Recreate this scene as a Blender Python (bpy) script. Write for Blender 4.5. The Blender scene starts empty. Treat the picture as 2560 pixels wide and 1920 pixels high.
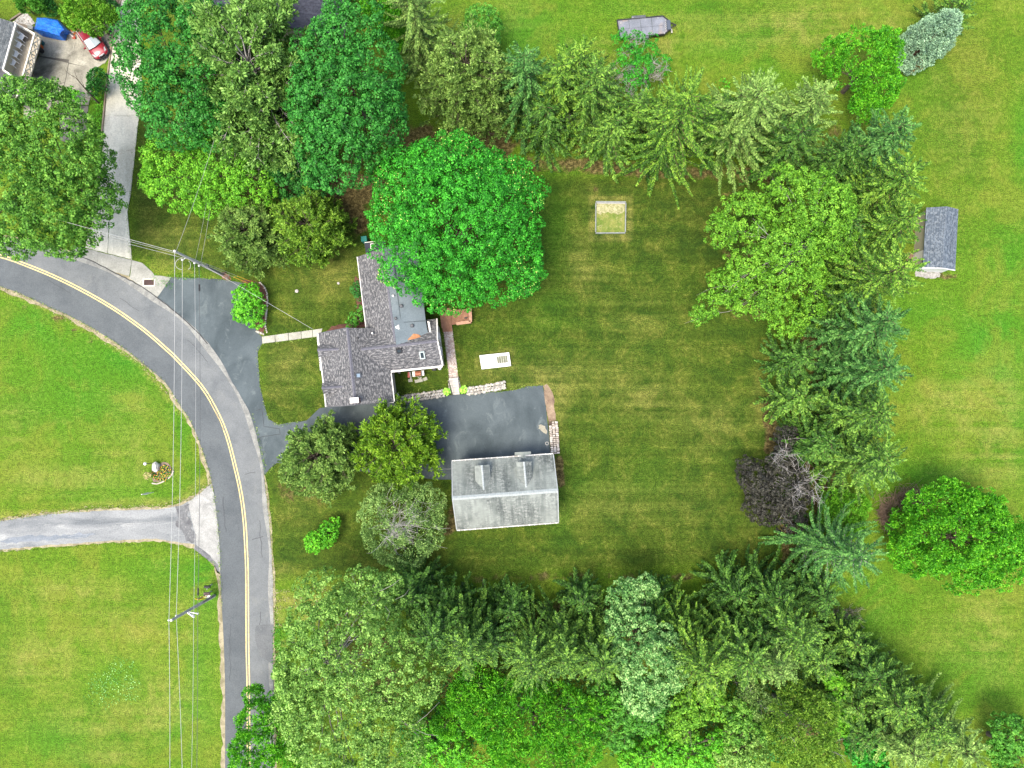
import bpy, math, random
import numpy as np
from mathutils import Vector, Matrix, Quaternion

# ------------------------------------------------------------------ camera, world, sun
SC = bpy.context.scene
COL = SC.collection
CAM_H, F, CX, CY = 75.0, 1775.0, 1280.0, 960.0      # flying height (m), focal length in photo pixels, centre
NAD = (1300.0, 1055.0)                              # the point straight below the drone
cam = bpy.data.cameras.new('camera')
cam.sensor_width = 36.0
cam.lens = F / 2560.0 * 36.0
cam.clip_start, cam.clip_end = 0.5, 2000.0
camo = bpy.data.objects.new('camera', cam)
COL.objects.link(camo)
_n = Vector((NAD[0] - CX, -(NAD[1] - CY), -F)).normalized()
_q = _n.rotation_difference(Vector((0, 0, -1)))
camo.rotation_mode = 'QUATERNION'
camo.rotation_quaternion = _q
camo.location = (0, 0, CAM_H)
SC.camera = camo

SUN_EL, SUN_AZ = math.radians(70), math.radians(225)   # azimuth from north, clockwise: light from the south-west
w = bpy.data.worlds.new('World')
SC.world = w
w.use_nodes = True
nt = w.node_tree
sky = nt.nodes.new('ShaderNodeTexSky')
sky.sky_type = 'NISHITA'
sky.sun_disc = False
sky.sun_elevation = SUN_EL
sky.sun_rotation = SUN_AZ
sky.dust_density = 4.0
sky.air_density = 1.0
sky.ozone_density = 0.3
nt.links.new(sky.outputs[0], nt.nodes['Background'].inputs[0])
nt.nodes['Background'].inputs[1].default_value = 0.15
sl = bpy.data.lights.new('sun', 'SUN')
sl.energy = 1.5
sl.angle = math.radians(24)
sl.color = (1.0, 0.93, 0.80)
so = bpy.data.objects.new('sun', sl)
so.rotation_euler = Vector((math.sin(SUN_AZ) * math.cos(SUN_EL), math.cos(SUN_AZ) * math.cos(SUN_EL), math.sin(SUN_EL))).to_track_quat('Z', 'Y').to_euler()
COL.objects.link(so)
SC.view_settings.view_transform = 'Standard'
SC.view_settings.look = 'None'
SC.view_settings.gamma = 1.0
SC.view_settings.exposure = 1.5
SC.render.engine = 'CYCLES'

# ------------------------------------------------------------------ places: a photo pixel (2560 wide) at height z -> metres
def P(u, v, z=0.0):
    d = _q @ Vector((u - CX, -(v - CY), -F))
    k = (z - CAM_H) / d.z
    return Vector((d.x * k, d.y * k, z))
K = 2560.0 / 2212.0
def D(u, v, z=0.0):
    return P(u * K, v * K, z)
def mpp(z=0.0):
    return (CAM_H - z) / F

# ------------------------------------------------------------------ object helpers
OFF = {}
def props(o, label=None, cat=None, group=None, kind=None):
    if label: o['label'] = label
    if cat: o['category'] = cat
    if group: o['group'] = group
    if kind: o['kind'] = kind
    return o
def thing(name, label, cat, loc=(0, 0, 0), group=None):
    o = bpy.data.objects.new(name, None)
    o.empty_display_size = 0.3
    o.location = loc
    COL.objects.link(o)
    OFF[o] = np.array(loc, float)
    return props(o, label, cat, group)
def auto_uv(me, V):
    uvl = me.uv_layers.new(name='UVMap')
    buf = np.zeros(len(me.loops) * 2, np.float32)
    for p in me.polygons:
        n = p.normal
        e = Vector((0, 0, 1)).cross(n)
        if e.length < 0.02: e = Vector((1, 0, 0))
        e.normalize()
        f = n.cross(e)
        for li in p.loop_indices:
            c = V[me.loops[li].vertex_index]
            buf[2 * li] = c[0] * e.x + c[1] * e.y + c[2] * e.z
            buf[2 * li + 1] = c[0] * f.x + c[1] * f.y + c[2] * f.z
    uvl.data.foreach_set('uv', buf)
def mesh(name, V, Fc, mat, parent=None, smooth=False, kind=None, uv=True, origin=None):
    V = np.array([tuple(v) for v in V], float)
    if parent is not None: off = OFF[parent]
    elif origin is not None: off = np.array(origin, float)
    else: off = np.array([(V[:, 0].min() + V[:, 0].max()) / 2, (V[:, 1].min() + V[:, 1].max()) / 2, V[:, 2].min()])
    W = V - off
    me = bpy.data.meshes.new(name)
    me.from_pydata(W.tolist(), [], [tuple(int(i) for i in f) for f in Fc])
    me.materials.append(mat)
    if smooth:
        me.polygons.foreach_set('use_smooth', [True] * len(me.polygons))
    me.update()
    if uv: auto_uv(me, W)
    o = bpy.data.objects.new(name, me)
    COL.objects.link(o)
    OFF[o] = off.copy()
    if parent is not None:
        o.parent = parent
        if isinstance(parent.data, bpy.types.Mesh) or parent.data is None:
            pass
    else:
        o.location = off
    if kind: o['kind'] = kind
    return o
def npmesh(name, V, Q, mat, parent=None, smooth=False, kind=None):
    """V (n,3) world, Q (m,4) or (m,3) faces"""
    if parent is not None: off = OFF[parent]
    else: off = np.array([(V[:, 0].min() + V[:, 0].max()) / 2, (V[:, 1].min() + V[:, 1].max()) / 2, V[:, 2].min()])
    W = (V - off).astype(np.float32)
    me = bpy.data.meshes.new(name)
    k = Q.shape[1]
    me.vertices.add(len(W)); me.vertices.foreach_set('co', W.ravel())
    me.loops.add(Q.size); me.loops.foreach_set('vertex_index', Q.astype(np.int32).ravel())
    me.polygons.add(len(Q)); me.polygons.foreach_set('loop_start', np.arange(0, Q.size, k, dtype=np.int32))
    try: me.polygons.foreach_set('loop_total', np.full(len(Q), k, np.int32))
    except Exception: pass
    if smooth: me.polygons.foreach_set('use_smooth', np.ones(len(Q), bool))
    me.materials.append(mat)
    me.update(calc_edges=True)
    o = bpy.data.objects.new(name, me)
    COL.objects.link(o)
    OFF[o] = off.copy()
    if parent is not None: o.parent = parent
    else: o.location = off
    if kind: o['kind'] = kind
    return o
def copy_tree(o, parent=None):
    c = o.copy(); COL.objects.link(c)
    if parent is not None: c.parent = parent
    for ch in list(o.children): copy_tree(ch, c)
    return c

class MB:
    """collects pieces that become ONE mesh object"""
    def __init__(s): s.V = []; s.F = []
    def add(s, V, Fc):
        n = len(s.V)
        s.V += [tuple(v) for v in V]
        s.F += [tuple(i + n for i in f) for f in Fc]
        return s
    def box(s, c, size, rz=0.0, M=None, bev=0.0):
        sx, sy, sz = size[0] / 2, size[1] / 2, size[2] / 2
        R = Matrix.Rotation(rz, 3, 'Z') if M is None else M
        c = Vector(c)
        if bev <= 0:
            pts = [(-sx, -sy, -sz), (sx, -sy, -sz), (sx, sy, -sz), (-sx, sy, -sz), (-sx, -sy, sz), (sx, -sy, sz), (sx, sy, sz), (-sx, sy, sz)]
            fs = [(0, 3, 2, 1), (4, 5, 6, 7), (0, 1, 5, 4), (1, 2, 6, 5), (2, 3, 7, 6), (3, 0, 4, 7)]
        else:
            b = min(bev, sx * .9, sy * .9, sz * .9)
            pts = [(-sx, -sy, -sz), (sx, -sy, -sz), (sx, sy, -sz), (-sx, sy, -sz),
                   (-sx, -sy, sz - b), (sx, -sy, sz - b), (sx, sy, sz - b), (-sx, sy, sz - b),
                   (-sx + b, -sy + b, sz), (sx - b, -sy + b, sz), (sx - b, sy - b, sz), (-sx + b, sy - b, sz)]
            fs = [(0, 3, 2, 1), (8, 9, 10, 11)]
            for k in (0, 4):
                fs += [(k, k + 1, k + 5, k + 4), (k + 1, k + 2, k + 6, k + 5), (k + 2, k + 3, k + 7, k + 6), (k + 3, k, k + 4, k + 7)]
        return s.add([c + R @ Vector(p) for p in pts], fs)
    def bar(s, a, b, wd, th, up=(0, 0, 1)):
        a, b = Vector(a), Vector(b)
        t = (b - a); L = t.length
        if L < 1e-6: return s
        t.normalize()
        sd = t.cross(Vector(up))
        if sd.length < 1e-3: sd = t.cross(Vector((1, 0, 0)))
        sd.normalize(); u = sd.cross(t)
        pts = [p + sd * (i * wd / 2) + u * (j * th / 2) for p in (a, b) for i, j in ((-1, -1), (1, -1), (1, 1), (-1, 1))]
        return s.add(pts, [(0, 1, 2, 3), (7, 6, 5, 4), (0, 4, 5, 1), (1, 5, 6, 2), (2, 6, 7, 3), (3, 7, 4, 0)])
    def tube(s, pts, rad, n=6, cap=True):
        pts = [Vector(p) for p in pts]
        if not hasattr(rad, '__len__'): rad = [rad] * len(pts)
        V, Fc = [], []
        ref = None
        for i, p in enumerate(pts):
            t = (pts[min(i + 1, len(pts) - 1)] - pts[max(i - 1, 0)]).normalized()
            if ref is None: ref = t.orthogonal().normalized()
            ref = (ref - t * ref.dot(t)).normalized()
            b = t.cross(ref)
            for k in range(n):
                a = 2 * math.pi * k / n
                V.append(p + (ref * math.cos(a) + b * math.sin(a)) * rad[i])
        for i in range(len(pts) - 1):
            for k in range(n):
                k2 = (k + 1) % n
                Fc.append((i * n + k, i * n + k2, (i + 1) * n + k2, (i + 1) * n + k))
        if cap:
            Fc.append(tuple(range(n - 1, -1, -1)))
            m = (len(pts) - 1) * n
            Fc.append(tuple(range(m, m + n)))
        return s.add(V, Fc)
    def lathe(s, c, prof, n=16, rz=0.0, sy=1.0):
        """prof: list of (r, z)"""
        V, Fc = [], []
        c = Vector(c)
        for r, z in prof:
            for k in range(n):
                a = 2 * math.pi * k / n + rz
                V.append(c + Vector((r * math.cos(a), r * sy * math.sin(a), z)))
        for i in range(len(prof) - 1):
            for k in range(n):
                k2 = (k + 1) % n
                Fc.append((i * n + k, i * n + k2, (i + 1) * n + k2, (i + 1) * n + k))
        Fc.append(tuple(range(n - 1, -1, -1)))
        m = (len(prof) - 1) * n
        Fc.append(tuple(range(m, m + n)))
        return s.add(V, Fc)
    def slab(s, pts, th):
        """polygon in space, thickened downwards by th"""
        pts = [Vector(p) for p in pts]
        n = len(pts)
        if sum(pts[i].x * pts[(i + 1) % n].y - pts[(i + 1) % n].x * pts[i].y for i in range(n)) < 0: pts = pts[::-1]
        lo = [p - Vector((0, 0, th)) for p in pts]
        fs = [tuple(range(n)), tuple(range(2 * n - 1, n - 1, -1))]
        for i in range(n):
            j = (i + 1) % n
            fs.append((j, i, n + i, n + j))
        return s.add(pts + lo, fs)
    def prism(s, pts, z0, z1):
        return s.slab([Vector((p[0], p[1], z1)) for p in pts], z1 - z0)
    def rock(s, c, r, rng, flat=0.6):
        V = []
        c = Vector(c)
        rx, ry, rz = (r[0] if hasattr(r, '__len__') else r), (r[1] if hasattr(r, '__len__') else r), (r[2] if hasattr(r, '__len__') else r * flat)
        rot = rng.uniform(0, 6.28)
        for zz, rr in ((-0.5, 0.85), (0.35, 1.0), (0.9, 0.55)):
            for k in range(6):
                a = 2 * math.pi * k / 6 + rng.uniform(-.3, .3)
                q = rr * rng.uniform(.82, 1.12)
                x, y = math.cos(a) * rx * q, math.sin(a) * ry * q
                V.append(c + Vector((x * math.cos(rot) - y * math.sin(rot), x * math.sin(rot) + y * math.cos(rot), zz * rz)))
        fs = []
        for i in range(2):
            for k in range(6):
                fs.append((i * 6 + k, i * 6 + (k + 1) % 6, (i + 1) * 6 + (k + 1) % 6, (i + 1) * 6 + k))
        fs.append((12, 13, 14, 15, 16, 17)); fs.append((5, 4, 3, 2, 1, 0))
        return s.add(V, fs)
    def build(s, name, mat, parent=None, smooth=False, kind=None, origin=None):
        return mesh(name, s.V, s.F, mat, parent, smooth, kind, origin=origin)

# ------------------------------------------------------------------ materials
def newmat(name):
    m = bpy.data.materials.new(name)
    m.use_nodes = True
    t = m.node_tree
    return m, t, t.nodes['Principled BSDF']
def N(t, typ, **kw):
    n = t.nodes.new(typ)
    for k, v in kw.items():
        if k.startswith('i_'):
            key = k[2:].replace('_', ' ')
            n.inputs[int(key) if key.isdigit() else key].default_value = v
        else: setattr(n, k, v)
    return n
def c4(c): return (c[0], c[1], c[2], 1.0)
def noise(t, coord, scale, detail=3, rough=0.55, dist=0.0):
    n = N(t, 'ShaderNodeTexNoise')
    n.inputs['Scale'].default_value = scale
    n.inputs['Detail'].default_value = detail
    n.inputs['Roughness'].default_value = rough
    n.inputs['Distortion'].default_value = dist
    if coord is not None: t.links.new(coord, n.inputs['Vector'])
    return n.outputs['Fac']
def ramp(t, fac, stops):
    r = N(t, 'ShaderNodeValToRGB')
    el = r.color_ramp.elements
    while len(el) < len(stops): el.new(0.5)
    for e, (p, c) in zip(el, stops):
        e.position = p
        e.color = c4(c) if hasattr(c, '__len__') else (c, c, c, 1)
    t.links.new(fac, r.inputs[0])
    return r.outputs[0]
def mix(t, a, b, fac, mode='MIX'):
    m = N(t, 'ShaderNodeMix', data_type='RGBA', blend_type=mode)
    for s, v in ((6, a), (7, b), (0, fac)):
        if isinstance(v, bpy.types.NodeSocket): t.links.new(v, m.inputs[s])
        else: m.inputs[s].default_value = c4(v) if hasattr(v, '__len__') else v
    return m.outputs[2]
def mth(t, op, a, b=None, clamp=False):
    m = N(t, 'ShaderNodeMath', operation=op, use_clamp=clamp)
    for s, v in ((0, a), (1, b)):
        if v is None: continue
        if isinstance(v, bpy.types.NodeSocket): t.links.new(v, m.inputs[s])
        else: m.inputs[s].default_value = v
    return m.outputs[0]
def mapping(t, coord, sc=(1, 1, 1), rot=(0, 0, 0)):
    m = N(t, 'ShaderNodeMapping')
    m.inputs['Scale'].default_value = sc
    m.inputs['Rotation'].default_value = rot
    t.links.new(coord, m.inputs['Vector'])
    return m.outputs[0]
def bump(t, h, dist=0.02, strength=0.6):
    b = N(t, 'ShaderNodeBump')
    b.inputs['Strength'].default_value = strength
    b.inputs['Distance'].default_value = dist
    t.links.new(h, b.inputs['Height'])
    return b.outputs[0]
def surf(name, c1, c2=None, scale=3.0, rough=0.8, metal=0.0, bmp=0.01, stain=None, fine=None, spec=0.3):
    c1 = tuple(x * .85 for x in c1); c2 = tuple(x * .85 for x in c2) if c2 else None
    """two-tone noisy surface with fine relief"""
    m, t, b = newmat(name)
    pos = N(t, 'ShaderNodeTexCoord').outputs['Object']
    if c2 is None: c2 = tuple(x * 0.8 for x in c1)
    n1 = noise(t, pos, scale, 4, 0.6)
    col = ramp(t, n1, [(0.3, c2), (0.7, c1)])
    if stain:
        n2 = noise(t, pos, scale * 0.35, 5, 0.65, 0.4)
        col = mix(t, col, stain, ramp(t, n2, [(0.52, 0.0), (0.68, 0.75)]))
    if fine:
        n3 = noise(t, pos, fine, 2, 0.5)
        col = mix(t, col, ramp(t, n3, [(0.3, 0.55), (0.7, 1.0)]), 0.5, 'MULTIPLY')
    t.links.new(col, b.inputs['Base Color'])
    b.inputs['Roughness'].default_value = rough
    b.inputs['Metallic'].default_value = metal
    b.inputs['Specular IOR Level'].default_value = spec
    if bmp: t.links.new(bump(t, noise(t, pos, scale * 8, 3), bmp, 0.5), b.inputs['Normal'])
    return m
def leafmat(name, dark, mid, light, trans=0.13, nscale=0.8, rough=0.6):
    m, t, b = newmat(name)
    geo = N(t, 'ShaderNodeNewGeometry')
    pos = N(t, 'ShaderNodeTexCoord').outputs['Object']
    n1 = noise(t, pos, nscale, 3, 0.6)
    r = mth(t, 'ADD', mth(t, 'MULTIPLY', geo.outputs['Random Per Island'], 0.6), mth(t, 'MULTIPLY', mth(t, 'SUBTRACT', n1, 0.5), 1.3))
    r = mth(t, 'ADD', r, 0.22, True)
    dark = tuple(x * .62 for x in dark); mid = tuple(x * y for x, y in zip(mid, (1.05, 1.36, .80))); light = tuple(x * y for x, y in zip(light, (1.30, 1.58, .98)))
    col = ramp(t, r, [(0.0, dark), (0.45, mid), (0.95, light)])
    t.links.new(col, b.inputs['Base Color'])
    b.inputs['Roughness'].default_value = rough
    b.inputs['Specular IOR Level'].default_value = 0.25
    tr = N(t, 'ShaderNodeBsdfTranslucent')
    t.links.new(mix(t, col, (1.0, 1.25, 0.5), 1.0, 'MULTIPLY'), tr.inputs[0])
    mx = N(t, 'ShaderNodeMixShader')
    mx.inputs[0].default_value = trans
    t.links.new(b.outputs[0], mx.inputs[1]); t.links.new(tr.outputs[0], mx.inputs[2])
    t.links.new(mx.outputs[0], t.nodes['Material Output'].inputs[0])
    return m
# ------------------------------------------------------------------ ground sheet
def axis(lo, hi, step, far):
    a = list(np.arange(lo, hi + step, step))
    e = step
    x = a[-1]
    up = []
    while x < far: e *= 1.5; x += e; up.append(x)
    x = a[0]; e = step; dn = []
    while x > -far: e *= 1.5; x -= e; dn.append(x)
    return np.array(dn[::-1] + a + up)
gx = axis(-60, 57, 0.42, 450); gy = axis(-41, 49, 0.42, 450)
GX, GY = np.meshgrid(gx, gy)
# photo pixel of every ground vertex
_inv = _q.inverted()
_R = np.array(_inv.to_matrix())
_d = np.stack([GX, GY, np.full_like(GX, -CAM_H)], -1) @ _R.T
GU = CX + _d[..., 0] / -_d[..., 2] * F
GV = CY - _d[..., 1] / -_d[..., 2] * F
zone = np.zeros(GX.shape + (4,))
def blob(ch, u, v, ru, rv, amt, k=1.0):
    u *= k; v *= k; ru *= k; rv *= k
    dd = ((GU - u) / ru) ** 2 + ((GV - v) / rv) ** 2
    zone[..., ch] = np.clip(zone[..., ch] + amt * np.exp(-dd), 0, 1)
def segdist(pts):
    best = np.full(GX.shape, 1e9)
    for (x0, y0), (x1, y1) in zip(pts[:-1], pts[1:]):
        dx, dy = x1 - x0, y1 - y0
        t_ = np.clip(((GU - x0) * dx + (GV - y0) * dy) / (dx * dx + dy * dy + 1e-9), 0, 1)
        best = np.minimum(best, np.hypot(GU - x0 - t_ * dx, GV - y0 - t_ * dy))
    return best
def stroke(ch, pts, width, amt, soft=0.5):
    dd = segdist(pts)
    zone[..., ch] = np.clip(zone[..., ch] + amt * np.clip((width - dd) / (width * soft), 0, 1), 0, 1)
def inpoly(poly):
    ins = np.zeros(GX.shape, bool)
    n = len(poly)
    for i in range(n):
        x0, y0 = poly[i]; x1, y1 = poly[(i + 1) % n]
        if y0 == y1: continue
        c = (GV > min(y0, y1)) & (GV <= max(y0, y1)) & (GU < (GV - y0) * (x1 - x0) / (y1 - y0) + x0)
        ins ^= c
    return ins
def area(ch, poly, amt, soft=25):
    dd = segdist(poly + [poly[0]])
    s = np.where(inpoly(poly), np.clip(0.5 + dd / soft, 0, 1), np.clip(0.5 - dd / soft, 0, 1))
    zone[..., ch] = np.clip(zone[..., ch] + amt * s, 0, 1)
# channel 3: duller olive house lawn; its colour also holds some HDR darkening
area(3, [(330, 270), (640, 380), (960, 380), (1300, 440), (1960, 430), (2000, 700), (1950, 1000), (1960, 1400), (1300, 1440), (680, 1440), (665, 1210), (650, 950), (650, 840), (590, 700), (330, 640)], 0.85, 40)
area(3, [(380, 0), (1010, 0), (1010, 330), (960, 400), (560, 400), (380, 300)], 0.5, 60)
blob(3, 2000, 560, 420, 90, 0.3)
blob(3, 2420, 200, 120, 260, 0.25)
# channel 0: lush bright grass
for a in [(200, 960, 210, 150, .7), (80, 800, 120, 70, .7), (340, 880, 90, 60, .6), (460, 1060, 40, 80, .6), (330, 1230, 150, 60, .45),
          (2460, 880, 90, 110, 1.0), (2540, 700, 60, 200, .7), (2300, 780, 90, 60, .6), (2420, 640, 90, 90, .3), (2330, 1190, 120, 40, .8), (2560, 1090, 60, 120, .7),
          (2560, 350, 30, 120, .8), (2300, 200, 70, 60, .35), (2180, 1560, 60, 120, .6), (2420, 1700, 170, 110, .5), (2250, 1470, 100, 60, .4),
          (1330, 100, 110, 90, .55), (1100, 140, 80, 90, .65), (1290, 60, 80, 60, .5), (1450, 120, 100, 40, .4), (1800, 110, 140, 40, .5), (1900, 180, 120, 40, .4), (1600, 20, 160, 30, .4),
          (500, 1620, 50, 200, .6), (520, 1460, 40, 60, .7), (300, 1700, 90, 60, .5), (460, 1820, 70, 80, .7), (140, 1850, 110, 60, .5), (420, 1420, 110, 40, .5),
          (690, 1590, 30, 70, .8), (1380, 560, 40, 120, .7), (1370, 780, 60, 60, .35), (1450, 1220, 60, 60, .3), (1620, 1190, 70, 70, .3), (1400, 1290, 30, 60, .5), (1330, 1420, 60, 30, .3),
          (60, 20, 60, 60, .4), (240, 320, 30, 60, .9), (770, 960, 40, 40, .3), (1230, 1000, 60, 30, .2)]:
    blob(0, *a)
# channel 1: dry straw-coloured grass
for a in [(130, 1200, 130, 40, .5), (300, 1140, 110, 70, .45), (330, 1010, 70, 40, .4), (40, 1090, 50, 90, .4), (60, 1290, 120, 12, .6),
          (160, 1480, 150, 40, .5), (330, 1560, 120, 60, .55), (80, 1660, 70, 50, .6), (420, 1740, 80, 70, .6), (280, 1800, 160, 50, .55), (290, 1890, 90, 30, .6), (480, 1570, 40, 60, .5),
          (120, 1620, 90, 100, .35), (2120, 60, 220, 60, .55), (1960, 60, 120, 50, .45), (1700, 70, 120, 50, .4), (1290, 30, 60, 40, .4), (1150, 60, 50, 50, .3),
          (2400, 300, 70, 180, .4), (2480, 1000, 90, 90, .75), (2330, 1010, 70, 60, .6), (2510, 1160, 50, 90, .6), (2420, 1120, 90, 80, .35), (2470, 1560, 100, 140, .55), (2300, 1600, 130, 60, .25),
          (1500, 950, 120, 60, .3), (1630, 1000, 70, 40, .55), (1780, 1060, 90, 60, .4), (1450, 640, 30, 60, .45), (1480, 700, 50, 40, .4), (1360, 940, 60, 40, .6), (1390, 1010, 30, 60, .6), (1250, 950, 80, 20, .4),
          (1600, 790, 90, 60, .25), (1500, 1260, 100, 50, .3), (1700, 1260, 120, 50, .25), (720, 930, 60, 70, .35), (740, 890, 40, 40, .25), (800, 700, 70, 60, .3), (860, 680, 30, 50, .55), (760, 1250, 40, 60, .2),
          (700, 1430, 40, 20, .5), (430, 590, 60, 50, .4), (480, 680, 80, 16, .8), (420, 650, 40, 30, .5), (380, 670, 24, 16, .8), (370, 440, 30, 60, .3), (1500, 130, 60, 30, .6), (1670, 120, 30, 25, .8), (1420, 104, 10, 7, .9),
          (1330, 88, 60, 30, .2), (1900, 1000, 20, 90, .5), (1890, 1270, 20, 60, .3), (1480, 480, 30, 14, .5)]:
    blob(1, *a)
stroke(1, [(1480, 496), (1574, 496), (1574, 592), (1480, 592), (1480, 496)], 12, .8)
stroke(1, [(1192, 884), (1282, 876), (1286, 922), (1200, 930), (1192, 884)], 9, .5)
stroke(2, [(2284, 560), (2290, 690), (2392, 690)], 8, .5)
area(1, [(684, 1476), (826, 1466), (790, 1567), (688, 1567)], 0.75, 14)
# channel 2: bare earth, needles and mulch
stroke(2, [(1330, 412), (1700, 432), (2000, 445)], 26, .45)
stroke(2, [(640, 460), (940, 470)], 40, .95)
stroke(2, [(980, 330), (1100, 350), (1250, 370)], 45, .55)
stroke(2, [(1180, 1446), (1500, 1440), (1900, 1440)], 16, .35)
stroke(2, [(1925, 1000), (1925, 1120)], 22, .7)
stroke(2, [(1960, 1300), (1975, 1440)], 30, .5)
stroke(2, [(1150, 1190), (1150, 1270), (1120, 1320)], 30, .6)
stroke(2, [(1398, 1150), (1402, 1210)], 14, .9)
stroke(2, [(470, 1000), (510, 1130), (528, 1200)], 8, .6)
stroke(1, [(0, 1297), (249, 1268), (440, 1262), (530, 1190)], 20, .75)
stroke(1, [(2, 722), (174, 795), (350, 905), (470, 1050)], 10, .8)
stroke(2, [(820, 960), (822, 860), (800, 835)], 10, .5)
stroke(2, [(905, 820), (890, 700)], 12, .6)
for a in [(150, 800, 26, 14, .8), (185, 826, 12, 10, .8), (60, 770, 20, 10, .5), (228, 850, 12, 8, .6), (790, 1210, 110, 40, .35), (740, 1240, 50, 30, .3), (830, 980, 10, 60, .4),
          (900, 560, 30, 60, .6), (850, 520, 60, 40, .6), (1495, 470, 16, 10, .5), (1850, 640, 70, 60, .45), (1880, 780, 60, 50, .4), (1870, 480, 90, 20, .4), (2090, 1560, 22, 18, .9), (1180, 1830, 60, 24, .5), (1090, 1810, 30, 20, .5),
          (1560, 90, 20, 30, .2), (1420, 105, 9, 6, .6), (1260, 250, 60, 60, .3), (720, 1100, 60, 60, .3), (380, 310, 30, 50, .35), (250, 260, 20, 16, .5), (880, 1650, 260, 150, .4), (1500, 1750, 500, 90, .35),
          (1600, 330, 400, 80, .6), (2100, 600, 90, 300, .6), (2050, 1050, 90, 330, .6), (1500, 1580, 400, 90, .6), (2100, 1800, 200, 120, .5), (640, 250, 200, 180, .6)]:
    blob(2, *a)
V = np.stack([GX, GY, np.zeros_like(GX)], -1).reshape(-1, 3)
ny, nx = GX.shape
idx = np.arange(nx * ny).reshape(ny, nx)
Q = np.stack([idx[:-1, :-1], idx[:-1, 1:], idx[1:, 1:], idx[1:, :-1]], -1).reshape(-1, 4)

def grass_mat():
    m, t, b = newmat('lawn grass')
    pos = N(t, 'ShaderNodeTexCoord').outputs['Object']
    at = N(t, 'ShaderNodeAttribute', attribute_name='zone')
    sep = N(t, 'ShaderNodeSeparateColor')
    t.links.new(at.outputs['Color'], sep.inputs[0])
    lush, dry, dirt, olive = sep.outputs[0], sep.outputs[1], sep.outputs[2], at.outputs['Alpha']
    big = noise(t, pos, 0.09, 5, 0.65, 0.6)
    mid = noise(t, pos, 0.45, 6, 0.7, 0.6)
    fin = noise(t, pos, 2.6, 4, 0.7)
    spk = noise(t, pos, 9.0, 3, 0.75)
    strH = noise(t, mapping(t, pos, (0.03, 1.0, 1), (0, 0, 0.09)), 1.1, 3, 0.6)
    strV = noise(t, mapping(t, pos, (1.0, 0.07, 1), (0, 0, 0.03)), 1.3, 3, 0.6)
    base = ramp(t, mth(t, 'ADD', mth(t, 'MULTIPLY', big, 0.5), mth(t, 'MULTIPLY', mid, 0.5)), [(0.34, (0.060, 0.150, 0.010)), (0.5, (0.105, 0.190, 0.014)), (0.66, (0.165, 0.225, 0.030))])
    ol = ramp(t, mid, [(0.34, (0.026, 0.059, 0.008)), (0.5, (0.052, 0.089, 0.011)), (0.68, (0.098, 0.122, 0.020))])
    col = mix(t, base, ol, olive)
    lf = mth(t, 'MULTIPLY', lush, ramp(t, mid, [(0.30, 0.45), (0.6, 1.0)]))
    lfc = mix(t, (0.045, 0.195, 0.012), (0.045, 0.115, 0.009), mth(t, 'MULTIPLY', olive, 0.7))
    col = mix(t, col, lfc, lf)
    streak = mth(t, 'ADD', mth(t, 'MULTIPLY', strH, 0.45), mth(t, 'MULTIPLY', mid, 0.55))
    df = mth(t, 'MULTIPLY', dry, ramp(t, streak, [(0.40, 0.0), (0.58, 1.0)]))
    col = mix(t, col, (0.30, 0.265, 0.10), mth(t, 'MULTIPLY', df, 0.7))
    pat_ = noise(t, pos, 0.16, 4, 0.6, 1.0)
    col = mix(t, col, (0.19, 0.205, 0.035), mth(t, 'MULTIPLY', ramp(t, pat_, [(0.50, 0.0), (0.64, 0.45)]), mth(t, 'SUBTRACT', 1.0, olive)))
    # straw showing everywhere a little
    col = mix(t, col, (0.24, 0.215, 0.08), mth(t, 'MULTIPLY', ramp(t, mth(t, 'ADD', mth(t, 'MULTIPLY', fin, 0.6), mth(t, 'MULTIPLY', mid, 0.4)), [(0.53, 0.0), (0.66, 1.0)]), 0.30))
    dn = mth(t, 'ADD', mth(t, 'MULTIPLY', dirt, 1.3), mth(t, 'MULTIPLY', mth(t, 'SUBTRACT', mid, 0.5), 2.2))
    dcol = ramp(t, fin, [(0.35, (0.060, 0.040, 0.022)), (0.5, (0.115, 0.080, 0.046)), (0.68, (0.24, 0.18, 0.11))])
    col = mix(t, col, dcol, ramp(t, dn, [(0.45, 0.0), (0.75, 0.9)]))
    # mower passes
    col = mix(t, col, ramp(t, strH, [(0.36, 0.66), (0.62, 1.0)]), mth(t, 'ADD', mth(t, 'MULTIPLY', olive, 0.5), 0.2), 'MULTIPLY')
    col = mix(t, col, ramp(t, strV, [(0.36, 0.80), (0.62, 1.0)]), 0.2, 'MULTIPLY')
    # blades and tufts
    col = mix(t, col, ramp(t, fin, [(0.30, 0.50), (0.55, 1.0), (0.75, 1.25)]), 0.85, 'MULTIPLY')
    col = mix(t, col, ramp(t, spk, [(0.32, 0.22), (0.5, 1.0), (0.68, 1.75)]), 0.95, 'MULTIPLY')
    col = mix(t, col, (.78, .82, .55), 1.0, 'MULTIPLY')
    t.links.new(col, b.inputs['Base Color'])
    b.inputs['Roughness'].default_value = 0.9
    b.inputs['Specular IOR Level'].default_value = 0.15
    h = mth(t, 'ADD', mth(t, 'MULTIPLY', fin, 0.6), mth(t, 'MULTIPLY', spk, 0.4))
    t.links.new(bump(t, h, 0.10, 0.7), b.inputs['Normal'])
    return m
g = npmesh('ground', V, Q, grass_mat(), kind='structure')
ca = g.data.color_attributes.new('zone', 'FLOAT_COLOR', 'POINT')
ca.data.foreach_set('color', zone.reshape(-1).astype(np.float32))

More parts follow.
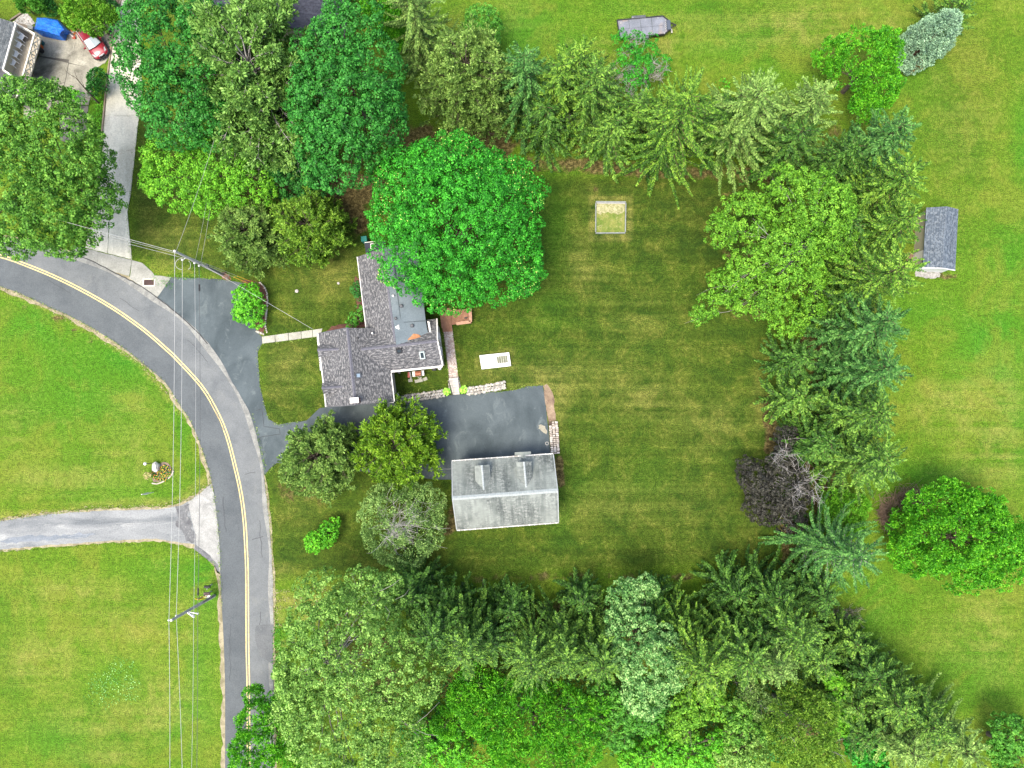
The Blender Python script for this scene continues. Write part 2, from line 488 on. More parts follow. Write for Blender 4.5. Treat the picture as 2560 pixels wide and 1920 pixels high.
# ------------------------------------------------------------------ paved surfaces
rg = random.Random(7)
def catmull(pts, step=1.0):
    pts = [Vector((p[0], p[1])) for p in pts]
    out = []
    for i in range(len(pts) - 1):
        p0 = pts[max(i - 1, 0)]; p1 = pts[i]; p2 = pts[i + 1]; p3 = pts[min(i + 2, len(pts) - 1)]
        n = max(2, int((p2 - p1).length / step))
        for k in range(n):
            s = k / n
            out.append(0.5 * ((2 * p1) + (p2 - p0) * s + (2 * p0 - 5 * p1 + 4 * p2 - p3) * s * s + (3 * p1 - p0 - 3 * p2 + p3) * s ** 3))
    out.append(pts[-1])
    return out
def px(pts, z=0.0): return [P(u, v, z) for u, v in pts]
def rough(poly, step=0.5, amp=0.05, closed=True):
    out = []
    n = len(poly)
    for i in range(n if closed else n - 1):
        a, b = poly[i], poly[(i + 1) % n]
        L = math.hypot(b[0] - a[0], b[1] - a[1])
        k = max(1, int(L / step))
        for j in range(k):
            s = j / k
            out.append((a[0] + (b[0] - a[0]) * s + rg.uniform(-amp, amp), a[1] + (b[1] - a[1]) * s + rg.uniform(-amp, amp)))
    if not closed: out.append(tuple(poly[-1][:2]))
    return out
def sheet(name, poly, z, mat, step=0.5, amp=0.05, label=None, kind='structure', parent=None, th=0.0):
    pts = rough([(p[0], p[1]) for p in poly], step, amp) if amp else [(p[0], p[1]) for p in poly]
    if th:
        mb = MB(); mb.prism(pts, z - th, z); return mb.build(name, mat, parent, kind=kind)
    a = sum(pts[i][0] * pts[(i + 1) % len(pts)][1] - pts[(i + 1) % len(pts)][0] * pts[i][1] for i in range(len(pts)))
    if a < 0: pts = pts[::-1]
    return mesh(name, [(p[0], p[1], z) for p in pts], [tuple(range(len(pts)))], mat, parent, kind=kind)

def asphalt(name, c1, c2, scale=0.35, spk=14.0, light=None, stretch=(1, 1, 1), rotz=0.0, lo=.72, hi=1.2):
    c1, c2, light = [tuple(x * .74 * y for x, y in zip(c, (.97, 1.0, .955))) if c else None for c in (c1, c2, light)]
    m, t, b = newmat(name)
    pos = N(t, 'ShaderNodeTexCoord').outputs['Object']
    mp = mapping(t, pos, stretch, (0, 0, rotz))
    n1 = noise(t, mp, scale, 5, 0.6, 0.5)
    col = ramp(t, n1, [(0.34, c2), (0.62, c1)])
    if light:
        n2 = noise(t, mp, scale * 2.1, 6, 0.7, 0.8)
        col = mix(t, col, light, ramp(t, n2, [(0.56, 0.0), (0.70, 0.7)]))
    col = mix(t, col, ramp(t, noise(t, pos, spk, 3, 0.7), [(0.3, lo), (0.5, 1.0), (0.72, hi)]), 0.9, 'MULTIPLY')
    t.links.new(col, b.inputs['Base Color'])
    b.inputs['Roughness'].default_value = 0.85
    b.inputs['Specular IOR Level'].default_value = 0.25
    t.links.new(bump(t, noise(t, pos, 30, 3), 0.006, 0.6), b.inputs['Normal'])
    return m
YL = [(-900, 620), (-600, 590), (-330, 590), (-150, 606), (0, 640), (72, 665), (145, 695.5), (217, 731.7), (289, 774), (362, 826), (420, 876), (442, 897), (503, 964), (541, 1026), (567, 1087), (587, 1162), (603, 1235), (612, 1307), (616, 1380), (618, 1440), (619, 1614), (621, 1712), (622, 1920), (622, 2200), (622, 2700)]
RL = [(-900, 700), (-600, 670), (-330, 668), (-150, 684), (0, 717), (58, 737.5), (116, 765), (174, 790), (231, 821), (289, 856), (347, 900), (414, 957), (443, 1003), (469, 1041), (492, 1087), (509, 1134), (525, 1186), (535, 1235), (544, 1307), (550, 1377), (551, 1440), (555.5, 1527), (560, 1614), (563, 1729), (563, 1920), (563, 2200), (563, 2700)]
RR = [(-900, 575), (-600, 545), (-330, 545), (-150, 565), (0, 592), (81, 604), (174, 630.5), (231, 652), (289, 682), (347, 711.5), (393.5, 743), (448.5, 787), (492, 827), (535, 876), (564, 920), (582, 957), (605, 995), (625, 1035), (640, 1083), (654.5, 1148), (660, 1188), (666, 1243), (673, 1307), (677.6, 1365), (682, 1450), (683, 1555), (683, 1642), (684, 1700), (686, 1920), (686, 2200), (686, 2700)]
def resamp(pts, n):
    c = catmull(px(pts), 0.6)
    d = [0.0]
    for a, b in zip(c[:-1], c[1:]): d.append(d[-1] + (b - a).length)
    out = []
    j = 0
    for i in range(n):
        s = d[-1] * i / (n - 1)
        while j < len(c) - 2 and d[j + 1] < s: j += 1
        f = (s - d[j]) / max(1e-9, d[j + 1] - d[j])
        out.append(c[j].lerp(c[j + 1], min(max(f, 0), 1)))
    return out
NR = 300
yl, rl, rr_ = resamp(YL, NR), resamp(RL, NR), resamp(RR, NR)
# each side matched to the centre line by nearest point so the lanes keep their width
def nearest(line, pts):
    return [min(line, key=lambda q: (q - p).length_squared) for p in pts]
rlf, rrf = resamp(RL, 1300), resamp(RR, 1300)
ln, rn = nearest(rlf, yl), nearest(rrf, yl)
def strip(name, A, B, z, mat, kind='structure', parent=None, na=6):
    Vv, Ff = [], []
    for a, b in zip(A, B):
        for k in range(na + 1):
            p = a.lerp(b, k / na); Vv.append((p.x, p.y, z))
    m_ = na + 1
    for i in range(len(A) - 1):
        for k in range(na):
            Ff.append((i * m_ + k, i * m_ + k + 1, (i + 1) * m_ + k + 1, (i + 1) * m_ + k))
    return mesh(name, Vv, Ff, mat, parent, kind=kind)
def jit(line, other, amt, amp):
    out = []
    s = 0
    for p, q in zip(line, other):
        d = (p - q).normalized()
        s = s * 0.6 + rg.uniform(-amp, amp)
        out.append(p + d * (amt + s))
    return out
m_verge = asphalt('sandy verge', (0.42, 0.36, 0.24), (0.22, 0.19, 0.11), 1.5, 9.0)
strip('verge', jit(ln, yl, 0.38, 0.13), jit(rn, yl, 0.22, 0.08), 0.012, m_verge)
m_roadL = asphalt('road asphalt worn dark lane', (0.128, 0.140, 0.152), (0.100, 0.111, 0.123), 0.35, 12.0, (.14, .15, .16), lo=.72, hi=1.25)
m_roadR = asphalt('road asphalt pale lane', (0.195, 0.203, 0.214), (0.140, 0.150, 0.163), 0.30, 12.0, (0.215, 0.218, 0.218), lo=.75, hi=1.22)
road = thing('road', None, None, (0, 0, 0)); road['kind'] = 'structure'
strip('lane', ln, yl, 0.040, m_roadL, kind=None, parent=road)
strip('lane', yl, rn, 0.0405, m_roadR, kind=None, parent=road)
# pale worn outer edge of the right-hand lane
m_edge = asphalt('road edge dust', (0.33, 0.325, 0.31), (0.20, 0.20, 0.195), 1.2, 10.0, (.42, .41, .39))
strip('lane_edge', [a.lerp(b, 0.86 + 0.05 * math.sin(i * .35)) for i, (a, b) in enumerate(zip(yl, rn))], jit(rn, yl, 0.0, 0.05), 0.046, m_edge, kind=None, parent=road, na=2)
def yellow():
    m, t, b = newmat('yellow road paint')
    pos = N(t, 'ShaderNodeTexCoord').outputs['Object']
    n1 = noise(t, pos, 5.0, 5, 0.7)
    col = ramp(t, n1, [(0.32, (0.28, 0.22, 0.10)), (0.45, (0.50, 0.40, 0.16)), (0.7, (0.60, 0.50, 0.25))])
    t.links.new(col, b.inputs['Base Color']); b.inputs['Roughness'].default_value = 0.7
    return m
m_yel = yellow()
def offs(line, o):
    out = []
    for i, p in enumerate(line):
        tt = (line[min(i + 1, len(line) - 1)] - line[max(i - 1, 0)]).normalized()
        out.append(p + Vector((-tt.y, tt.x)) * o)
    return out
for s in (-1, 1):
    strip('centre_line', offs(yl, s * 0.13 - 0.065), offs(yl, s * 0.13 + 0.065), 0.052, m_yel, kind=None, parent=road, na=1)
# dark groove between road and driveway/apron
m_tar = surf('tar joint', (0.07, 0.07, 0.07), (0.035, 0.035, 0.035), 3, 0.8)
jl = catmull(px([(174, 631), (231, 653), (289, 683), (347, 712.5), (393.5, 744), (448.5, 788), (492, 828), (520, 860)]), 0.4)
jn = [p for p in jl]
for i, p in enumerate(jn): jn[i] = p + Vector((rg.uniform(-.03, .03), rg.uniform(-.03, .03)))
strip('road_joint', offs(jn, -0.05), offs(jn, 0.05), 0.056, m_tar, kind=None, parent=road, na=1)
# rectangular utility trench patch in the driveway mouth
dcr = surf('crack filler', (0.05, 0.055, 0.06), (0.025, 0.028, 0.03), 3, 0.7)

m_drive = asphalt('driveway sealed asphalt', (0.110, 0.134, 0.150), (0.060, 0.078, 0.090), 0.30, 10.0, (0.185, 0.215, 0.225), (1.2, .8, 1), lo=.85, hi=1.12)
drive = thing('driveway', None, None, (0, 0, 0)); drive['kind'] = 'structure'
drive_poly = [(393.5, 743), (429, 693), (470, 694), (520, 697), (560, 699), (585, 704), (610, 708), (625, 745), (632, 790), (641, 828), (655, 842), (655.5, 859), (645, 880), (646, 914), (650, 960), (655, 985), (662, 1018), (672, 1047), (695, 1061), (767, 1051), (800, 1020), (866, 1010), (999, 999), (1060, 993), (1132, 987.5), (1180, 984), (1253, 979), (1290, 974), (1320, 966), (1357, 963), (1362, 1000), (1368, 1050), (1373, 1100), (1378, 1150), (1330, 1180), (1135, 1200), (1071, 1197), (960, 1185), (840, 1170), (692, 1157), (675, 1172), (661.7, 1189), (654, 1148), (640, 1083), (625, 1035), (605, 995), (582, 957), (564, 920), (535, 876), (492, 827), (448, 787)]
sheet('driveway_surface', px(drive_poly), 0.034, m_drive, 0.6, 0.03, kind=None, parent=drive)
for pl in [[(641, 1026), (655, 1022), (660, 1066), (699, 1072), (701, 1085), (655, 1092)], [(655, 1092), (640, 1105)], [(1075, 1174), (1128, 1172)]]:
    w_ = [Vector((p[0], p[1])) for p in px(pl)]
    l_ = []
    for a, b in zip(w_[:-1], w_[1:]):
        for k in range(6): l_.append(a.lerp(b, k / 6) + Vector((rg.uniform(-.02, .02), rg.uniform(-.02, .02))))
    l_.append(w_[-1])
    strip('crack_line', offs(l_, -0.028), offs(l_, 0.028), 0.041, dcr if pl[0][0] < 1000 else surf('faint chalk line', (.25, .26, .27), None, 4), kind=None, parent=drive, na=1)
# sandy stain and little ring beside the block wall
m_sand = asphalt('spilled sand', (0.42, 0.38, 0.30), (0.26, 0.24, 0.2), 2.0, 9.0)
sheet('sand_spill', px([(1347, 1064), (1352, 1061), (1362, 1066), (1368, 1080), (1366, 1085), (1355, 1079), (1347, 1072)]), 0.042, m_sand, 0.12, 0.05, kind=None, parent=drive)

m_conc = asphalt('old pale concrete', (0.82, 0.77, 0.66), (0.52, 0.49, 0.41), 0.5, 8.0, (0.95, 0.92, 0.82), (1.0, 0.35, 1), 0.1)
m_conc2 = asphalt('grey concrete apron', (0.40, 0.39, 0.36), (0.29, 0.285, 0.26), 0.5, 9.0, (0.50, 0.49, 0.46))
m_conc3 = asphalt('stained patio concrete', (0.44, 0.415, 0.35), (0.13, 0.12, 0.10), 0.35, 8.0, (0.54, 0.51, 0.45))
m_seam = surf('dark joint gap', (0.06, 0.055, 0.045), (0.03, 0.03, 0.025), 3, 0.95)  # plain dark tone for concrete joints
cd = thing('concrete_drive', None, None, (0, 0, 0)); cd['kind'] = 'structure'
left = [(306, -60), (301, 0), (289, 58), (283, 97), (278, 136), (273.5, 170), (269, 217), (263, 290), (257.5, 333), (253, 385), (249, 434), (241, 480), (233, 530), (213, 619)]
right = [(350, -60), (350, 0), (350, 58), (351, 97), (352, 136), (353, 170), (356, 217), (349, 290), (344, 318), (339, 375), (334, 420), (328, 478), (319, 530), (330, 649)]
mid_split = [0, 2, 3, 5, 7, 9, 11, 12, 13]
for a, b in zip(mid_split[:-1], mid_split[1:]):
    if a >= 12:
        for s0, s1 in ((0, .48), (.495, 1)):
            q = []
            A, B = px([left[a], right[a]]), px([left[b], right[b]])
            q = [A[0].lerp(A[1], s0), A[0].lerp(A[1], s1), B[0].lerp(B[1], s1), B[0].lerp(B[1], s0)]
            sheet('slab', q, 0.062 + rg.uniform(-.004, .004), m_conc, 0.6, 0.02, kind=None, parent=cd, th=0.06)
    else:
        lp = px(left[a:b + 1]); rp = px(right[a:b + 1])
        sh = Vector((0, 0.03, 0))
        poly = lp + rp[::-1]
        poly[0] = poly[0] - sh; poly[-1] = poly[-1] - sh
        sheet('slab', poly, 0.062 + rg.uniform(-.006, .006), m_conc, 0.6, 0.02, kind=None, parent=cd, th=0.06)
ap = thing('concrete_apron', None, None, (0, 0, 0)); ap['kind'] = 'structure'
sheet('slab', px([(174, 631), (190, 618), (212, 620.5), (330, 650.5), (324, 690), (289, 681), (231, 651)]), 0.05, m_conc2, 0.5, 0.02, kind=None, parent=ap, th=0.05)
sheet('slab', px([(331, 651), (356, 658), (372, 672), (388, 688), (408, 690), (428.5, 693), (393.5, 743), (347, 711), (325, 696)]), 0.05, m_conc2, 0.4, 0.04, kind=None, parent=ap, th=0.05)
# long thin curb rail on the left of the concrete drive
mb = MB()
cl = px([(306, -20), (298, 20), (286, 62), (276, 136), (266, 217), (255, 333), (247, 434), (226, 560)], 0.1)
for a, b in zip(cl[:-1], cl[1:]): mb.bar(a, b, 0.14, 0.2)
mb.build('edging_curb', surf('weathered curb', (0.34, 0.27, 0.19), (0.2, 0.16, 0.11), 2), cd)

pat = thing('patio_slabs', None, None, (0, 0, 0)); pat['kind'] = 'structure'
sheet('joint_bed', px([(84, 79), (110, 65), (190, 78), (250, 61), (292, 59), (284, 96), (277, 136), (263, 158), (240, 168), (229, 235), (222, 263), (150, 263), (60, 301), (60, 210), (97, 142)]), 0.02, surf('dark joint filler', (.10, .095, .08), None, 4), .5, .02, kind=None, parent=pat)
for poly in [[(85, 80), (110, 66), (185, 80), (190, 97), (183, 101), (180, 150), (100, 140)],
             [(186, 80), (250, 62), (291, 60), (284, 96), (277, 136), (263, 158), (240, 166), (230, 172), (172, 157), (182, 102)],
             [(60, 210), (98, 142), (171, 158), (163, 205), (66, 240)],
             [(173, 159), (236, 173), (228, 235), (222, 262), (150, 262), (164, 206)],
             [(60, 242), (162, 207), (148, 262), (60, 300)]]:
    sheet('slab', px(poly), 0.04 + rg.uniform(-.003, .003), m_conc3, 0.6, 0.015, kind=None, parent=pat, th=0.04)
sheet('side_path', px([(150, 264), (222, 264), (219, 300), (217, 330), (205, 352), (182, 362), (150, 350)]), 0.035, asphalt('dark worn concrete', (0.20, 0.19, 0.18), (0.12, 0.115, 0.11), 0.5), 0.5, 0.03)
# front walk
fw = thing('front_walk', None, None, (0, 0, 0)); fw['kind'] = 'structure'
m_walk = asphalt('light concrete walk', (0.48, 0.46, 0.40), (0.34, 0.325, 0.28), 0.8, 9.0)
top = [(655, 842), (688, 837.5), (721, 833), (753, 829), (781, 825), (807, 821.5)]
bot = [(656, 859), (689, 855), (722, 851), (754, 846.5), (782, 843), (801, 841)]
for i in range(5):
    g_ = 0.6
    sheet('slab', px([(top[i][0] + g_, top[i][1]), (top[i + 1][0] - g_, top[i + 1][1]), (bot[i + 1][0] - g_, bot[i + 1][1]), (bot[i][0] + g_, bot[i][1])]), 0.085 + rg.uniform(-.006, .006), m_walk, 0.5, 0.0, kind=None, parent=fw, th=0.08)
# second dark drive at the top of the picture
# gravel side lane with its pale apron
m_grv = asphalt('worn gravel and chip seal', (0.31, 0.315, 0.325), (0.155, 0.165, 0.18), 0.6, 8.0, (0.44, 0.44, 0.43), (0.22, 1.1, 1), 0.08)
gl = thing('gravel_lane', None, None, (0, 0, 0)); gl['kind'] = 'structure'
sheet('lane_fringe', px([(-400, 1330), (-60, 1304), (0, 1297), (116, 1281), (249, 1272), (405, 1267), (450, 1257), (500, 1228), (529, 1205), (536, 1240), (548, 1437), (530, 1406), (500, 1382), (463, 1365), (390, 1352), (289, 1357), (116, 1368), (0, 1380), (-60, 1386), (-400, 1412)]), 0.012, m_verge, 0.35, 0.12, kind=None, parent=gl)
sheet('lane_surface', px([(-400, 1336), (-60, 1309), (0, 1302), (116, 1286), (249, 1277), (405, 1273), (450, 1264), (478, 1250), (492, 1290), (490, 1330), (500, 1362), (463, 1358), (390, 1347), (289, 1351), (116, 1363), (0, 1374), (-60, 1382), (-400, 1406)]), 0.020, m_grv, 0.4, 0.05, kind=None, parent=gl)
sheet('lane_apron', px([(470, 1256), (500, 1233), (528, 1208), (536, 1240), (545, 1307), (551, 1377), (552.5, 1435), (540, 1412), (515, 1387), (492, 1366), (486, 1330), (478, 1295)]), 0.028, asphalt('pale concrete apron', (0.42, 0.41, 0.40), (0.29, 0.285, 0.28), 0.9, 9.0, (.5, .49, .48)), 0.3, 0.06, kind=None, parent=gl)
m_wet = asphalt('broken dark asphalt', (0.20, 0.20, 0.21), (0.11, 0.11, 0.12), 1.2, 8.0, (0.42, 0.41, 0.39))
sheet('broken_asphalt', px([(440, 1268), (474, 1262), (470, 1290), (478, 1305), (480, 1325), (492, 1335), (490, 1358), (465, 1352), (458, 1330), (440, 1318), (444, 1290)]), 0.036, m_wet, 0.2, 0.12, kind=None, parent=gl)
sheet('broken_asphalt', px([(488, 1360), (520, 1384), (545, 1412), (548, 1432), (536, 1412), (512, 1394), (484, 1372)]), 0.036, m_wet, 0.3, 0.05, kind=None, parent=gl)
sheet('oil_streak', px([(60, 1338), (130, 1340), (200, 1333), (240, 1334), (215, 1345), (140, 1349), (90, 1352), (40, 1358), (0, 1356), (0, 1350)]), 0.028, asphalt('dark gravel rut', (0.24, 0.26, 0.30), (0.17, 0.19, 0.22), 0.8, 8.0, (0.45, 0.46, 0.48), (.25, 1.2, 1)), 0.4, 0.14, kind=None, parent=gl)

m_crk = surf('sealed road crack', (.075, .08, .085), (.05, .055, .06), 2, .8)
crg = random.Random(31)
for (u0, v0), (u1, v1), wd in (((560, 1240), (566, 1330), .035), ((648, 1300), (655, 1392), .03), ((575, 1560), (578, 1700), .03), ((640, 1180), (612, 1186), .03), ((300, 744), (350, 778), .03), ((520, 985), (560, 1075), .03), ((120, 700), (180, 735), .03), ((652, 1530), (650, 1640), .035), ((470, 850), (520, 905), .03), ((660, 1340), (630, 1348), .03)):
    a, b = P(u0, v0), P(u1, v1); n = max(4, int((b - a).length / .25)); pts = []
    o = 0
    for k in range(n + 1):
        o = o * .8 + crg.uniform(-.07, .07); q = a.lerp(b, k / n); pts.append(Vector((q.x + o, q.y + crg.uniform(-.04, .04))))
    strip('road_crack', offs(pts, -wd), offs(pts, wd * crg.uniform(.1, .8)), .058, m_crk, kind=None, parent=road, na=1)
sheet('road_patch', px([(683, 1562), (660, 1561), (640, 1563), (638, 1600), (650, 1640), (682, 1660)][::-1]), .0585, asphalt('greyer road patch', (.17, .175, .185), (.12, .128, .14), .5, 12, (.21, .215, .22)), .4, .05, kind=None, parent=road)
# ------------------------------------------------------------------ roof and wall materials
def shingles(name, cA, cB, cC, bw=0.30, bh=0.145, streak=None, algae=None):
    cA, cB, cC, streak, algae = [tuple(x * .74 * y for x, y in zip(c, (1.0, 1.0, .95))) if c else None for c in (cA, cB, cC, streak, algae)]
    m, t, b = newmat(name)
    uv = N(t, 'ShaderNodeTexCoord').outputs['UV']
    pos = N(t, 'ShaderNodeTexCoord').outputs['Object']
    br = N(t, 'ShaderNodeTexBrick')
    br.offset = 0.37
    for k, v in (('Color1', c4(cA)), ('Color2', c4(cB)), ('Mortar', c4(tuple(x * .35 for x in cB))), ('Scale', 1.0), ('Mortar Size', 0.012), ('Mortar Smooth', 0.3), ('Bias', -0.1), ('Brick Width', bw), ('Row Height', bh)):
        br.inputs[k].default_value = v
    t.links.new(uv, br.inputs['Vector'])
    col = mix(t, br.outputs[0], cC, ramp(t, noise(t, mapping(t, uv, (1 / bw, 1 / bh, 1)), 0.9, 2, .7), [(0.50, 0.0), (0.60, 0.8)]))
    col = mix(t, col, tuple(x * .42 for x in cB), ramp(t, noise(t, mapping(t, uv, (.9 / bw, .9 / bh, 1)), 1.1, 2, .7), [(0.57, 0.0), (0.66, 0.7)]))
    if streak:
        s = noise(t, mapping(t, uv, (2.2, 0.16, 1)), 1.0, 5, 0.7, 0.2)
        col = mix(t, col, streak, ramp(t, s, [(0.42, 0.0), (0.60, 0.85)]))
    if algae:
        s = noise(t, mapping(t, uv, (0.35, 0.2, 1)), 1.0, 4, 0.6, 0.2)
        col = mix(t, col, algae, ramp(t, s, [(0.42, 0.0), (0.62, 0.7)]))
    col = mix(t, col, ramp(t, noise(t, pos, 0.5, 4), [(0.3, .78), (.7, 1.0)]), 0.9, 'MULTIPLY')
    t.links.new(col, b.inputs['Base Color'])
    b.inputs['Roughness'].default_value = 0.92
    b.inputs['Specular IOR Level'].default_value = 0.2
    t.links.new(bump(t, br.outputs[1], 0.02, -0.8), b.inputs['Normal'])
    return m
m_sh = shingles('weathered slate-grey shingles', (0.168, 0.170, 0.185), (0.088, 0.092, 0.104), (0.34, 0.335, 0.345))
m_shg = shingles('pale algae-streaked shingles', (0.30, 0.33, 0.32), (0.19, 0.215, 0.21), (0.42, 0.44, 0.43), 0.40, 0.24, (0.10, 0.12, 0.12), (0.38, 0.42, 0.40))
m_shb = shingles('blue-grey shingles', (0.17, 0.21, 0.265), (0.10, 0.13, 0.175), (0.25, 0.29, 0.34), 0.34, 0.22)
m_shn = shingles('dark slate shingles', (0.14, 0.16, 0.175), (0.095, 0.11, 0.125), (0.20, 0.215, 0.23), 0.4, 0.2)
m_cap = surf('ridge cap shingles', (0.19, 0.19, 0.215), (0.09, 0.09, 0.11), 9, 0.9)
m_capg = surf('pale ridge cap', (0.42, 0.46, 0.45), (0.30, 0.335, 0.33), 4, 0.9)
m_white = surf('white painted trim', (0.78, 0.77, 0.73), (0.64, 0.62, 0.57), 1.5, 0.5, bmp=0)
m_cream = surf('cream limewashed stone', (0.60, 0.56, 0.47), (0.34, 0.31, 0.25), 3.2, 0.9, bmp=0.03, stain=(0.23, 0.21, 0.17))
m_siding = surf('white siding', (0.80, 0.80, 0.78), (0.72, 0.72, 0.70), 1.0, 0.6, bmp=0)
m_tan = surf('tan siding', (0.50, 0.46, 0.36), (0.43, 0.39, 0.30), 1.0, 0.7)
m_glass, _t, _b = newmat('dark skylight glass')
_b.inputs['Base Color'].default_value = (0.012, 0.02, 0.02, 1); _b.inputs['Roughness'].default_value = 0.08; _b.inputs['Specular IOR Level'].default_value = 0.6
m_glassb, _t, _b = newmat('pale reflective glass')
_b.inputs['Base Color'].default_value = (0.22, 0.29, 0.35, 1); _b.inputs['Roughness'].default_value = 0.15
m_black = surf('black painted metal', (0.03, 0.03, 0.035), (0.02, 0.02, 0.02), 4, 0.5)
m_dmetal = surf('dark grey metal', (0.11, 0.115, 0.125), (0.07, 0.075, 0.08), 4, 0.5)
m_membrane = surf('blue-grey rubber membrane', (0.165, 0.205, 0.225), (0.125, 0.16, 0.178), 0.7, 0.75, bmp=0.004, stain=(0.205, 0.24, 0.25), fine=9)
m_osb = surf('bare orange sheathing', (0.55, 0.27, 0.13), (0.36, 0.16, 0.07), 5, 0.9, fine=12)
m_brick = surf('red brick', (0.24, 0.10, 0.07), (0.15, 0.06, 0.045), 5, 0.9)
m_gutter = surf('white aluminium gutter', (0.82, 0.80, 0.75), (0.68, 0.66, 0.6), 2, 0.45, bmp=0)
m_deckw = surf('red-brown deck board', (0.36, 0.19, 0.115), (0.25, 0.125, 0.075), 2.5, 0.75)

def slabpart(name, pts, mat, parent, th=0.10, **k):
    mb = MB(); mb.slab(pts, th); return mb.build(name, mat, parent, **k)
def walls(name, pts, z0, tops, mat, parent):
    """upright wall panels along a closed outline; tops = height at each corner"""
    n = len(pts)
    Vv, Ff = [], []
    for i in range(n):
        a, b = pts[i], pts[(i + 1) % n]
        k = len(Vv)
        Vv += [(a[0], a[1], z0), (b[0], b[1], z0), (b[0], b[1], tops[(i + 1) % n]), (a[0], a[1], tops[i])]
        Ff.append((k, k + 1, k + 2, k + 3))
    return mesh(name, Vv, Ff, mat, parent)
def inset(poly, d):
    c = sum((Vector((p[0], p[1])) for p in poly), Vector((0, 0))) / len(poly)
    out = []
    n = len(poly)
    for i in range(n):
        p = Vector((poly[i][0], poly[i][1])); a = Vector((poly[i - 1][0], poly[i - 1][1])); b = Vector((poly[(i + 1) % n][0], poly[(i + 1) % n][1]))
        e1 = (p - a).normalized(); e2 = (b - p).normalized()
        n1 = Vector((-e1.y, e1.x)); n2 = Vector((-e2.y, e2.x))
        if n1.dot(c - p) < 0: n1 = -n1
        if n2.dot(c - p) < 0: n2 = -n2
        out.append(p + (n1 + n2) * d)
    return out
def ridgecaps(a, b, mat, parent, step=0.2, wid=0.3, h=0.035):
    a, b = Vector(a), Vector(b)
    L = (b - a).length; n = int(L / step); t = (b - a).normalized()
    s = t.cross(Vector((0, 0, 1))).normalized()
    mb = MB()
    for i in range(n):
        p = a + t * (i + 0.5) * L / n
        e = t * (L / n * 0.5 + 0.02); lift = Vector((0, 0, h))
        jz = rg.uniform(0, .012)
        up0 = lift + Vector((0, 0, 0.0 + jz)); up1 = lift + Vector((0, 0, 0.03 + jz))
        dn = Vector((0, 0, -wid * .45))
        V_ = [p - e + s * wid / 2 + dn + up0, p - e + up0, p - e - s * wid / 2 + dn + up0,
              p + e * .92 + s * wid / 2 + dn + up1, p + e * .92 + up1, p + e * .92 - s * wid / 2 + dn + up1]
        lo = [v - Vector((0, 0, 0.03)) for v in V_]
        mb.add(V_ + lo, [(0, 1, 4, 3), (1, 2, 5, 4), (3, 4, 10, 9), (4, 5, 11, 10), (0, 3, 9, 6), (2, 8, 11, 5), (0, 6, 7, 1), (1, 7, 8, 2)])
    return mb.build('ridge_cap', mat, parent, kind='stuff')

# ------------------------------------------------------------------ the main house
EZ = 4.0
house = thing('house', 'white-walled house with joined slate-grey shingle roofs and a blue-grey flat roof', 'house', tuple(P(930, 880, 0)))
A = P(796, 834, EZ); B = P(816, 1017, EZ); Cc = P(984.5, 1003.5, EZ); Dd = A + (Cc - B)
Rn = P(868, 820, 5.9); Rs = P(888.5, 1011.5, 5.9)
main_roof = slabpart('roof', [A, B, Rs, Rn], m_sh, house)
slabpart('roof', [Rn, Rs, Cc, Dd], m_sh, house)
E0 = P(890, 874.8, 5.45); E1 = P(1092.5, 851.6, 5.45)
eSW = P(960, 927.7, EZ); eSE = P(1105.5, 913.2, EZ)
eNE = P(1091, 797, EZ); eNW = eNE + (P(977.5, 925.5, EZ) - P(1105.5, 913.2, EZ)) * 1.18
east_roof = slabpart('roof', [E0, eSW, eSE, E1], m_sh, house)
slabpart('roof', [E0, E1, eNE, eNW], m_sh, house)
nA = P(894, 642, EZ); nB = P(920.5, 858, EZ); nR0 = P(958.5, 619, 5.45); nR1 = P(989.8, 860, 5.45)
slabpart('roof', [nA, nB, nR1, nR0], m_sh, house)
# flat roof: falls gently towards the east
fz0, fz1 = 5.50, 4.85
f_poly = [P(959, 619, fz0), P(990.5, 862, fz0), P(1078, 850, fz1), P(1068, 826, fz1), P(1063.5, 797, fz1), P(1042, 608, fz1)]
flat = slabpart('flat_roof', f_poly, m_membrane, house, th=0.14)
def on_flat(u, v, dz=0.0):
    s = min(max((u - 975) / 95.0, 0), 1)
    return P(u, v, fz0 + (fz1 - fz0) * s + dz)
mb = MB()
for a, b in (((994, 740), (1009, 856)), ((984, 650), (994, 740)), ((1006.5, 806), (1066, 802))):
    for k in range(8):
        p0 = on_flat(a[0] + (b[0] - a[0]) * k / 8, a[1] + (b[1] - a[1]) * k / 8, 0.018); p1 = on_flat(a[0] + (b[0] - a[0]) * (k + 1) / 8, a[1] + (b[1] - a[1]) * (k + 1) / 8, 0.018)
        mb.bar(p0, p1, 0.07, 0.03)
mb.build('seam', surf('membrane seam', (0.07, 0.09, 0.10), None, 3), flat)
# bare patch where shingles are missing (east roof, north slope)
def plane_z(p0, p1, p2, x, y):
    n = (p1 - p0).cross(p2 - p0)
    return p0.z - (n.x * (x - p0.x) + n.y * (y - p0.y)) / n.z
def on_plane(tri, u, v, dz=0.0, z0=5.0):
    z = z0
    for _ in range(12):
        p = P(u, v, z); z = plane_z(*tri, p.x, p.y)
    return P(u, v, z + dz)
eN = (E0, E1, eNE); eS = (E0, eSW, eSE); wW = (A, B, Rs); wE = (Rn, Rs, Cc)
patch = [(1018, 851), (1022, 846), (1029, 840), (1033, 834.5), (1041, 835), (1047, 836.5), (1052, 840), (1050, 843), (1040, 846.5), (1030, 848.5)]
patch3 = [max(on_flat(u, v, 0.0), on_plane(eN, u, v, 0.0), key=lambda p: p.z) + Vector((0, 0, .06)) for u, v in patch]
mb = MB(); mb.slab(patch3, 0.03); mb.build('bare_patch', m_osb, flat)
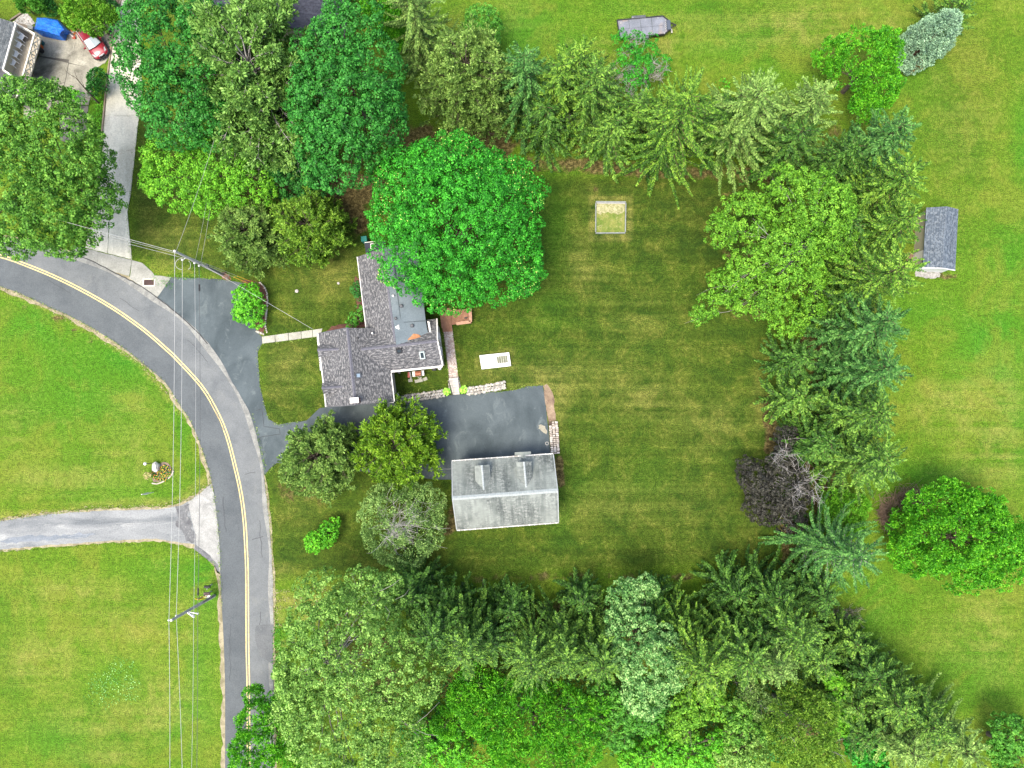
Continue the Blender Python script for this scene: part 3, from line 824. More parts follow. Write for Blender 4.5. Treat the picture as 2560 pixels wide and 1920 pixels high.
# small fittings
def skylight(u, v, tri, w_, h_, mf, mg, ang, name='skylight', z0=5.0):
    c = on_plane(tri, u, v, 0, z0)
    n = (tri[1] - tri[0]).cross(tri[2] - tri[0]).normalized()
    if n.z < 0: n = -n
    ex = Vector((math.cos(ang), math.sin(ang), 0)); ex = (ex - n * ex.dot(n)).normalized(); ey = n.cross(ex)
    R_ = Matrix((ex, ey, n)).transposed()
    mb = MB()
    for s in (-1, 1):
        mb.box(c + ex * s * (w_ / 2 - .05) + n * 0.07, (0.1, h_, 0.16), M=R_)
        mb.box(c + ey * s * (h_ / 2 - .05) + n * 0.068, (w_ - .2, 0.1, 0.155), M=R_)
    par = mb.build(name, mf, house)
    mb = MB(); mb.box(c + n * 0.06, (w_ - .21, h_ - .21, 0.1), M=R_); mb.build('glass', mg, par)
    return par
HA = math.radians(5.8)
skylight(895, 939, wE, 0.56, 0.56, m_dmetal, m_glassb, HA)
skylight(998, 876.5, eS, 0.56, 0.50, m_black, m_glass, HA)
skylight(1055.6, 887, eS, 0.52, 0.82, surf('pale aluminium frame', (.5, .58, .55), None, 2, .4), m_glass, HA)
def vent(u, v, tri, r, h, mat, base=None, name='vent', dz=0.0, par=None):
    c = on_plane(tri, u, v, dz) if tri else on_flat(u, v, dz)
    mb = MB()
    if base: mb.box(c + Vector((0, 0, 0.03)), (base, base, 0.05), HA)
    mb.lathe(c, [(r * 1.15, 0), (r * 0.95, h * .4), (r * .95, h * .7), (r * 1.2, h * .72), (r * .8, h)], 10)
    return mb.build(name, mat, par or house)
vent(989.3, 796.6, None, 0.13, 0.22, m_dmetal, 0.30)
vent(992.7, 818.3, None, 0.12, 0.2, m_white, 0.42)
vent(1030.7, 814.7, None, 0.15, 0.3, m_dmetal, 0.32)
vent(1003.7, 765.6, None, 0.15, 0.25, m_dmetal, 0.3)
vent(983.5, 740, None, 0.10, 0.25, m_white)
vent(895.7, 845, wE, 0.05, 0.35, m_black, name='vent_pipe')
vent(931.6, 833.5, wE, 0.09, 0.3, m_white, name='vent_pipe')
c = on_plane(wE, 969.5, 856.7, 0.12, 5.2)
mb = MB(); mb.box(c + Vector((0, 0.05, 0)), (0.34, 0.22, 0.28), HA, bev=.03); mb.box(c + Vector((0.01, -0.14, -0.02)), (0.3, 0.14, 0.2), HA)
mb.build('box_vent', m_black, house)
# chimney on the south end
c = P(885.6, 1000.6, 6.6)
mb = MB(); mb.box((c.x + .02, c.y, 5.9), (0.74, 0.46, 1.2), HA); chm = mb.build('chimney', m_brick, house)
mb = MB(); mb.box((c.x, c.y, 6.56), (0.86, 0.54, 0.12), HA, bev=.03); mb.box((c.x + .16, c.y, 6.66), (0.2, 0.14, 0.1), HA); mb.build('chimney_cap', m_white, chm)
# ridges
ridgecaps(Rn, Rs, m_cap, house); ridgecaps(P(902, 873, 5.45), E1, m_cap, house); ridgecaps(nR0, P(989, 853, 5.45), m_cap, house, wid=.36, h=.06)
# dormers on the west slope
for nm, pts in (('d1', ((794.5, 863.5), (842, 862), (793.5, 874.8), (851, 872.3), (796.5, 892.5), (846, 890.5))), ('d2', ((805, 957.5), (850, 952.5), (804.5, 969.8), (858, 966.5), (809, 985.5), (853, 981)))):
    zl, zr = 4.75, 5.2
    n0, n1, r0, r1, s0, s1 = [P(p[0], p[1], z) for p, z in zip(pts, (zl, zl + .0, zr, zr, zl, zl))]
    dm = MB()
    dm.slab([n0, r0, r1, n1], 0.07); dm.slab([r0, s0, s1, r1], 0.07)
    dorm = dm.build('dormer', m_sh, house)
    ridgecaps(r0, r1, m_cap, dorm, 0.18, 0.24)
    mb = MB()
    i0 = n0.lerp(s0, .12); i1 = s0.lerp(n0, .12); ins = (n1 - n0).normalized() * 0.25
    a0, a1, ar = i0 + ins, i1 + ins, r0 + ins
    e0 = n1.lerp(s1, .12); e1 = s1.lerp(n1, .12)
    for p, q in ((a0, a1), (a1, e1), (e0, a0)):
        mb.add([(p.x, p.y, EZ - .3), (q.x, q.y, EZ - .3), (q.x, q.y, zl - .02), (p.x, p.y, zl - .02)], [(0, 1, 2, 3)])
    mb.add([a0 - Vector((0, 0, .02)), a1 - Vector((0, 0, .02)), ar - Vector((0, 0, .09))], [(0, 1, 2)])
    mb.build('dormer_wall', m_siding, dorm)
# walls
w1 = inset([A, B, Cc, Dd], 0.32)
walls('wall', w1, 0, [EZ - .12] * 4, m_cream, house)
gb = (w1[1] + w1[2]) / 2
mb = MB(); mb.add([(w1[1].x, w1[1].y, EZ - .13), (w1[2].x, w1[2].y, EZ - .13), (gb.x, gb.y, 5.74)], [(0, 1, 2)]); mb.build('gable', m_cream, house); mb = MB()
gt = (w1[0] + w1[3]) / 2
mb.add([(w1[0].x, w1[0].y, EZ - .13), (w1[3].x, w1[3].y, EZ - .13), (gt.x, gt.y, 5.74)], [(0, 1, 2)])
mb.build('gable', m_cream, house)
sw2, se2, ne2, nw2 = eSW, eSE, eNE, eNW
w2 = inset([sw2, se2, ne2, nw2], 0.30)
ed = (se2 - sw2).normalized(); ed = Vector((ed.x, ed.y))
w2[1] = w2[1] + ed * 0.12; w2[2] = w2[2] + ed * 0.12
walls('wall', w2, 0, [EZ - .12] * 4, m_cream, house)
ge = (w2[1] + w2[2]) / 2
mb = MB(); mb.add([(w2[1].x, w2[1].y, EZ - .13), (w2[2].x, w2[2].y, EZ - .13), (ge.x, ge.y, 5.3)], [(0, 1, 2)]); mb.build('gable', m_cream, house)
w3 = inset([nA, nB, P(1062, 845, EZ), P(1040, 612, EZ)], 0.25)
walls('wall', w3, 0, [EZ - .12, EZ - .12, fz1 - .15, fz1 - .15], m_cream, house)
# windows and door in the walls that face the yard
def wallwin(p, q, s, z, w_, h_, name='window', mg=None, depth=0.06):
    p, q = Vector((p[0], p[1], 0)), Vector((q[0], q[1], 0))
    t_ = (q - p).normalized(); o_ = Vector((t_.y, -t_.x, 0))
    cen = p.lerp(q, s) + Vector((0, 0, z))
    R_ = Matrix((t_, o_, Vector((0, 0, 1)))).transposed()
    mb = MB()
    for k in (-1, 1):
        mb.box(cen + t_ * k * (w_ / 2) + o_ * depth / 2, (0.09, depth, h_ + .09), M=R_)
        mb.box(cen + Vector((0, 0, k * h_ / 2)) + o_ * depth / 2, (w_ - .09, depth * .9, 0.09), M=R_)
    mb.box(cen + o_ * depth * .45, (w_ - .09, depth * .6, 0.05), M=R_)
    f_ = mb.build(name, m_white, house)
    mb = MB(); mb.box(cen + o_ * 0.012, (w_ - .09, 0.02, h_ - .09), M=R_); mb.build('pane', mg or m_glass, f_)
# outline runs A,B,C,D = NW,SW,SE,NE so outward normal is to the right of travel
for s, z in ((0.35, 2.9), (0.7, 2.9), (0.35, 1.2), (0.7, 1.2)):
    wallwin(w2[1], w2[2], s, z, 0.8, 1.0)
for s in (0.3, 0.62):
    wallwin(w1[2], w1[3], s, 2.6, 0.7, 0.9)
    wallwin(w2[0], w2[1], s + .1, 2.4, 0.8, 1.0)
for s in (0.25, 0.75):
    wallwin(w1[1], w1[2], s, 2.6, 0.8, 1.1)
    wallwin(w1[0], w1[1], s, 2.6, 0.8, 1.1)
# gutters, fascia, rakes
def gutter(a, b, r=0.09, out=None, mat=None, parent=house, name='gutter', dz=-0.04):
    a, b = Vector(a), Vector(b)
    if out is None: out = Vector((0, 0, 0))
    mb = MB(); mb.bar(a + out + Vector((0, 0, dz)), b + out + Vector((0, 0, dz)), r * 1.8, 0.14); return mb.build(name, mat or m_gutter, parent)
we = Vector((-math.cos(HA), -math.sin(HA), 0)); ss_ = Vector((math.sin(HA), -math.cos(HA), 0))
gutter(A, B, 0.055, we * 0.06)
gutter(P(977, 926.3, EZ), eSE, 0.10, ss_ * 0.11)
gutter(Cc, Cc.lerp(Dd, 0.38), 0.05, -we * 0.06)
gutter(nA, P(916, 820, EZ), 0.04, we * 0.05)
gutter(P(974, 1004.3, EZ), P(984, 1003.3, EZ), 0.06, ss_ * 0.08)
def rake(a, b, o_, w_, h_, mt_, par, nm='rake_board'):
    mb = MB(); mb.bar(a + Vector(o_), b + Vector(o_), w_, h_); mb.build(nm, mt_, par)
rake(E1, eSE, (.05, 0, -.05), .12, .16, m_white, house); rake(E1, eNE, (.05, 0, -.05), .12, .16, m_white, house)
rake(A, Rn, (0, .04, -.06), .06, .12, m_dmetal, house); rake(B, Rs, (0, -.04, -.06), .06, .12, m_dmetal, house); rake(Rs, Cc, (0, -.04, -.06), .06, .12, m_dmetal, house)
# little rail/gutter brackets on the east side of the flat roof
mb = MB()
mb.bar(P(1069.5, 803, 4.8), P(1075, 831, 4.8), 0.07, 0.07); mb.bar(P(1072.5, 803, 4.8), P(1077.5, 829, 4.8), 0.05, 0.05)
for k in range(5): mb.bar(P(1069.8 + k * 1.2, 805 + k * 6, 4.8), P(1073.4 + k * 1.1, 805 + k * 6, 4.8), 0.05, 0.05)
mb.build('ladder_bracket', m_gutter, house)
# white canopy and bay on the street side
mb = MB(); mb.slab([P(792, 843, 2.6), P(798, 843, 2.6), P(800.5, 867, 2.6), P(794.5, 867, 2.6)], 0.1); mb.slab([P(795, 834, 2.6), P(806, 831, 2.6), P(806, 834, 2.6), P(796, 838, 2.6)], 0.1)
mb.build('entry_canopy', m_white, house)
mb = MB(); mb.slab([P(797, 893, 1.3), P(803, 893, 1.3), P(805.5, 926, 1.3), P(800, 926, 1.3)], 1.3); bay = mb.build('bay_window', surf('grey white panel', (.62, .62, .60), None, 2), house)
mb = MB()
for v in (897, 903, 909): mb.box(P(799.8 + (v - 893) * .07, v, 1.31), (0.14, 0.18, 0.03), HA)
mb.build('pane', m_glass, bay)
# side porch with slatted floor and white rail (south-east corner of west wing)
q = [P(985, 989, 0.9), P(996.5, 988, 0.9), P(998, 1002.5, 0.9), P(986.5, 1003.5, 0.9)]

pm = MB(); pm.slab([p - Vector((0, 0, .05)) for p in q], 0.8); porch = pm.build('porch', surf('porch framing', (.3, .27, .22), None, 3), house)
for k in range(6):
    a = q[0].lerp(q[1], (k + .5) / 6); b = q[3].lerp(q[2], (k + .5) / 6)
    mb = MB(); mb.bar(a, b, 0.065, 0.04); mb.build('plank', surf('weathered plank', (.46, .43, .36), (.36, .33, .27), 3) if k == 0 else bpy.data.materials['weathered plank'], porch)
mb = MB()
for a, b in ((q[0], q[1]), (q[1], q[2]), (q[3], q[2])):
    up = Vector((0, 0, 0.95))
    mb.bar(a + up, b + up, 0.10, 0.08)
    for s in (0, .33, .66, 1):
        mb.bar(a.lerp(b, s), a.lerp(b, s) + up, 0.05, 0.05, (0, 1, 0))
mb.lathe(q[1] + Vector((0.05, 0.02, 0.95)), [(0.05, 0), (0.15, .08), (0.16, .18), (0.05, .26)], 10)
mb.build('railing', m_white, porch)
# small dark lean-to at the north end
mb = MB(); mb.slab([P(911, 609, 2.9), P(962, 603, 2.9), P(964, 625, 3.3), P(915, 634, 3.3)], 0.1); mb.build('lean_to_roof', surf('near-black slate', (.05, .055, .075), (.035, .04, .055), 2), house)
mb = MB()
for a, b in (((912, 606.5), (940, 603.5)), ((927, 609), (927.5, 622)), ((927.5, 610), (940, 609)), ((927.5, 622), (938, 621))): mb.bar(P(a[0], a[1], 3.15), P(b[0], b[1], 3.15), 0.11 if a[0] > 920 else .07, 0.06)
mb.build('roof_window_frame', m_white, house)

# ------------------------------------------------------------------ garage
gar = thing('garage', 'garage with pale streaked shingle roof and two small dormers beside the parking court', 'garage', tuple(P(1262, 1230, 0)))
gz, gr = 3.5, 6.0
g1 = P(1129.7, 1154, gz); g2 = P(1383.5, 1136, gz); g3 = P(1396.6, 1304.7, gz); g4 = P(1141.7, 1324, gz)
r1 = P(1131, 1246, gr); r2 = P(1394.4, 1226.5, gr)
slabpart('roof', [g1, r1, r2, g2], m_shg, gar); slabpart('roof', [r1, g4, g3, r2], m_shg, gar)
mb = MB()
for s in (-1, 1):
    pass
rr = (r2 - r1).normalized(); ns = Vector((-rr.y, rr.x, 0))
mb = MB()
nseg = 44
for k in range(nseg):
    p, q_ = r1.lerp(r2, k / nseg), r1.lerp(r2, (k + .96) / nseg)
    mb.add([p + ns * .2 - Vector((0, 0, .10)), p + Vector((0, 0, .05)), p - ns * .2 - Vector((0, 0, .10)), q_ + ns * .2 - Vector((0, 0, .10)), q_ + Vector((0, 0, .065)), q_ - ns * .2 - Vector((0, 0, .10))], [(0, 1, 4, 3), (1, 2, 5, 4), (3, 4, 5), (0, 2, 1)])
mb.build('ridge_cap', m_capg, gar, kind='stuff')
gN = (g1, r1, g2); 
for pts in (((1186.4, 1164.4), (1223.7, 1161.5), (1188.5, 1205.6), (1227.3, 1201.3), (1209.5, 1225), (1204.6, 1163)), ((1291.2, 1155.7), (1328.6, 1153), (1293, 1197), (1332, 1194.8), (1315.5, 1218.6), (1309.9, 1154.4))):
    ze = 4.95
    a, b, c, d, e, f = [P(p[0], p[1], z) for p, z in zip(pts, (ze, ze, ze, ze, 5.62, 5.62))]
    mb = MB(); mb.slab([a, c, e, f], 0.08); mb.slab([f, e, d, b], 0.08)
    dorm = mb.build('dormer', m_shg, gar)
    mb = MB(); t_ = (e - f).normalized()
    for k in range(12):
        p = f.lerp(e, k / 12); q_ = f.lerp(e, (k + .94) / 12); s_ = Vector((-t_.y, t_.x, 0)) * .09
        mb.add([p + s_ + Vector((0, 0, -.01)), p + Vector((0, 0, .05)), p - s_ + Vector((0, 0, -.01)), q_ + s_ + Vector((0, 0, -.01)), q_ + Vector((0, 0, .05)), q_ - s_ + Vector((0, 0, -.01))], [(0, 1, 4, 3), (1, 2, 5, 4)])
    mb.build('ridge_cap', m_capg, dorm, kind='stuff')
    mb = MB()
    ia, ib = a.lerp(b, .1), b.lerp(a, .1); inn = (c - a).normalized() * .12
    ic, id_ = c.lerp(d, .1), d.lerp(c, .1)
    for p, q_ in ((ia + inn, ib + inn), (ia + inn, ic), (ib + inn, id_)):
        mb.add([(p.x, p.y, 3.5), (q_.x, q_.y, 3.5), (q_.x, q_.y, ze - .03), (p.x, p.y, ze - .03)], [(0, 1, 2, 3)])
    pk = f + inn
    mb.add([ia + inn - Vector((0, 0, .03)), ib + inn - Vector((0, 0, .03)), pk - Vector((0, 0, .1))], [(0, 1, 2)])
    mb.build('dormer_wall', m_siding, dorm)
# hood over the loading door
a, b, c, d = P(1286.6, 1131, 3.25), P(1327.3, 1128.7, 3.25), P(1327.6, 1150, 3.25), P(1287, 1152, 3.25)
e, f = P(1308, 1129.6, 3.65), P(1308.6, 1151, 3.65)
mb = MB(); mb.slab([a, e, f, d], 0.08); mb.slab([e, b, c, f], 0.08); mb.build('door_hood', m_shg, gar)
wg = inset([g1, g2, g3, g4], 0.3)
walls('wall', wg, 0, [gz - .12] * 4, m_siding, gar)
for i, j in ((0, 3), (1, 2)):
    m_ = (wg[i] + wg[j]) / 2
    mesh('gable', [(wg[i].x, wg[i].y, gz - .13), (wg[j].x, wg[j].y, gz - .13), (m_.x, m_.y, gr - .25)], [(0, 1, 2)], m_siding, gar)
for s in (0.18, 0.45, 0.74):
    p = wg[0].lerp(wg[1], s); R_ = Matrix.Rotation(HA - .03, 3, 'Z')
    mb = MB(); mb.box((p.x, p.y + 0.04, 1.15), (2.4, 0.06, 2.3), M=R_); gd = mb.build('garage_door', surf('garage door', (.66, .66, .63), None, 2) if s < .2 else bpy.data.materials['garage door'], gar)
    for k in range(4):
        mb = MB(); mb.box((p.x, p.y + 0.085, 0.32 + k * .56), (2.3, 0.03, 0.5), M=R_); mb.build('panel', bpy.data.materials['garage door'], gd)
for a, b, o in ((g1, g2, 1), (g4, g3, -1)):
    gt_ = gutter(a, b, 0.06, ns * 0.08 * o, surf('stained gutter', (.60, .62, .60), (.3, .28, .24), 3, .6) if o > 0 else bpy.data.materials['stained gutter'], gar)
    mb = MB()
    for k in range(19): mb.box(a.lerp(b, (k + .5) / 19) + ns * .08 * o + Vector((0, 0, .045)), (0.05, 0.14, 0.03), HA)
    mb.build('gutter_strap', m_white, gt_, kind='stuff')
m_rake = surf('pale rake edge', (.42, .45, .44), (.30, .32, .31), 3)
for a, b in ((g1, r1), (r1, g4), (g2, r2), (r2, g3)): rake(a, b, (0, 0, 0), .09, .06, m_rake, gar)

# ------------------------------------------------------------------ shed beyond the east hedge
shed = thing('garden_shed', 'small shed with blue-grey shingle roof and bright white gable beside the eastern spruces', 'shed', tuple(P(2350, 600, 0)))
s1 = P(2316, 519, 2.2); s2 = P(2396, 523, 2.2); s3 = P(2388, 674.5, 2.2); s4 = P(2307, 668.7, 2.2)
q1 = P(2367, 516, 2.95); q2 = P(2357, 669.5, 2.95)
slabpart('roof', [s1, s4, q2, q1], m_shb, shed, .07); slabpart('roof', [q1, q2, s3, s2], m_shb, shed, .07)
ws = [P(2308, 524, 2.1), P(2378, 528, 2.1), P(2371, 678, 2.1), P(2300, 676, 2.1)]
ws = inset([s1, s2, s3, s4], 0.16)
for i, mt_ in ((0, m_siding), (1, m_tan), (2, m_siding), (3, m_tan)):
    a, b = ws[i], ws[(i + 1) % 4]
    mesh('wall', [(a.x, a.y, 0), (b.x, b.y, 0), (b.x, b.y, 2.14), (a.x, a.y, 2.14)], [(0, 1, 2, 3)], mt_, shed)
for i, j in ((0, 1), (2, 3)):
    m_ = (ws[i] + ws[j]) / 2
    mesh('gable', [(ws[i].x, ws[i].y, 2.14), (ws[j].x, ws[j].y, 2.14), (m_.x, m_.y, 2.86)], [(0, 1, 2)], m_siding, shed)
# white soffit/fascia under the south gable and a gravel skirt
rake(s4, q2, (0, -.03, -.08), .1, .12, m_siding, shed, 'fascia'); rake(q2, s3, (0, -.03, -.08), .1, .12, m_siding, shed, 'fascia')
mb = MB(); a, b = ws[3], ws[0]; dx = (b - a)
c = a.lerp(b, .22); mb.box((c.x - .06, c.y, .95), (.06, .9, 1.9), math.atan2(dx.y, dx.x) - math.pi / 2); mb.build('door', m_white, shed)
mb = MB(); mb.box((c.x - .4, c.y, .06), (.7, 1.2, .12), 0); mb.build('door_step', surf('brown step', (.2, .12, .08), None, 3), shed)
sheet('gravel_skirt', px([(2290, 672), (2352, 684), (2350, 694), (2320, 696), (2288, 690)]), 0.02, asphalt('grey gravel', (.45, .43, .42), (.25, .23, .22), 4, 10), .25, .08)

# ------------------------------------------------------------------ neighbour house with raised deck (upper left corner)
nb = thing('neighbour_house', 'neighbouring slate-roofed house with a raised deck and lattice railing, upper left corner', 'house', tuple(P(20, 110, 0)))
mr = [P(-120, 0, 4.6), P(39.3, 57.6, 4.2), P(8, 172.5, 4.2), P(-60, 190, 5.2), P(-150, 160, 6.2)]
slabpart('roof', [P(-75, 22, 5.2), P(39.3, 57.6, 4.4), P(7, 173, 4.4), P(-110, 140, 5.2)], m_shn, nb, .12)
slabpart('roof', [P(-110, 140, 5.2), P(-200, 120, 4.4), P(-165, -10, 4.4), P(-75, 22, 5.2)], m_shn, nb, .12)
wn = [P(-160, 0, 4.3), P(28, 62, 4.3), P(0, 168, 4.3), P(-192, 120, 4.3)]
walls('wall', wn, 0, [4.3] * 4, m_tan, nb)
mb = MB(); mb.bar(P(40.3, 58, 4.4), P(8.3, 173, 4.4), .14, .14); mb.build('gutter', m_gutter, nb)
# lower bay roof with white border
slabpart('bay_roof', [P(-20, 150, 3.9), P(7, 175, 3.9), P(31, 192, 3.9), P(22, 240, 3.9), P(-30, 240, 3.9)], surf('dark bay roof', (.10, .10, .11), (.06, .06, .07), 2), nb, .1)
mb = MB(); mb.bar(P(7, 174, 4.0), P(32, 191, 4.0), .17, .1); mb.bar(P(31.5, 190, 4.0), P(22, 240, 4.0), .17, .1); mb.bar(P(12, 232, 4.0), P(20, 236, 4.0), .1, .1); mb.build('gutter', m_gutter, nb)
DZ = 2.5

sheet_pts = [P(38, 62, DZ - .06), P(102, 97, DZ - .06), P(75, 192, DZ - .06), P(58, 258, DZ - .06), P(-12, 258, DZ - .06), P(8, 172, DZ - .06)]
dk = slabpart('deck', sheet_pts, surf('deck framing', (.20, .17, .13), None, 3), nb, .22)
m_pl = surf('weathered deck plank', (.58, .52, .40), (.40, .35, .25), 2.2, .85, fine=10)
a0, a1 = P(102, 97, DZ), P(52, 268, DZ)
dirv = (a1 - a0).normalized(); perp = Vector((dirv.y, -dirv.x, 0))
if perp.x > 0: perp = -perp
for k in range(20):
    o_ = perp * (0.09 + k * .155)
    st = 0.0 + max(0, k * .09)
    mb = MB(); mb.bar(a0 + o_ + dirv * (st - .1), a1 + o_, .14, .05); mb.build('plank', m_pl, dk)
mb = MB(); mb.slab([P(27, 211, DZ + .06), P(42, 214, DZ + .06), P(36, 236, DZ + .06), P(20, 232, DZ + .06)], .03); mb.build('door_mat', surf('charcoal mat', (.05, .05, .065), None, 3), nb)
# lattice railing
m_rail = surf('pale weathered rail', (.70, .66, .56), (.56, .52, .43), 3, .8)
def latrail(a, b, n, par):
    a, b = Vector(a), Vector(b); up = Vector((0, 0, 1.0))
    rl_ = MB(); rl_.bar(a + up, b + up, .16, .07); rl_.bar(a + up * .86, b + up * .86, .07, .07); rl_.bar(a + Vector((0, 0, .04)), b + Vector((0, 0, .04)), .15, .09)
    r_ = rl_.build('railing', m_rail, par)
    for k in range(n):
        p, q_ = a.lerp(b, k / n), a.lerp(b, (k + 1) / n)
        mb = MB(); mb.bar(p, p + up, .09, .09, (0, 1, 0)); mb.build('post', m_rail, r_)
        mb = MB(); mb.bar(p + up * .06, q_ + up * .82, .10, .08); mb.build('brace', m_rail, r_)
        mb = MB(); mb.bar(q_ + up * .06 + Vector((.06, 0, 0)), p + up * .82 + Vector((.06, 0, 0)), .10, .08); mb.build('brace', m_rail, r_)
latrail(P(102.4, 97, DZ), P(58, 256, DZ), 7, dk)
latrail(P(50, 68, DZ), P(102, 97, DZ), 2, dk)
for u, v in ((48, 112), (34, 165)):
    p = P(u, v, DZ); mb = MB(); mb.bar((p.x, p.y, 0), (p.x, p.y, DZ - .2), .14, .14, (0, 1, 0)); mb.build('post', m_rail, nb)
# white plastic chairs
m_chair = surf('white plastic', (1.0, 1.0, 1.0), (.95, .95, .95), 2, .45, bmp=0)
def chair(loc, rz, label):
    t_ = thing('plastic_chair', label, 'chair', loc, 'white plastic chairs on the raised deck')
    L = lambda o: setattr(o, 'matrix_world', o.matrix_world)
    def put(mb, nm):
        R_ = Matrix.Rotation(rz, 3, 'Z')
        mb.V = [tuple(R_ @ Vector(v) + Vector(loc)) for v in mb.V]
        return mb.build(nm, m_chair, t_)
    mb = MB(); mb.slab([(-.24, -.25, .45), (.25, -.27, .43), (.25, .27, .43), (-.24, .25, .45)], .03); put(mb, 'seat')
    mb = MB()
    prev = None
    for k in range(7):
        a = math.pi * (0.5 + (k) / 6)
        p = (-.22 + math.cos(a) * .16, math.sin(a) * .27)
        if prev: mb.add([(prev[0], prev[1], .46), (p[0], p[1], .46), (p[0] * 1.15 - .03, p[1], .88), (prev[0] * 1.15 - .03, prev[1], .88),
                         (prev[0] + .05, prev[1] * .9, .46), (p[0] + .05, p[1] * .9, .46), (p[0] * 1.15 + .05, p[1] * .88, .9), (prev[0] * 1.15 + .05, prev[1] * .88, .9)],
                        [(0, 1, 2, 3), (7, 6, 5, 4), (3, 2, 6, 7)])
        prev = p
    put(mb, 'backrest')
    for s in (-1, 1):
        mb = MB(); mb.bar((-.28, s * .28, .68), (.22, s * .29, .64), .07, .04); put(mb, 'armrest')
        for x, z in ((.24, .64), (-.27, .46)):
            mb = MB(); mb.bar((x * 1.15, s * .29, 0), (x, s * .27, z), .05, .05, (0, 1, 0)); put(mb, 'leg')
for (u, v), lb in zip(((60.5, 97.5), (54, 118), (46.5, 140.5), (39.5, 161.5)), ('white plastic chair at the blue tarp end of the deck row', 'white plastic chair on the deck, second from the blue tarp', 'white plastic chair on the deck, third from the blue tarp', 'white plastic chair nearest the dark door mat on the deck')):
    p = P(u, v, DZ + .06); chair(tuple(p), math.radians(-32), lb)

# dark-roofed building glimpsed between the trees at the top edge
dh = thing('dark_roofed_house', 'dark navy shingle roof glimpsed between the trees at the top edge', 'house', tuple(P(670, -20, 0)))
m_nav = shingles('dark navy shingles', (0.068, 0.074, 0.105), (0.050, 0.055, 0.082), (0.090, 0.096, 0.13), 0.5, 0.28)
d0, d1, d2, d3 = P(488, 40, 3.6), P(842, 84, 3.6), P(862, -60, 5.2), P(505, -104, 5.2)
slabpart('roof', [d0, d1, d2, d3], m_nav, dh, .12)
d4, d5 = P(882, -200, 3.6), P(520, -244, 3.6)
slabpart('roof', [d3, d2, d4, d5], m_nav, dh, .12)
walls('wall', inset([d0, d1, d4, d5], .3), 0, [3.45] * 4, m_tan, dh)
vent(610, 8, (d0, d1, d2), .06, .3, m_dmetal, name='vent_pipe', par=dh)
# ------------------------------------------------------------------ foliage generators
RNG = np.random.default_rng(11)
def unit(a): return a / np.maximum(np.linalg.norm(a, axis=-1, keepdims=True), 1e-9)
def rhombs(C, A, Nn, ln, wd):
    """leaf quads: centre, long axis, normal, length, width"""
    A = unit(A); S = unit(np.cross(Nn, A))
    ln = np.asarray(ln).reshape(-1, 1); wd = np.asarray(wd).reshape(-1, 1)
    l2, w2 = A * ln / 2, S * wd / 2
    V = np.stack([C - l2, C + w2 + l2 * .15, C + l2, C - w2 + l2 * .15], 1).reshape(-1, 3)
    return V, np.arange(len(V)).reshape(-1, 4)
def noise3(p, s, seed):
    r = np.random.default_rng(seed)
    o = np.zeros(len(p))
    for k in range(5):
        w_ = r.normal(size=3) * s * (1 + k * .6); o += np.sin(p @ w_ + r.uniform(0, 6.28)) / (1 + k * .5)
    return o / 2.2
def tubes(segs, n=5):
    """segs: list of (points (k,3), radii (k)) -> verts, quads"""
    Vs, Qs, base = [], [], 0
    ang = np.arange(n) * 2 * np.pi / n
    for pts, rad in segs:
        pts = np.asarray(pts, float); k = len(pts)
        T = unit(np.gradient(pts, axis=0))
        ref = np.array([0.31, 0.2, 0.93]) if abs(T[0, 2]) < .8 else np.array([1.0, .1, 0])
        S = unit(np.cross(T, ref)); B = np.cross(T, S)
        ring = pts[:, None, :] + (S[:, None, :] * np.cos(ang)[None, :, None] + B[:, None, :] * np.sin(ang)[None, :, None]) * np.asarray(rad, float)[:, None, None]
        Vs.append(ring.reshape(-1, 3))
        i = np.arange(k - 1)[:, None] * n + np.arange(n)[None, :]
        j = np.arange(k - 1)[:, None] * n + (np.arange(n)[None, :] + 1) % n
        Qs.append((np.stack([i, j, j + n, i + n], -1).reshape(-1, 4)) + base)
        base += k * n
    return np.concatenate(Vs), np.concatenate(Qs)
m_bark = surf('grey-brown bark', (0.17, 0.135, 0.105), (0.085, 0.065, 0.05), 3, 0.9, bmp=.02)
m_pale = surf('pale grey bark', (0.40, 0.38, 0.35), (0.22, 0.21, 0.19), 3, 0.9)
m_dead = surf('bleached dead twigs', (0.50, 0.48, 0.45), (0.32, 0.30, 0.28), 3, 0.9)
m_redbark = surf('reddish brown bark', (0.20, 0.125, 0.085), (0.11, 0.07, 0.05), 3, 0.9)

def curve(a, b, bend, k=6, rng=RNG):
    a, b = np.asarray(a, float), np.asarray(b, float)
    t = np.linspace(0, 1, k)[:, None]
    L = np.linalg.norm(b - a)
    w_ = rng.normal(size=3) * bend * L
    mid = np.sin(t * np.pi)
    return a + (b - a) * t + w_ * mid + np.array([0, 0, 1.0]) * mid * L * .08
def limbs(base, top_z, pts, r0, rng, fork=.35, trunk_r=None, twig=True):
    """trunk up to top_z, then limbs reaching the given points"""
    segs = []
    base = np.asarray(base, float)
    th = top_z
    tr = trunk_r or r0 * 1.6
    trunk = np.array([base, base + [0.05, .03, th * .4], base + [0.1, -.05, th * .75], base + [0, 0, th]])
    segs.append((trunk, [tr * 1.25, tr, tr * .85, tr * .6]))
    lsegs = []
    for p in pts:
        s = base + [0, 0, th * rng.uniform(fork, .98)]
        c = curve(s, p, .07, 7, rng)
        lsegs.append((c, np.linspace(r0 * .6, r0 * .12, 7)))
        if twig:
            for j in (3, 4, 5):
                q = c[j] + (p - s) * rng.uniform(.12, .3) + rng.normal(size=3) * .12 * np.linalg.norm(p - s)
                lsegs.append((curve(c[j], q, .08, 4, rng), np.linspace(r0 * .22, r0 * .06, 4)))
    return segs, lsegs
TREES = []
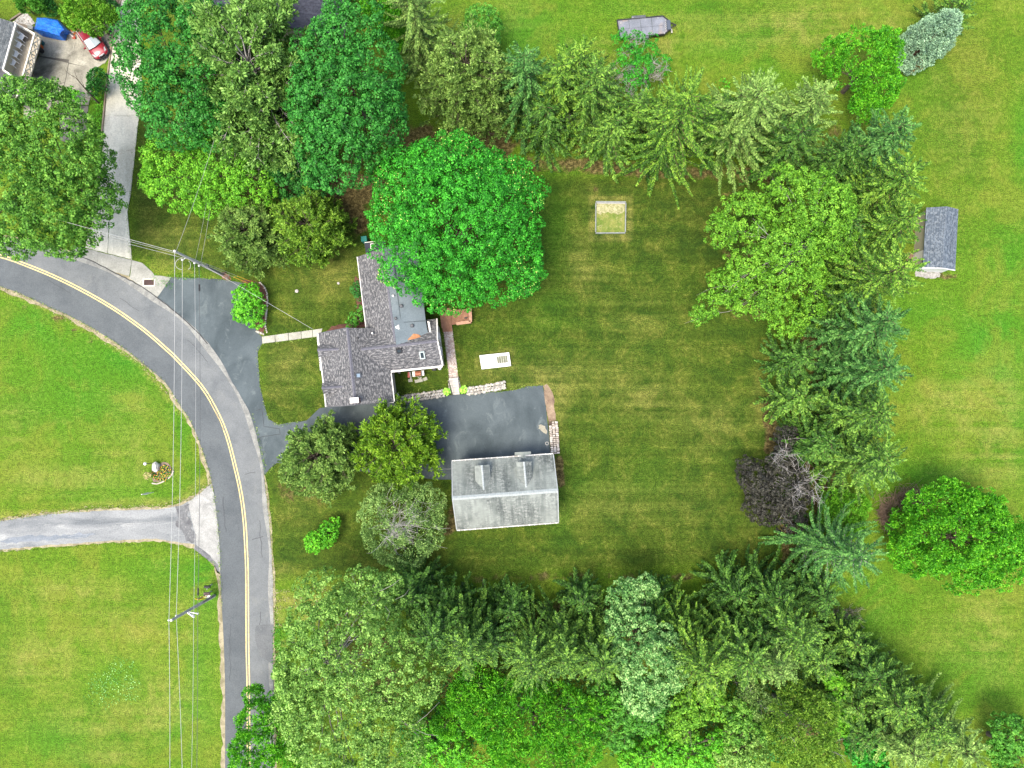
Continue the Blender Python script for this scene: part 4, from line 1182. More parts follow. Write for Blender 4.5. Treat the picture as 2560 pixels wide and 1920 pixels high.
def broad(name, label, lobes, mat, bark=None, clump=.55, nleaf=34, ll=.27, lw=.19, seed=0, gap=.0, dens=1.0, group=None, cat='tree', mode='puff', inner=.5, limb_n=14, limb_r=.13, base=None, low=-.35, bumpy=.13, limb_out=.85, up=.35, kd=K, rzf=.8, zmin=.4, spaced=1.05):
    """lobes: (u, v, r_px, z_top) in 2212-wide photo pixels"""
    rng = np.random.default_rng(1000 + seed)
    if cat == 'tree': nleaf = int(nleaf * 1.45); ll *= .82; lw *= .82
    E = []
    for u, v, r, zt in lobes:
        rm = r * kd * mpp(zt * .75)
        rz = min(rm * rzf, zt * .5 - .05) if zt < rm * 2 * rzf else rm * rzf
        zc = zt - rz
        c = P(u * kd, v * kd, zc)
        E.append((np.array(c), np.array([rm, rm, max(rz, .25)])))
    allp, allo = [], []
    for i, (c, R) in enumerate(E):
        ar = 2 * np.pi * R[0] * (R[0] + R[2]) / 2 * 1.5
        n = int(dens * ar / (np.pi * clump ** 2) * (2.6 if mode == 'puff' and spaced else 1.25)) + 6
        d = unit(rng.normal(size=(n * 2, 3))); d = d[d[:, 2] > low][:n]
        rad = 1 + bumpy * noise3(d, 3.2, seed + i) + rng.uniform(-.10, .05, len(d))
        p = c + d * R * (rad[:, None] - clump * .4 / R[0])
        keep = p[:, 2] > zmin
        for j, (c2, R2) in enumerate(E):
            if j != i: keep &= (((p - c2) / R2) ** 2).sum(1) > .62
        if gap > 0: keep &= noise3(p, 1.1, seed + 7) > (-1 + gap * 2 - .35)
        allp.append(p[keep]); allo.append(unit(d[keep] / R * R[0] + [0, 0, up]))
        if inner > 0:
            m_ = int(n * inner * (.45 if mode == 'puff' and spaced else 1))
            d2 = unit(rng.normal(size=(m_, 3))); p2 = c + d2 * R * rng.uniform(.45, .8, (m_, 1))
            k2 = (p2[:, 2] > zmin) & (d2[:, 2] > -.2)
            allp.append(p2[k2]); allo.append(unit(d2[k2] + [0, 0, .4]))
    if mode == 'puff' and spaced:
        P0 = np.concatenate(allp[0::(2 if inner > 0 else 1)]); O0 = np.concatenate(allo[0::(2 if inner > 0 else 1)])
        order = rng.permutation(len(P0)); acc = np.empty((0, 3)); ids = []
        md = clump * spaced
        for q in order:
            if len(ids) and (((acc[:len(ids)] - P0[q]) ** 2).sum(1).min() < md * md): continue
            if len(ids) >= len(acc): acc = np.concatenate([acc, np.zeros((400, 3)) + 1e6])
            acc[len(ids)] = P0[q]; ids.append(q)
        if inner > 0: allp = [P0[ids]] + allp[1::2]; allo = [O0[ids]] + allo[1::2]
        else: allp = [P0[ids]]; allo = [O0[ids]]
    p = np.concatenate(allp); o = np.concatenate(allo)
    n = len(p)
    cr = clump * rng.uniform(.75, 1.25, n)
    v = unit(o[:, None, :] * .85 + rng.normal(size=(n, nleaf, 3)) * .75)
    C = p[:, None, :] + v * (cr[:, None, None] * rng.uniform(.6, 1.05, (n, nleaf, 1)))
    if mode == 'puff':
        Nn = unit(v + rng.normal(size=v.shape) * .45 + [0, 0, .25]); A = np.cross(Nn, rng.normal(size=v.shape))
    else:
        A = unit(v + rng.normal(size=v.shape) * .35); Nn = unit(np.cross(A, rng.normal(size=v.shape)) + [0, 0, .6])
    s = rng.uniform(.7, 1.3, n * nleaf)
    Cf = C.reshape(-1, 3); kk = Cf[:, 2] > .06
    V_, Q_ = rhombs(Cf[kk], A.reshape(-1, 3)[kk], Nn.reshape(-1, 3)[kk], ll * s[kk], lw * s[kk])
    cen = np.mean([c for c, R in E], axis=0)
    bs = np.array(base if base is not None else (cen[0], cen[1], 0.0))
    t_ = thing(name, label, cat, tuple(bs), group)
    npmesh('crown', V_, Q_, mat, t_)
    zt = max(c[2] for c, R in E)
    pts = []
    for k in range(limb_n):
        c, R = E[k % len(E)]
        d = unit(rng.normal(size=3) + [0, 0, .5]); d[2] = abs(d[2]) * .8
        pts.append(c + d * R * limb_out)
    segs, ls = limbs(bs, zt * .8, pts, limb_r, rng)
    a_, b_ = tubes(segs, 7); npmesh('trunk', a_, b_, bark or m_bark, t_, smooth=True)
    if limb_n:
        a_, b_ = tubes(ls, 4); npmesh('branches', a_, b_, bark or m_bark, t_, smooth=True)
    return t_

def conifer(name, label, u, v, h, R, mat, seed=0, bark=None, style='spruce', group=None, whorl=.42, per=7, twl=.42, droop=.30, power=.85, twig_w=.125, sky=False, low=.5, cat='tree', kd=K, stub=.0, lean=(0, 0), native=False):
    rng = np.random.default_rng(5000 + seed)
    R *= (1.18 if v > 1200 else 1.08) if h > 7 else 1.0
    ap = P(u * (1 if native else kd), v * (1 if native else kd), h)
    bs = np.array([ap.x, ap.y, 0.0])
    t_ = thing(name, label, cat, tuple(bs), group)
    Cs, As, Ns, Ls, Ws, segs = [], [], [], [], [], []
    z = low
    az0 = 0
    while z < h - .25:
        f = 1 - z / h
        n = per + (1 if f > .5 else 0) - (2 if f < .15 else 0)
        az0 += 2.4
        for k in range(n):
            az = az0 + 2 * math.pi * k / n + rng.normal() * .22
            L = R * (f ** power) * rng.uniform(.72, 1.12) * (1 + .12 * math.sin(az * 3 + seed)) + .25
            if z < 1.2: L *= .85
            zz = z + rng.uniform(-.2, .2)
            ns = max(4, int(L / .14))
            t = np.linspace(.10, 1, ns)
            dr = droop * (.4 + .9 * f)
            if f < .2: dr = -.40 + f * 2.6                      # young top branches reach upwards
            hz = L * t
            yy = -dr * L * t + (.32 * droop / .3) * L * t ** 2.4 * (1 if f > .3 else .3)
            wob = rng.normal() * .10
            aa = az + wob * t ** 2
            pos = np.stack([bs[0] + np.cos(aa) * hz, bs[1] + np.sin(aa) * hz, zz + yy], -1)
            pos[:, 2] = np.maximum(pos[:, 2], .12)
            T = unit(np.gradient(pos, axis=0))
            S = unit(np.cross(T, [0, 0, 1.0]))
            wl = twl * (np.clip(1.15 - t, .12, 1) ** .55) * (.55 + .45 * min(1, L / 2)) * rng.uniform(.8, 1.2)
            for sg in (-1, 1):
                d = unit(T * .75 + S * sg * .85 + np.array([0, 0, -.22]) + rng.normal(size=T.shape) * .22)
                ln = wl * rng.uniform(.7, 1.3, ns)
                Cs.append(pos + d * ln[:, None] * .5); As.append(d); Ns.append(unit(np.array([0, 0, 1.0]) + rng.normal(size=T.shape) * .3)); Ls.append(ln * 1.15); Ws.append(np.full(ns, twig_w) * rng.uniform(.8, 1.3, ns))
            # needles on the spine, two layers
            d = unit(T + rng.normal(size=T.shape) * .35 + np.array([0, 0, .15]))
            Cs.append(pos + [0, 0, .05]); As.append(d); Ns.append(unit(np.array([0, 0, 1.0]) + rng.normal(size=T.shape) * .7)); Ls.append(np.full(ns, .36)); Ws.append(np.full(ns, twig_w * .9))
            if L > 1.2:      # hanging branchlets thicken the spray
                d = unit(T * .5 + S * rng.uniform(-1, 1, (ns, 1)) + np.array([0, 0, -.9]))
                ln = wl * .8
                Cs.append(pos + d * ln[:, None] * .5); As.append(d); Ns.append(unit(S + rng.normal(size=T.shape) * .5)); Ls.append(ln); Ws.append(np.full(ns, twig_w * 1.2))
            if L > .8: segs.append((pos[::max(1, ns // 4)] - [0, 0, .04], np.linspace(.045 + .008 * L, .012, len(pos[::max(1, ns // 4)]))))
        z += whorl * (1.0 if f > .3 else .75) * rng.uniform(.85, 1.15)
    # leader
    nl = 14
    Cs.append(bs + np.stack([rng.normal(size=nl) * .05, rng.normal(size=nl) * .05, h - rng.uniform(0, .7, nl)], -1)); d = unit(rng.normal(size=(nl, 3)) * .6 + [0, 0, 1.0])
    As.append(d); Ns.append(unit(np.cross(d, rng.normal(size=(nl, 3))))); Ls.append(np.full(nl, .32)); Ws.append(np.full(nl, .12))
    V_, Q_ = rhombs(np.concatenate(Cs), np.concatenate(As), np.concatenate(Ns), np.concatenate(Ls), np.concatenate(Ws))
    npmesh('crown', V_, Q_, mat, t_)
    a_, b_ = tubes([(np.array([bs, bs + [0.03, 0, h * .5], bs + [0, 0, h - .1]]), [.19 + h * .008, .12, .025])], 7); npmesh('trunk', a_, b_, bark or m_redbark, t_, smooth=True)
    a_, b_ = tubes(segs, 3); npmesh('branches', a_, b_, bark or m_redbark, t_)
    return t_

def plume(name, label, u, v, h, R, mat, seed=0, bark=None, n=46, tuft=.42, nl=34, group=None, rise=.45, ll=.34, lw=.10, cat='tree', side=5, zf=.25, limb_r=.07, squash=1.0, kd=K, out=1.0, base=None, rot=0.0):
    """open crown of radiating limbs ending in feathery sprays (pines, cedars, cypress)"""
    rng = np.random.default_rng(9000 + seed)
    nl = int(nl * .62); ll *= 1.12; lw *= 1.3
    ap = P(u * kd, v * kd, h * .6)
    bs = np.array([ap.x, ap.y, 0.0]) if base is None else np.array(base, float)
    t_ = thing(name, label, cat, tuple(bs), group)
    segs, C0, O0 = [], [], []
    for k in range(n):
        s = (k + .5) / n
        z0 = h * (zf + (.93 - zf) * s)
        az = k * 2.39996 + rng.normal() * .25
        Rl = R * (math.sqrt(max(0.03, 1 - ((s - .12) / .92) ** 2))) * rng.uniform(.68, 1.1)
        d = np.array([math.cos(az), math.sin(az) * squash, 0])
        if rot: d = np.array([d[0] * math.cos(rot) - d[1] * math.sin(rot), d[0] * math.sin(rot) + d[1] * math.cos(rot), 0])
        tip = bs + d * Rl + [0, 0, min(h, z0 + rise * Rl * (.3 + .9 * s))]
        c = curve(bs + [0, 0, z0 * .85], tip, .05, 8, rng)
        segs.append((c, np.linspace(limb_r * (1.2 - .6 * s), limb_r * .2, 8)))
        for j in range(2, 8):
            t = j / 7
            m_ = side if j < 7 else 2
            for q in range(m_):
                L2 = (.16 + .30 * (1 - abs(t - .55))) * Rl * rng.uniform(.4, 1.0) * .8
                dd = unit(d * rng.uniform(.4, 1.0) + np.array([-d[1], d[0], 0]) * rng.uniform(-1, 1) + [0, 0, rng.uniform(-.1, .5)])
                e = c[j] + dd * L2
                C0.append(e); O0.append(dd)
                C0.append(c[j] + dd * L2 * .5); O0.append(dd)
                if q < 2: segs.append((np.array([c[j], (c[j] + e) / 2 + [0, 0, .05], e]), [limb_r * .25, limb_r * .18, limb_r * .08]))
    C0 = np.array(C0); O0 = np.array(O0); m_ = len(C0)
    v_ = unit(O0[:, None, :] * out + rng.normal(size=(m_, nl, 3)) * .55 + [0, 0, .25])
    C = C0[:, None, :] + v_ * tuft * rng.uniform(.25, 1.0, (m_, nl, 1))
    A = unit(v_ + rng.normal(size=v_.shape) * .25)
    Nn = unit(np.cross(A, rng.normal(size=v_.shape)) + [0, 0, .7])
    sc = rng.uniform(.7, 1.25, m_ * nl)
    Cf = C.reshape(-1, 3); Cf[:, 2] = np.maximum(Cf[:, 2], .1)
    V_, Q_ = rhombs(Cf, A.reshape(-1, 3), Nn.reshape(-1, 3), ll * sc, lw * sc)
    npmesh('crown', V_, Q_, mat, t_)
    a_, b_ = tubes([(np.array([bs, bs + [0, 0, h * .5], bs + [0, 0, h * .93]]), [.2, .14, .04])], 7); npmesh('trunk', a_, b_, bark or m_bark, t_, smooth=True)
    a_, b_ = tubes(segs, 3); npmesh('branches', a_, b_, bark or m_bark, t_)
    return t_
def deadtwigs(parent, centre, R, n, rng, mat=None, name='dead_branches', h=1.0, r0=.05, origin=None):
    segs = []
    c = np.asarray(centre, float)
    o = np.asarray(origin, float) if origin is not None else c - [0, 0, R * .8]
    for k in range(n):
        d = unit(rng.normal(size=3) + [0, 0, .6]); p = c + d * R * rng.uniform(.6, 1.1)
        cv = curve(o, p, .10, 7, rng)
        r0 = r0 * .8; segs.append((cv, np.linspace(r0, r0 * .25, 7))); r0 = r0 / .8
        for j in (2, 3, 4, 5, 6):
            for _ in range(3):
                q = cv[j] + (p - o) * rng.uniform(.08, .25) + rng.normal(size=3) * R * .22
                segs.append((curve(cv[j], q, .1, 4, rng), np.linspace(r0 * .45, r0 * .18, 4)))
    a_, b_ = tubes(segs, 3)
    return npmesh(name, a_, b_, mat or m_dead, parent)

# ------------------------------------------------------------------ leaf colours
L_maple = leafmat('maple leaves deep green', (.008, .064, .006), (.020, .150, .012), (.055, .275, .026))
L_maple2 = leafmat('maple leaves bluish green', (.008, .052, .009), (.019, .112, .017), (.055, .200, .040))
L_lime = leafmat('lime green leaves', (.030, .120, .008), (.065, .235, .012), (.150, .360, .025))
L_lime2 = leafmat('yellow green leaves', (.038, .120, .008), (.085, .225, .015), (.185, .345, .035))
L_mid = leafmat('mid green leaves', (.022, .085, .012), (.050, .160, .020), (.115, .250, .045))
L_oak = leafmat('soft oak green leaves', (.018, .064, .007), (.055, .140, .017), (.165, .275, .058))
L_elm = leafmat('light yellow-green elm leaves', (.026, .080, .006), (.075, .175, .014), (.185, .310, .040))
L_pale = leafmat('pale cottonwood leaves', (.030, .078, .014), (.094, .172, .034), (.255, .345, .115))
L_pale2 = leafmat('pale mint green leaves', (.018, .070, .018), (.075, .170, .055), (.320, .410, .220))
L_spr = leafmat('spruce needles', (.010, .030, .005), (.038, .090, .012), (.165, .250, .048), .1)
L_spry = leafmat('yellow-green spruce needles', (.012, .036, .004), (.046, .104, .010), (.200, .285, .046), .1)
L_sprb = leafmat('blue-green spruce needles', (.010, .040, .010), (.032, .098, .024), (.125, .225, .075), .1)
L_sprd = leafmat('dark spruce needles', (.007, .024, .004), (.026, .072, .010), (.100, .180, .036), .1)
L_blue = leafmat('silver-blue spruce needles', (.07, .12, .115), (.17, .235, .235), (.34, .42, .42), .05)
L_pine = leafmat('grey-green white pine needles', (.030, .072, .016), (.088, .160, .040), (.215, .310, .105), .12)
L_jun = leafmat('olive grey juniper', (.026, .054, .012), (.090, .142, .036), (.235, .300, .105), .1)
L_juny = leafmat('olive yellow juniper', (.022, .056, .006), (.078, .142, .016), (.215, .295, .050), .1)
L_cyp = leafmat('golden green cypress', (.022, .060, .005), (.078, .142, .010), (.200, .275, .026), .12)
L_grey = leafmat('grey green leaves', (.034, .070, .020), (.115, .175, .062), (.290, .350, .165), .15)
L_purple = leafmat('dark purple leaves', (.010, .008, .010), (.023, .018, .024), (.062, .050, .060), .1)
L_dark = leafmat('dark glossy green leaves', (.008, .050, .012), (.018, .095, .020), (.045, .160, .036), .1)
L_ash = leafmat('bright ash leaves', (.020, .100, .006), (.050, .200, .010), (.150, .340, .022))

def flecks(tree, mat, n, seed, name='seed_clusters', zmin=6):
    cr = [c for c in tree.children if c.name.startswith('crown')][0]
    me = cr.data; k = len(me.vertices); co = np.empty(k * 3, np.float32); me.vertices.foreach_get('co', co); co = co.reshape(-1, 3)
    rng = np.random.default_rng(seed); c = co.mean(0); d = co - c
    out = np.linalg.norm(d / np.array([1, 1, .8]), axis=1); top = np.where((out > np.quantile(out, .55)) & (co[:, 2] > zmin))[0]
    mask = noise3(co[top].astype(float), .55, seed) > .15; top = top[mask]
    p = co[rng.choice(top, n)].astype(float) + OFF[tree] + unit(rng.normal(size=(n, 3)) + [0, 0, 1]) * .1
    Nn = unit(rng.normal(size=(n, 3)) * .5 + [0, 0, 1.0]); A = np.cross(Nn, rng.normal(size=(n, 3)))
    V_, Q_ = rhombs(p, A, Nn, rng.uniform(.08, .17, n), rng.uniform(.06, .11, n))
    npmesh(name, V_, Q_, mat, tree, kind='stuff')
# ------------------------------------------------------------------ the trees (positions in 2212-wide photo pixels)
big_maple = broad('maple_tree', 'huge round vivid green maple overhanging the east side of the house roof', [(985, 480, 160, 14.5), (905, 400, 100, 12.5), (1070, 440, 105, 12), (1080, 560, 95, 10.5), (900, 540, 95, 11.5), (968, 592, 86, 9.5), (990, 375, 80, 11), (1125, 586, 50, 7.5), (870, 470, 70, 11)], L_maple, clump=.62, nleaf=52, ll=.24, lw=.18, seed=1, dens=1.25, bumpy=.13, low=-.25, spaced=1.15)
flecks(big_maple, leafmat('cream seed clusters', (.20, .26, .06), (.42, .44, .14), (.58, .56, .24)), 900, 5)
broad('maple_tree', 'dark green maple left of the pale pine, overhanging the concrete drive', [(345, 80, 88, 15), (310, 150, 60, 13), (400, 150, 85, 14.5), (390, 235, 85, 13), (440, 60, 60, 14), (350, 200, 70, 12), (450, 260, 65, 11.5), (330, 30, 60, 13)], L_maple2, clump=.6, nleaf=40, seed=2, dens=1.15)
broad('maple_tree', 'tall bluish green maple between the pale pine and the upper lawn', [(745, 230, 115, 16), (710, 130, 75, 15), (800, 150, 75, 14), (730, 330, 85, 14), (800, 280, 75, 13), (690, 240, 70, 14.5), (760, 40, 62, 14), (820, 220, 55, 12), (740, 60, 50, 14)], L_maple2, clump=.58, nleaf=40, seed=3, dens=1.2)
broad('lime_tree', 'light green tree edging the upper lawn behind the tall maple', [(835, 40, 32, 8), (850, 85, 24, 6.5), (845, 60, 28, 7), (810, 15, 28, 8)], L_lime, clump=.4, nleaf=30, seed=4, mode='spray', limb_n=6)
broad('locust_tree', 'bright lime green spreading tree below the pale pine', [(400, 370, 88, 8.5), (490, 350, 88, 9), (540, 400, 60, 7.5), (350, 390, 45, 6.5), (450, 410, 60, 7), (560, 340, 50, 7)], L_lime2, clump=.48, nleaf=36, ll=.23, lw=.15, seed=5, dens=1.0, gap=.06)
broad('walnut_tree', 'dark leafy tree tucked between the pine and the lime green tree', [(620, 370, 62, 6.5), (660, 400, 45, 5), (590, 330, 45, 6)], L_dark, clump=.45, nleaf=30, seed=6, limb_n=6)
broad('oak_tree', 'large soft green oak spreading over the left end of the road', [(70, 265, 86, 13), (35, 400, 110, 14), (130, 330, 95, 13), (110, 450, 105, 12), (180, 440, 70, 10), (40, 490, 70, 11), (190, 350, 55, 9.5), (225, 430, 42, 8), (155, 510, 45, 8), (100, 212, 40, 10.5), (0, 300, 90, 13)], L_oak, clump=.5, nleaf=40, ll=.25, lw=.17, seed=7, dens=1.1, bumpy=.16)
broad('ornamental_tree', 'feathery mid green tree beside the blue tarp and red car', [(180, 15, 48, 5.2), (205, 45, 32, 4.6), (165, 38, 26, 4.2), (232, 35, 22, 4.4)], L_elm, clump=.42, nleaf=36, ll=.3, lw=.13, seed=8, mode='spray', limb_n=8)
plume('white_pine', 'pale grey-green white pine towering between the two dark maples', 560, 165, 17, 5.9, L_pine, 9, m_pale, n=80, tuft=.50, nl=30, rise=.12, ll=.34, lw=.12, side=6, zf=.35, squash=1.55, rot=.28, limb_r=.10)
plume('white_pine', 'smaller grey-green pine with bare trunk below the tall white pine', 560, 300, 11, 3.8, L_pine, 10, m_pale, n=36, tuft=.42, nl=20, rise=.1, side=4, zf=.4)
plume('juniper_tree', 'olive grey juniper beside the utility pole and dark drive', 540, 505, 7.5, 3.1, L_jun, 11, m_bark, n=60, tuft=.36, nl=26, rise=.6, side=4, zf=.1, ll=.26, lw=.085)
plume('juniper_tree', 'olive yellow juniper between the utility pole and the shaded side of the house', 672, 490, 8, 3.5, L_juny, 12, m_bark, n=64, tuft=.38, nl=26, rise=.6, side=4, zf=.1, ll=.26, lw=.085)
plume('juniper_tree', 'grey-green juniper below the south end of the house roof', 690, 985, 7, 3.9, L_jun, 13, m_bark, n=74, tuft=.36, nl=28, rise=.5, side=4, zf=.08, ll=.27, lw=.085)
plume('cypress_tree', 'golden green cypress overhanging the west end of the parking court', 858, 962, 7.5, 4.0, L_cyp, 14, m_bark, n=56, tuft=.42, nl=28, rise=.45, side=4, zf=.12, ll=.28, lw=.09)
t_ = broad('pear_tree', 'grey-green tree with bare pale limbs radiating through its crown west of the garage', [(868, 1130, 88, 6.5), (820, 1110, 45, 5), (910, 1090, 50, 5.5), (850, 1180, 45, 4.5), (920, 1150, 42, 4.5)], L_grey, m_pale, clump=.4, nleaf=22, ll=.22, lw=.12, seed=15, dens=.95, mode='spray', limb_n=0, inner=.25, gap=.05)
rr_rng = np.random.default_rng(33)
m_silver = surf('silvery bark', (.62, .60, .56), (.44, .42, .40), 3, .9)
o_ = P(843 * K, 1153 * K, 3.2); deadtwigs(t_, np.array(P(868 * K, 1130 * K, 3.7)), 2.9, 24, rr_rng, m_silver, 'branches', origin=np.array(o_), r0=.04)
broad('lime_shrub', 'small vivid lime green shrub by itself on the front lawn', [(682, 1168, 24, 2.4), (712, 1148, 22, 2.2), (700, 1165, 20, 2.0), (722, 1130, 12, 1.6)], L_lime, clump=.28, nleaf=26, ll=.18, lw=.14, seed=16, cat='shrub', limb_n=5, limb_r=.04, low=-.1)
broad('elm_tree', 'irregular light green elm with open gaps on the east side of the back lawn', [(1765, 450, 76, 12), (1690, 400, 45, 10), (1610, 470, 55, 9.5), (1560, 500, 37, 8), (1700, 540, 73, 10.5), (1620, 570, 45, 8), (1560, 620, 37, 6.5), (1530, 660, 27, 5), (1660, 640, 46, 6.5), (1700, 690, 40, 5), (1800, 520, 45, 9), (1745, 600, 40, 8), (1600, 650, 27, 5), (1510, 680, 21, 4.5), (1760, 660, 27, 6)], L_elm, m_pale, clump=.42, nleaf=30, ll=.22, lw=.15, seed=17, dens=.9, bumpy=.22, gap=.13, inner=.6, limb_n=16, limb_out=.8, limb_r=.09, base=tuple(P(1690 * K, 570 * K, 0)))
t_ = broad('plum_tree', 'dark purple-leaved plum at the edge of the east hedge', [(1640, 1040, 44, 4.5), (1690, 1060, 60, 5.5), (1650, 1090, 42, 4), (1700, 1110, 40, 4.5), (1690, 1000, 30, 5), (1610, 1010, 22, 3.2), (1700, 945, 26, 4)], L_purple, m_dead, clump=.36, nleaf=32, ll=.2, lw=.14, seed=18, limb_n=10, dens=1.1)
deadtwigs(t_, np.array(P(1735 * K, 1040 * K, 5)), 2.3, 12, np.random.default_rng(3), r0=.045)
deadtwigs(t_, np.array(P(1690 * K, 980 * K, 5)), 1.7, 7, np.random.default_rng(4), r0=.04)
deadtwigs(t_, np.array(P(1700 * K, 1090 * K, 4.2)), 1.4, 6, np.random.default_rng(5), r0=.035)
broad('broadleaf_tree', 'large vivid green tree standing alone in the south-east field', [(2060, 1150, 95, 8.5), (2130, 1180, 75, 7), (1990, 1150, 55, 6), (2040, 1090, 55, 7), (1970, 1190, 50, 5), (2100, 1110, 50, 7), (2080, 1210, 55, 5.5), (2170, 1170, 50, 6), (2130, 1230, 30, 4), (1950, 1130, 26, 3.5)], L_ash, clump=.42, nleaf=34, ll=.26, lw=.15, seed=19, dens=1.0, bumpy=.32, gap=.1, mode='spray')
broad('lime_tree', 'lime green tree at the north-east corner of the hedge near the blue spruce', [(1860, 135, 62, 7), (1905, 110, 42, 6.5), (1800, 125, 35, 5), (1890, 180, 45, 6), (1870, 230, 35, 5), (1910, 200, 28, 4.6), (1780, 135, 20, 4)], L_ash, clump=.4, nleaf=32, ll=.28, lw=.12, seed=20, mode='spray', dens=.95, bumpy=.3, gap=.08)
broad('round_tree', 'small round deep green tree on the upper lawn behind the hedge', [(1042, 55, 42, 5.5), (1045, 85, 35, 4.5), (1030, 45, 28, 5)], L_mid, clump=.38, nleaf=34, seed=21, limb_n=6, ll=.2, lw=.14)
t_ = broad('multi_stem_tree', 'half-dead many-stemmed tree in the north hedge right below the flat trailer', [(1375, 90, 22, 5), (1355, 120, 24, 5.2), (1400, 115, 24, 5), (1385, 150, 26, 5.5), (1330, 85, 10, 3.2), (1410, 85, 12, 3.8), (1345, 78, 12, 3.8), (1430, 140, 20, 4.5), (1340, 145, 18, 4.6), (1372, 180, 30, 5)], L_maple, m_dead, clump=.34, nleaf=24, seed=22, dens=.9, gap=.12, limb_n=0, inner=.2, ll=.2, lw=.13)
for k, (a, b, r_) in enumerate(((1345, 165, 1.6), (1400, 165, 1.7), (1385, 210, 1.8), (1430, 155, 1.2), (1360, 100, 1.4))): deadtwigs(t_, np.array(P(a * K, b * K, 4.4)), r_, 9, np.random.default_rng(40 + k), r0=.04, name='branches' if k == 0 else 'dead_branches')
broad('cottonwood_tree', 'large pale green cottonwood with visible grey limbs beside the road at the bottom', [(750, 1400, 115, 14), (800, 1290, 65, 11), (700, 1290, 52, 9.5), (840, 1270, 30, 9), (680, 1450, 85, 12.5), (860, 1460, 90, 12.5), (740, 1560, 110, 13), (640, 1540, 52, 11), (830, 1600, 80, 12), (690, 1370, 72, 11.5), (640, 1480, 42, 10), (770, 1640, 80, 13), (880, 1380, 45, 10)], L_pale, m_pale, clump=.46, nleaf=26, ll=.24, lw=.17, seed=23, dens=.92, bumpy=.2, gap=.06, limb_n=34, limb_r=.15, limb_out=.95, inner=.6, base=tuple(P(745 * K, 1390 * K, 0)))
broad('poplar_tree', 'pale mint green poplar standing in the middle of the south hedge', [(1400, 1430, 68, 11.5), (1365, 1360, 52, 10), (1430, 1390, 38, 10), (1350, 1290, 38, 8), (1395, 1270, 26, 7), (1440, 1450, 42, 10), (1390, 1500, 46, 11), (1350, 1420, 38, 10), (1335, 1340, 24, 8), (1455, 1395, 20, 9)], L_pale2, clump=.4, nleaf=36, ll=.22, lw=.16, seed=24, dens=1.1)
broad('ash_tree', 'bright green ash with long leaf sprays at the bottom centre', [(1130, 1560, 90, 8), (1060, 1540, 60, 7), (1210, 1550, 70, 7.5), (1150, 1640, 90, 8), (1240, 1610, 55, 6.5), (1030, 1480, 42, 6), (1080, 1500, 40, 6.5), (1290, 1540, 30, 6)], L_ash, clump=.55, nleaf=30, ll=.42, lw=.12, seed=25, mode='spray', dens=.95)
broad('ash_tree', 'vivid green tree hanging over the road at the bottom edge', [(560, 1560, 42, 6.5), (580, 1600, 55, 7), (550, 1640, 55, 7), (600, 1650, 50, 7), (545, 1500, 20, 5), (590, 1530, 32, 5.5)], L_ash, clump=.42, nleaf=30, ll=.32, lw=.12, seed=26, mode='spray')
broad('hackberry_tree', 'dense mid green tree filling the hedge below the pale spruce tips', [(1030, 1530, 42, 6.5), (1000, 1500, 34, 6), (965, 1560, 30, 4.5), (1060, 1570, 30, 5)], L_ash, clump=.45, nleaf=30, ll=.34, lw=.12, seed=71, mode='spray')
broad('hackberry_tree', 'green tree under the lower side of the mint poplar', [(1350, 1530, 42, 5.5), (1300, 1500, 30, 5), (1400, 1550, 34, 4.5), (1330, 1580, 36, 4)], L_mid, clump=.42, nleaf=30, seed=72, gap=.08)
broad('hackberry_tree', 'yellow-green loose tree right of the poplar near the bottom', [(1490, 1530, 40, 6), (1530, 1500, 30, 6), (1470, 1570, 32, 4.5), (1560, 1530, 28, 5)], L_elm, clump=.4, nleaf=28, seed=73, gap=.12)
broad('hackberry_tree', 'low green tree at the bottom edge between poplar and pale bush', [(1500, 1630, 40, 3.5), (1430, 1620, 36, 3.2), (1370, 1640, 34, 3), (1550, 1600, 22, 3.5)], L_lime, clump=.4, nleaf=28, seed=74, gap=.1)
broad('hackberry_tree', 'mid green tree between the finger-boughed spruce and the olive tree', [(1600, 1540, 32, 6), (1660, 1575, 26, 6), (1590, 1580, 24, 5)], L_oak, clump=.4, nleaf=28, seed=75, gap=.1)
broad('hackberry_tree', 'green understorey tree at the bottom between the ash and the cottonwood', [(930, 1590, 34, 3.4), (980, 1620, 36, 3), (900, 1640, 30, 3)], L_lime, clump=.4, nleaf=28, seed=76, gap=.12)
broad('willow_tree', 'olive green feathery tree at the bottom right of the south hedge', [(1730, 1590, 68, 10), (1760, 1540, 42, 9), (1690, 1560, 38, 9), (1760, 1640, 50, 9), (1715, 1500, 30, 7.5)], L_juny, m_pale, clump=.42, nleaf=30, ll=.3, lw=.10, seed=27, mode='spray', gap=.06)
broad('pale_shrub', 'pale yellow-green bush at the bottom edge, left of the olive tree', [(1590, 1615, 36, 4), (1630, 1600, 26, 4), (1560, 1640, 24, 3.5), (1630, 1640, 30, 4.4)], L_pale, clump=.36, nleaf=30, seed=28, cat='shrub', ll=.2, lw=.13)
broad('pale_shrub', 'silvery grey-green feathered bush in the gap of the south hedge', [(1640, 1520, 30, 6), (1620, 1495, 22, 5.5), (1655, 1545, 24, 5.5)], L_grey, m_dead, clump=.36, nleaf=26, seed=29, cat='shrub', mode='spray', ll=.24, lw=.09)
broad('maple_sapling', 'bright yellow-green sapling between the dark lower hedge conifers', [(1815, 1500, 26, 6), (1800, 1470, 22, 6), (1830, 1545, 26, 5.5), (1810, 1570, 20, 5)], L_lime2, clump=.36, nleaf=30, seed=30, limb_n=6)
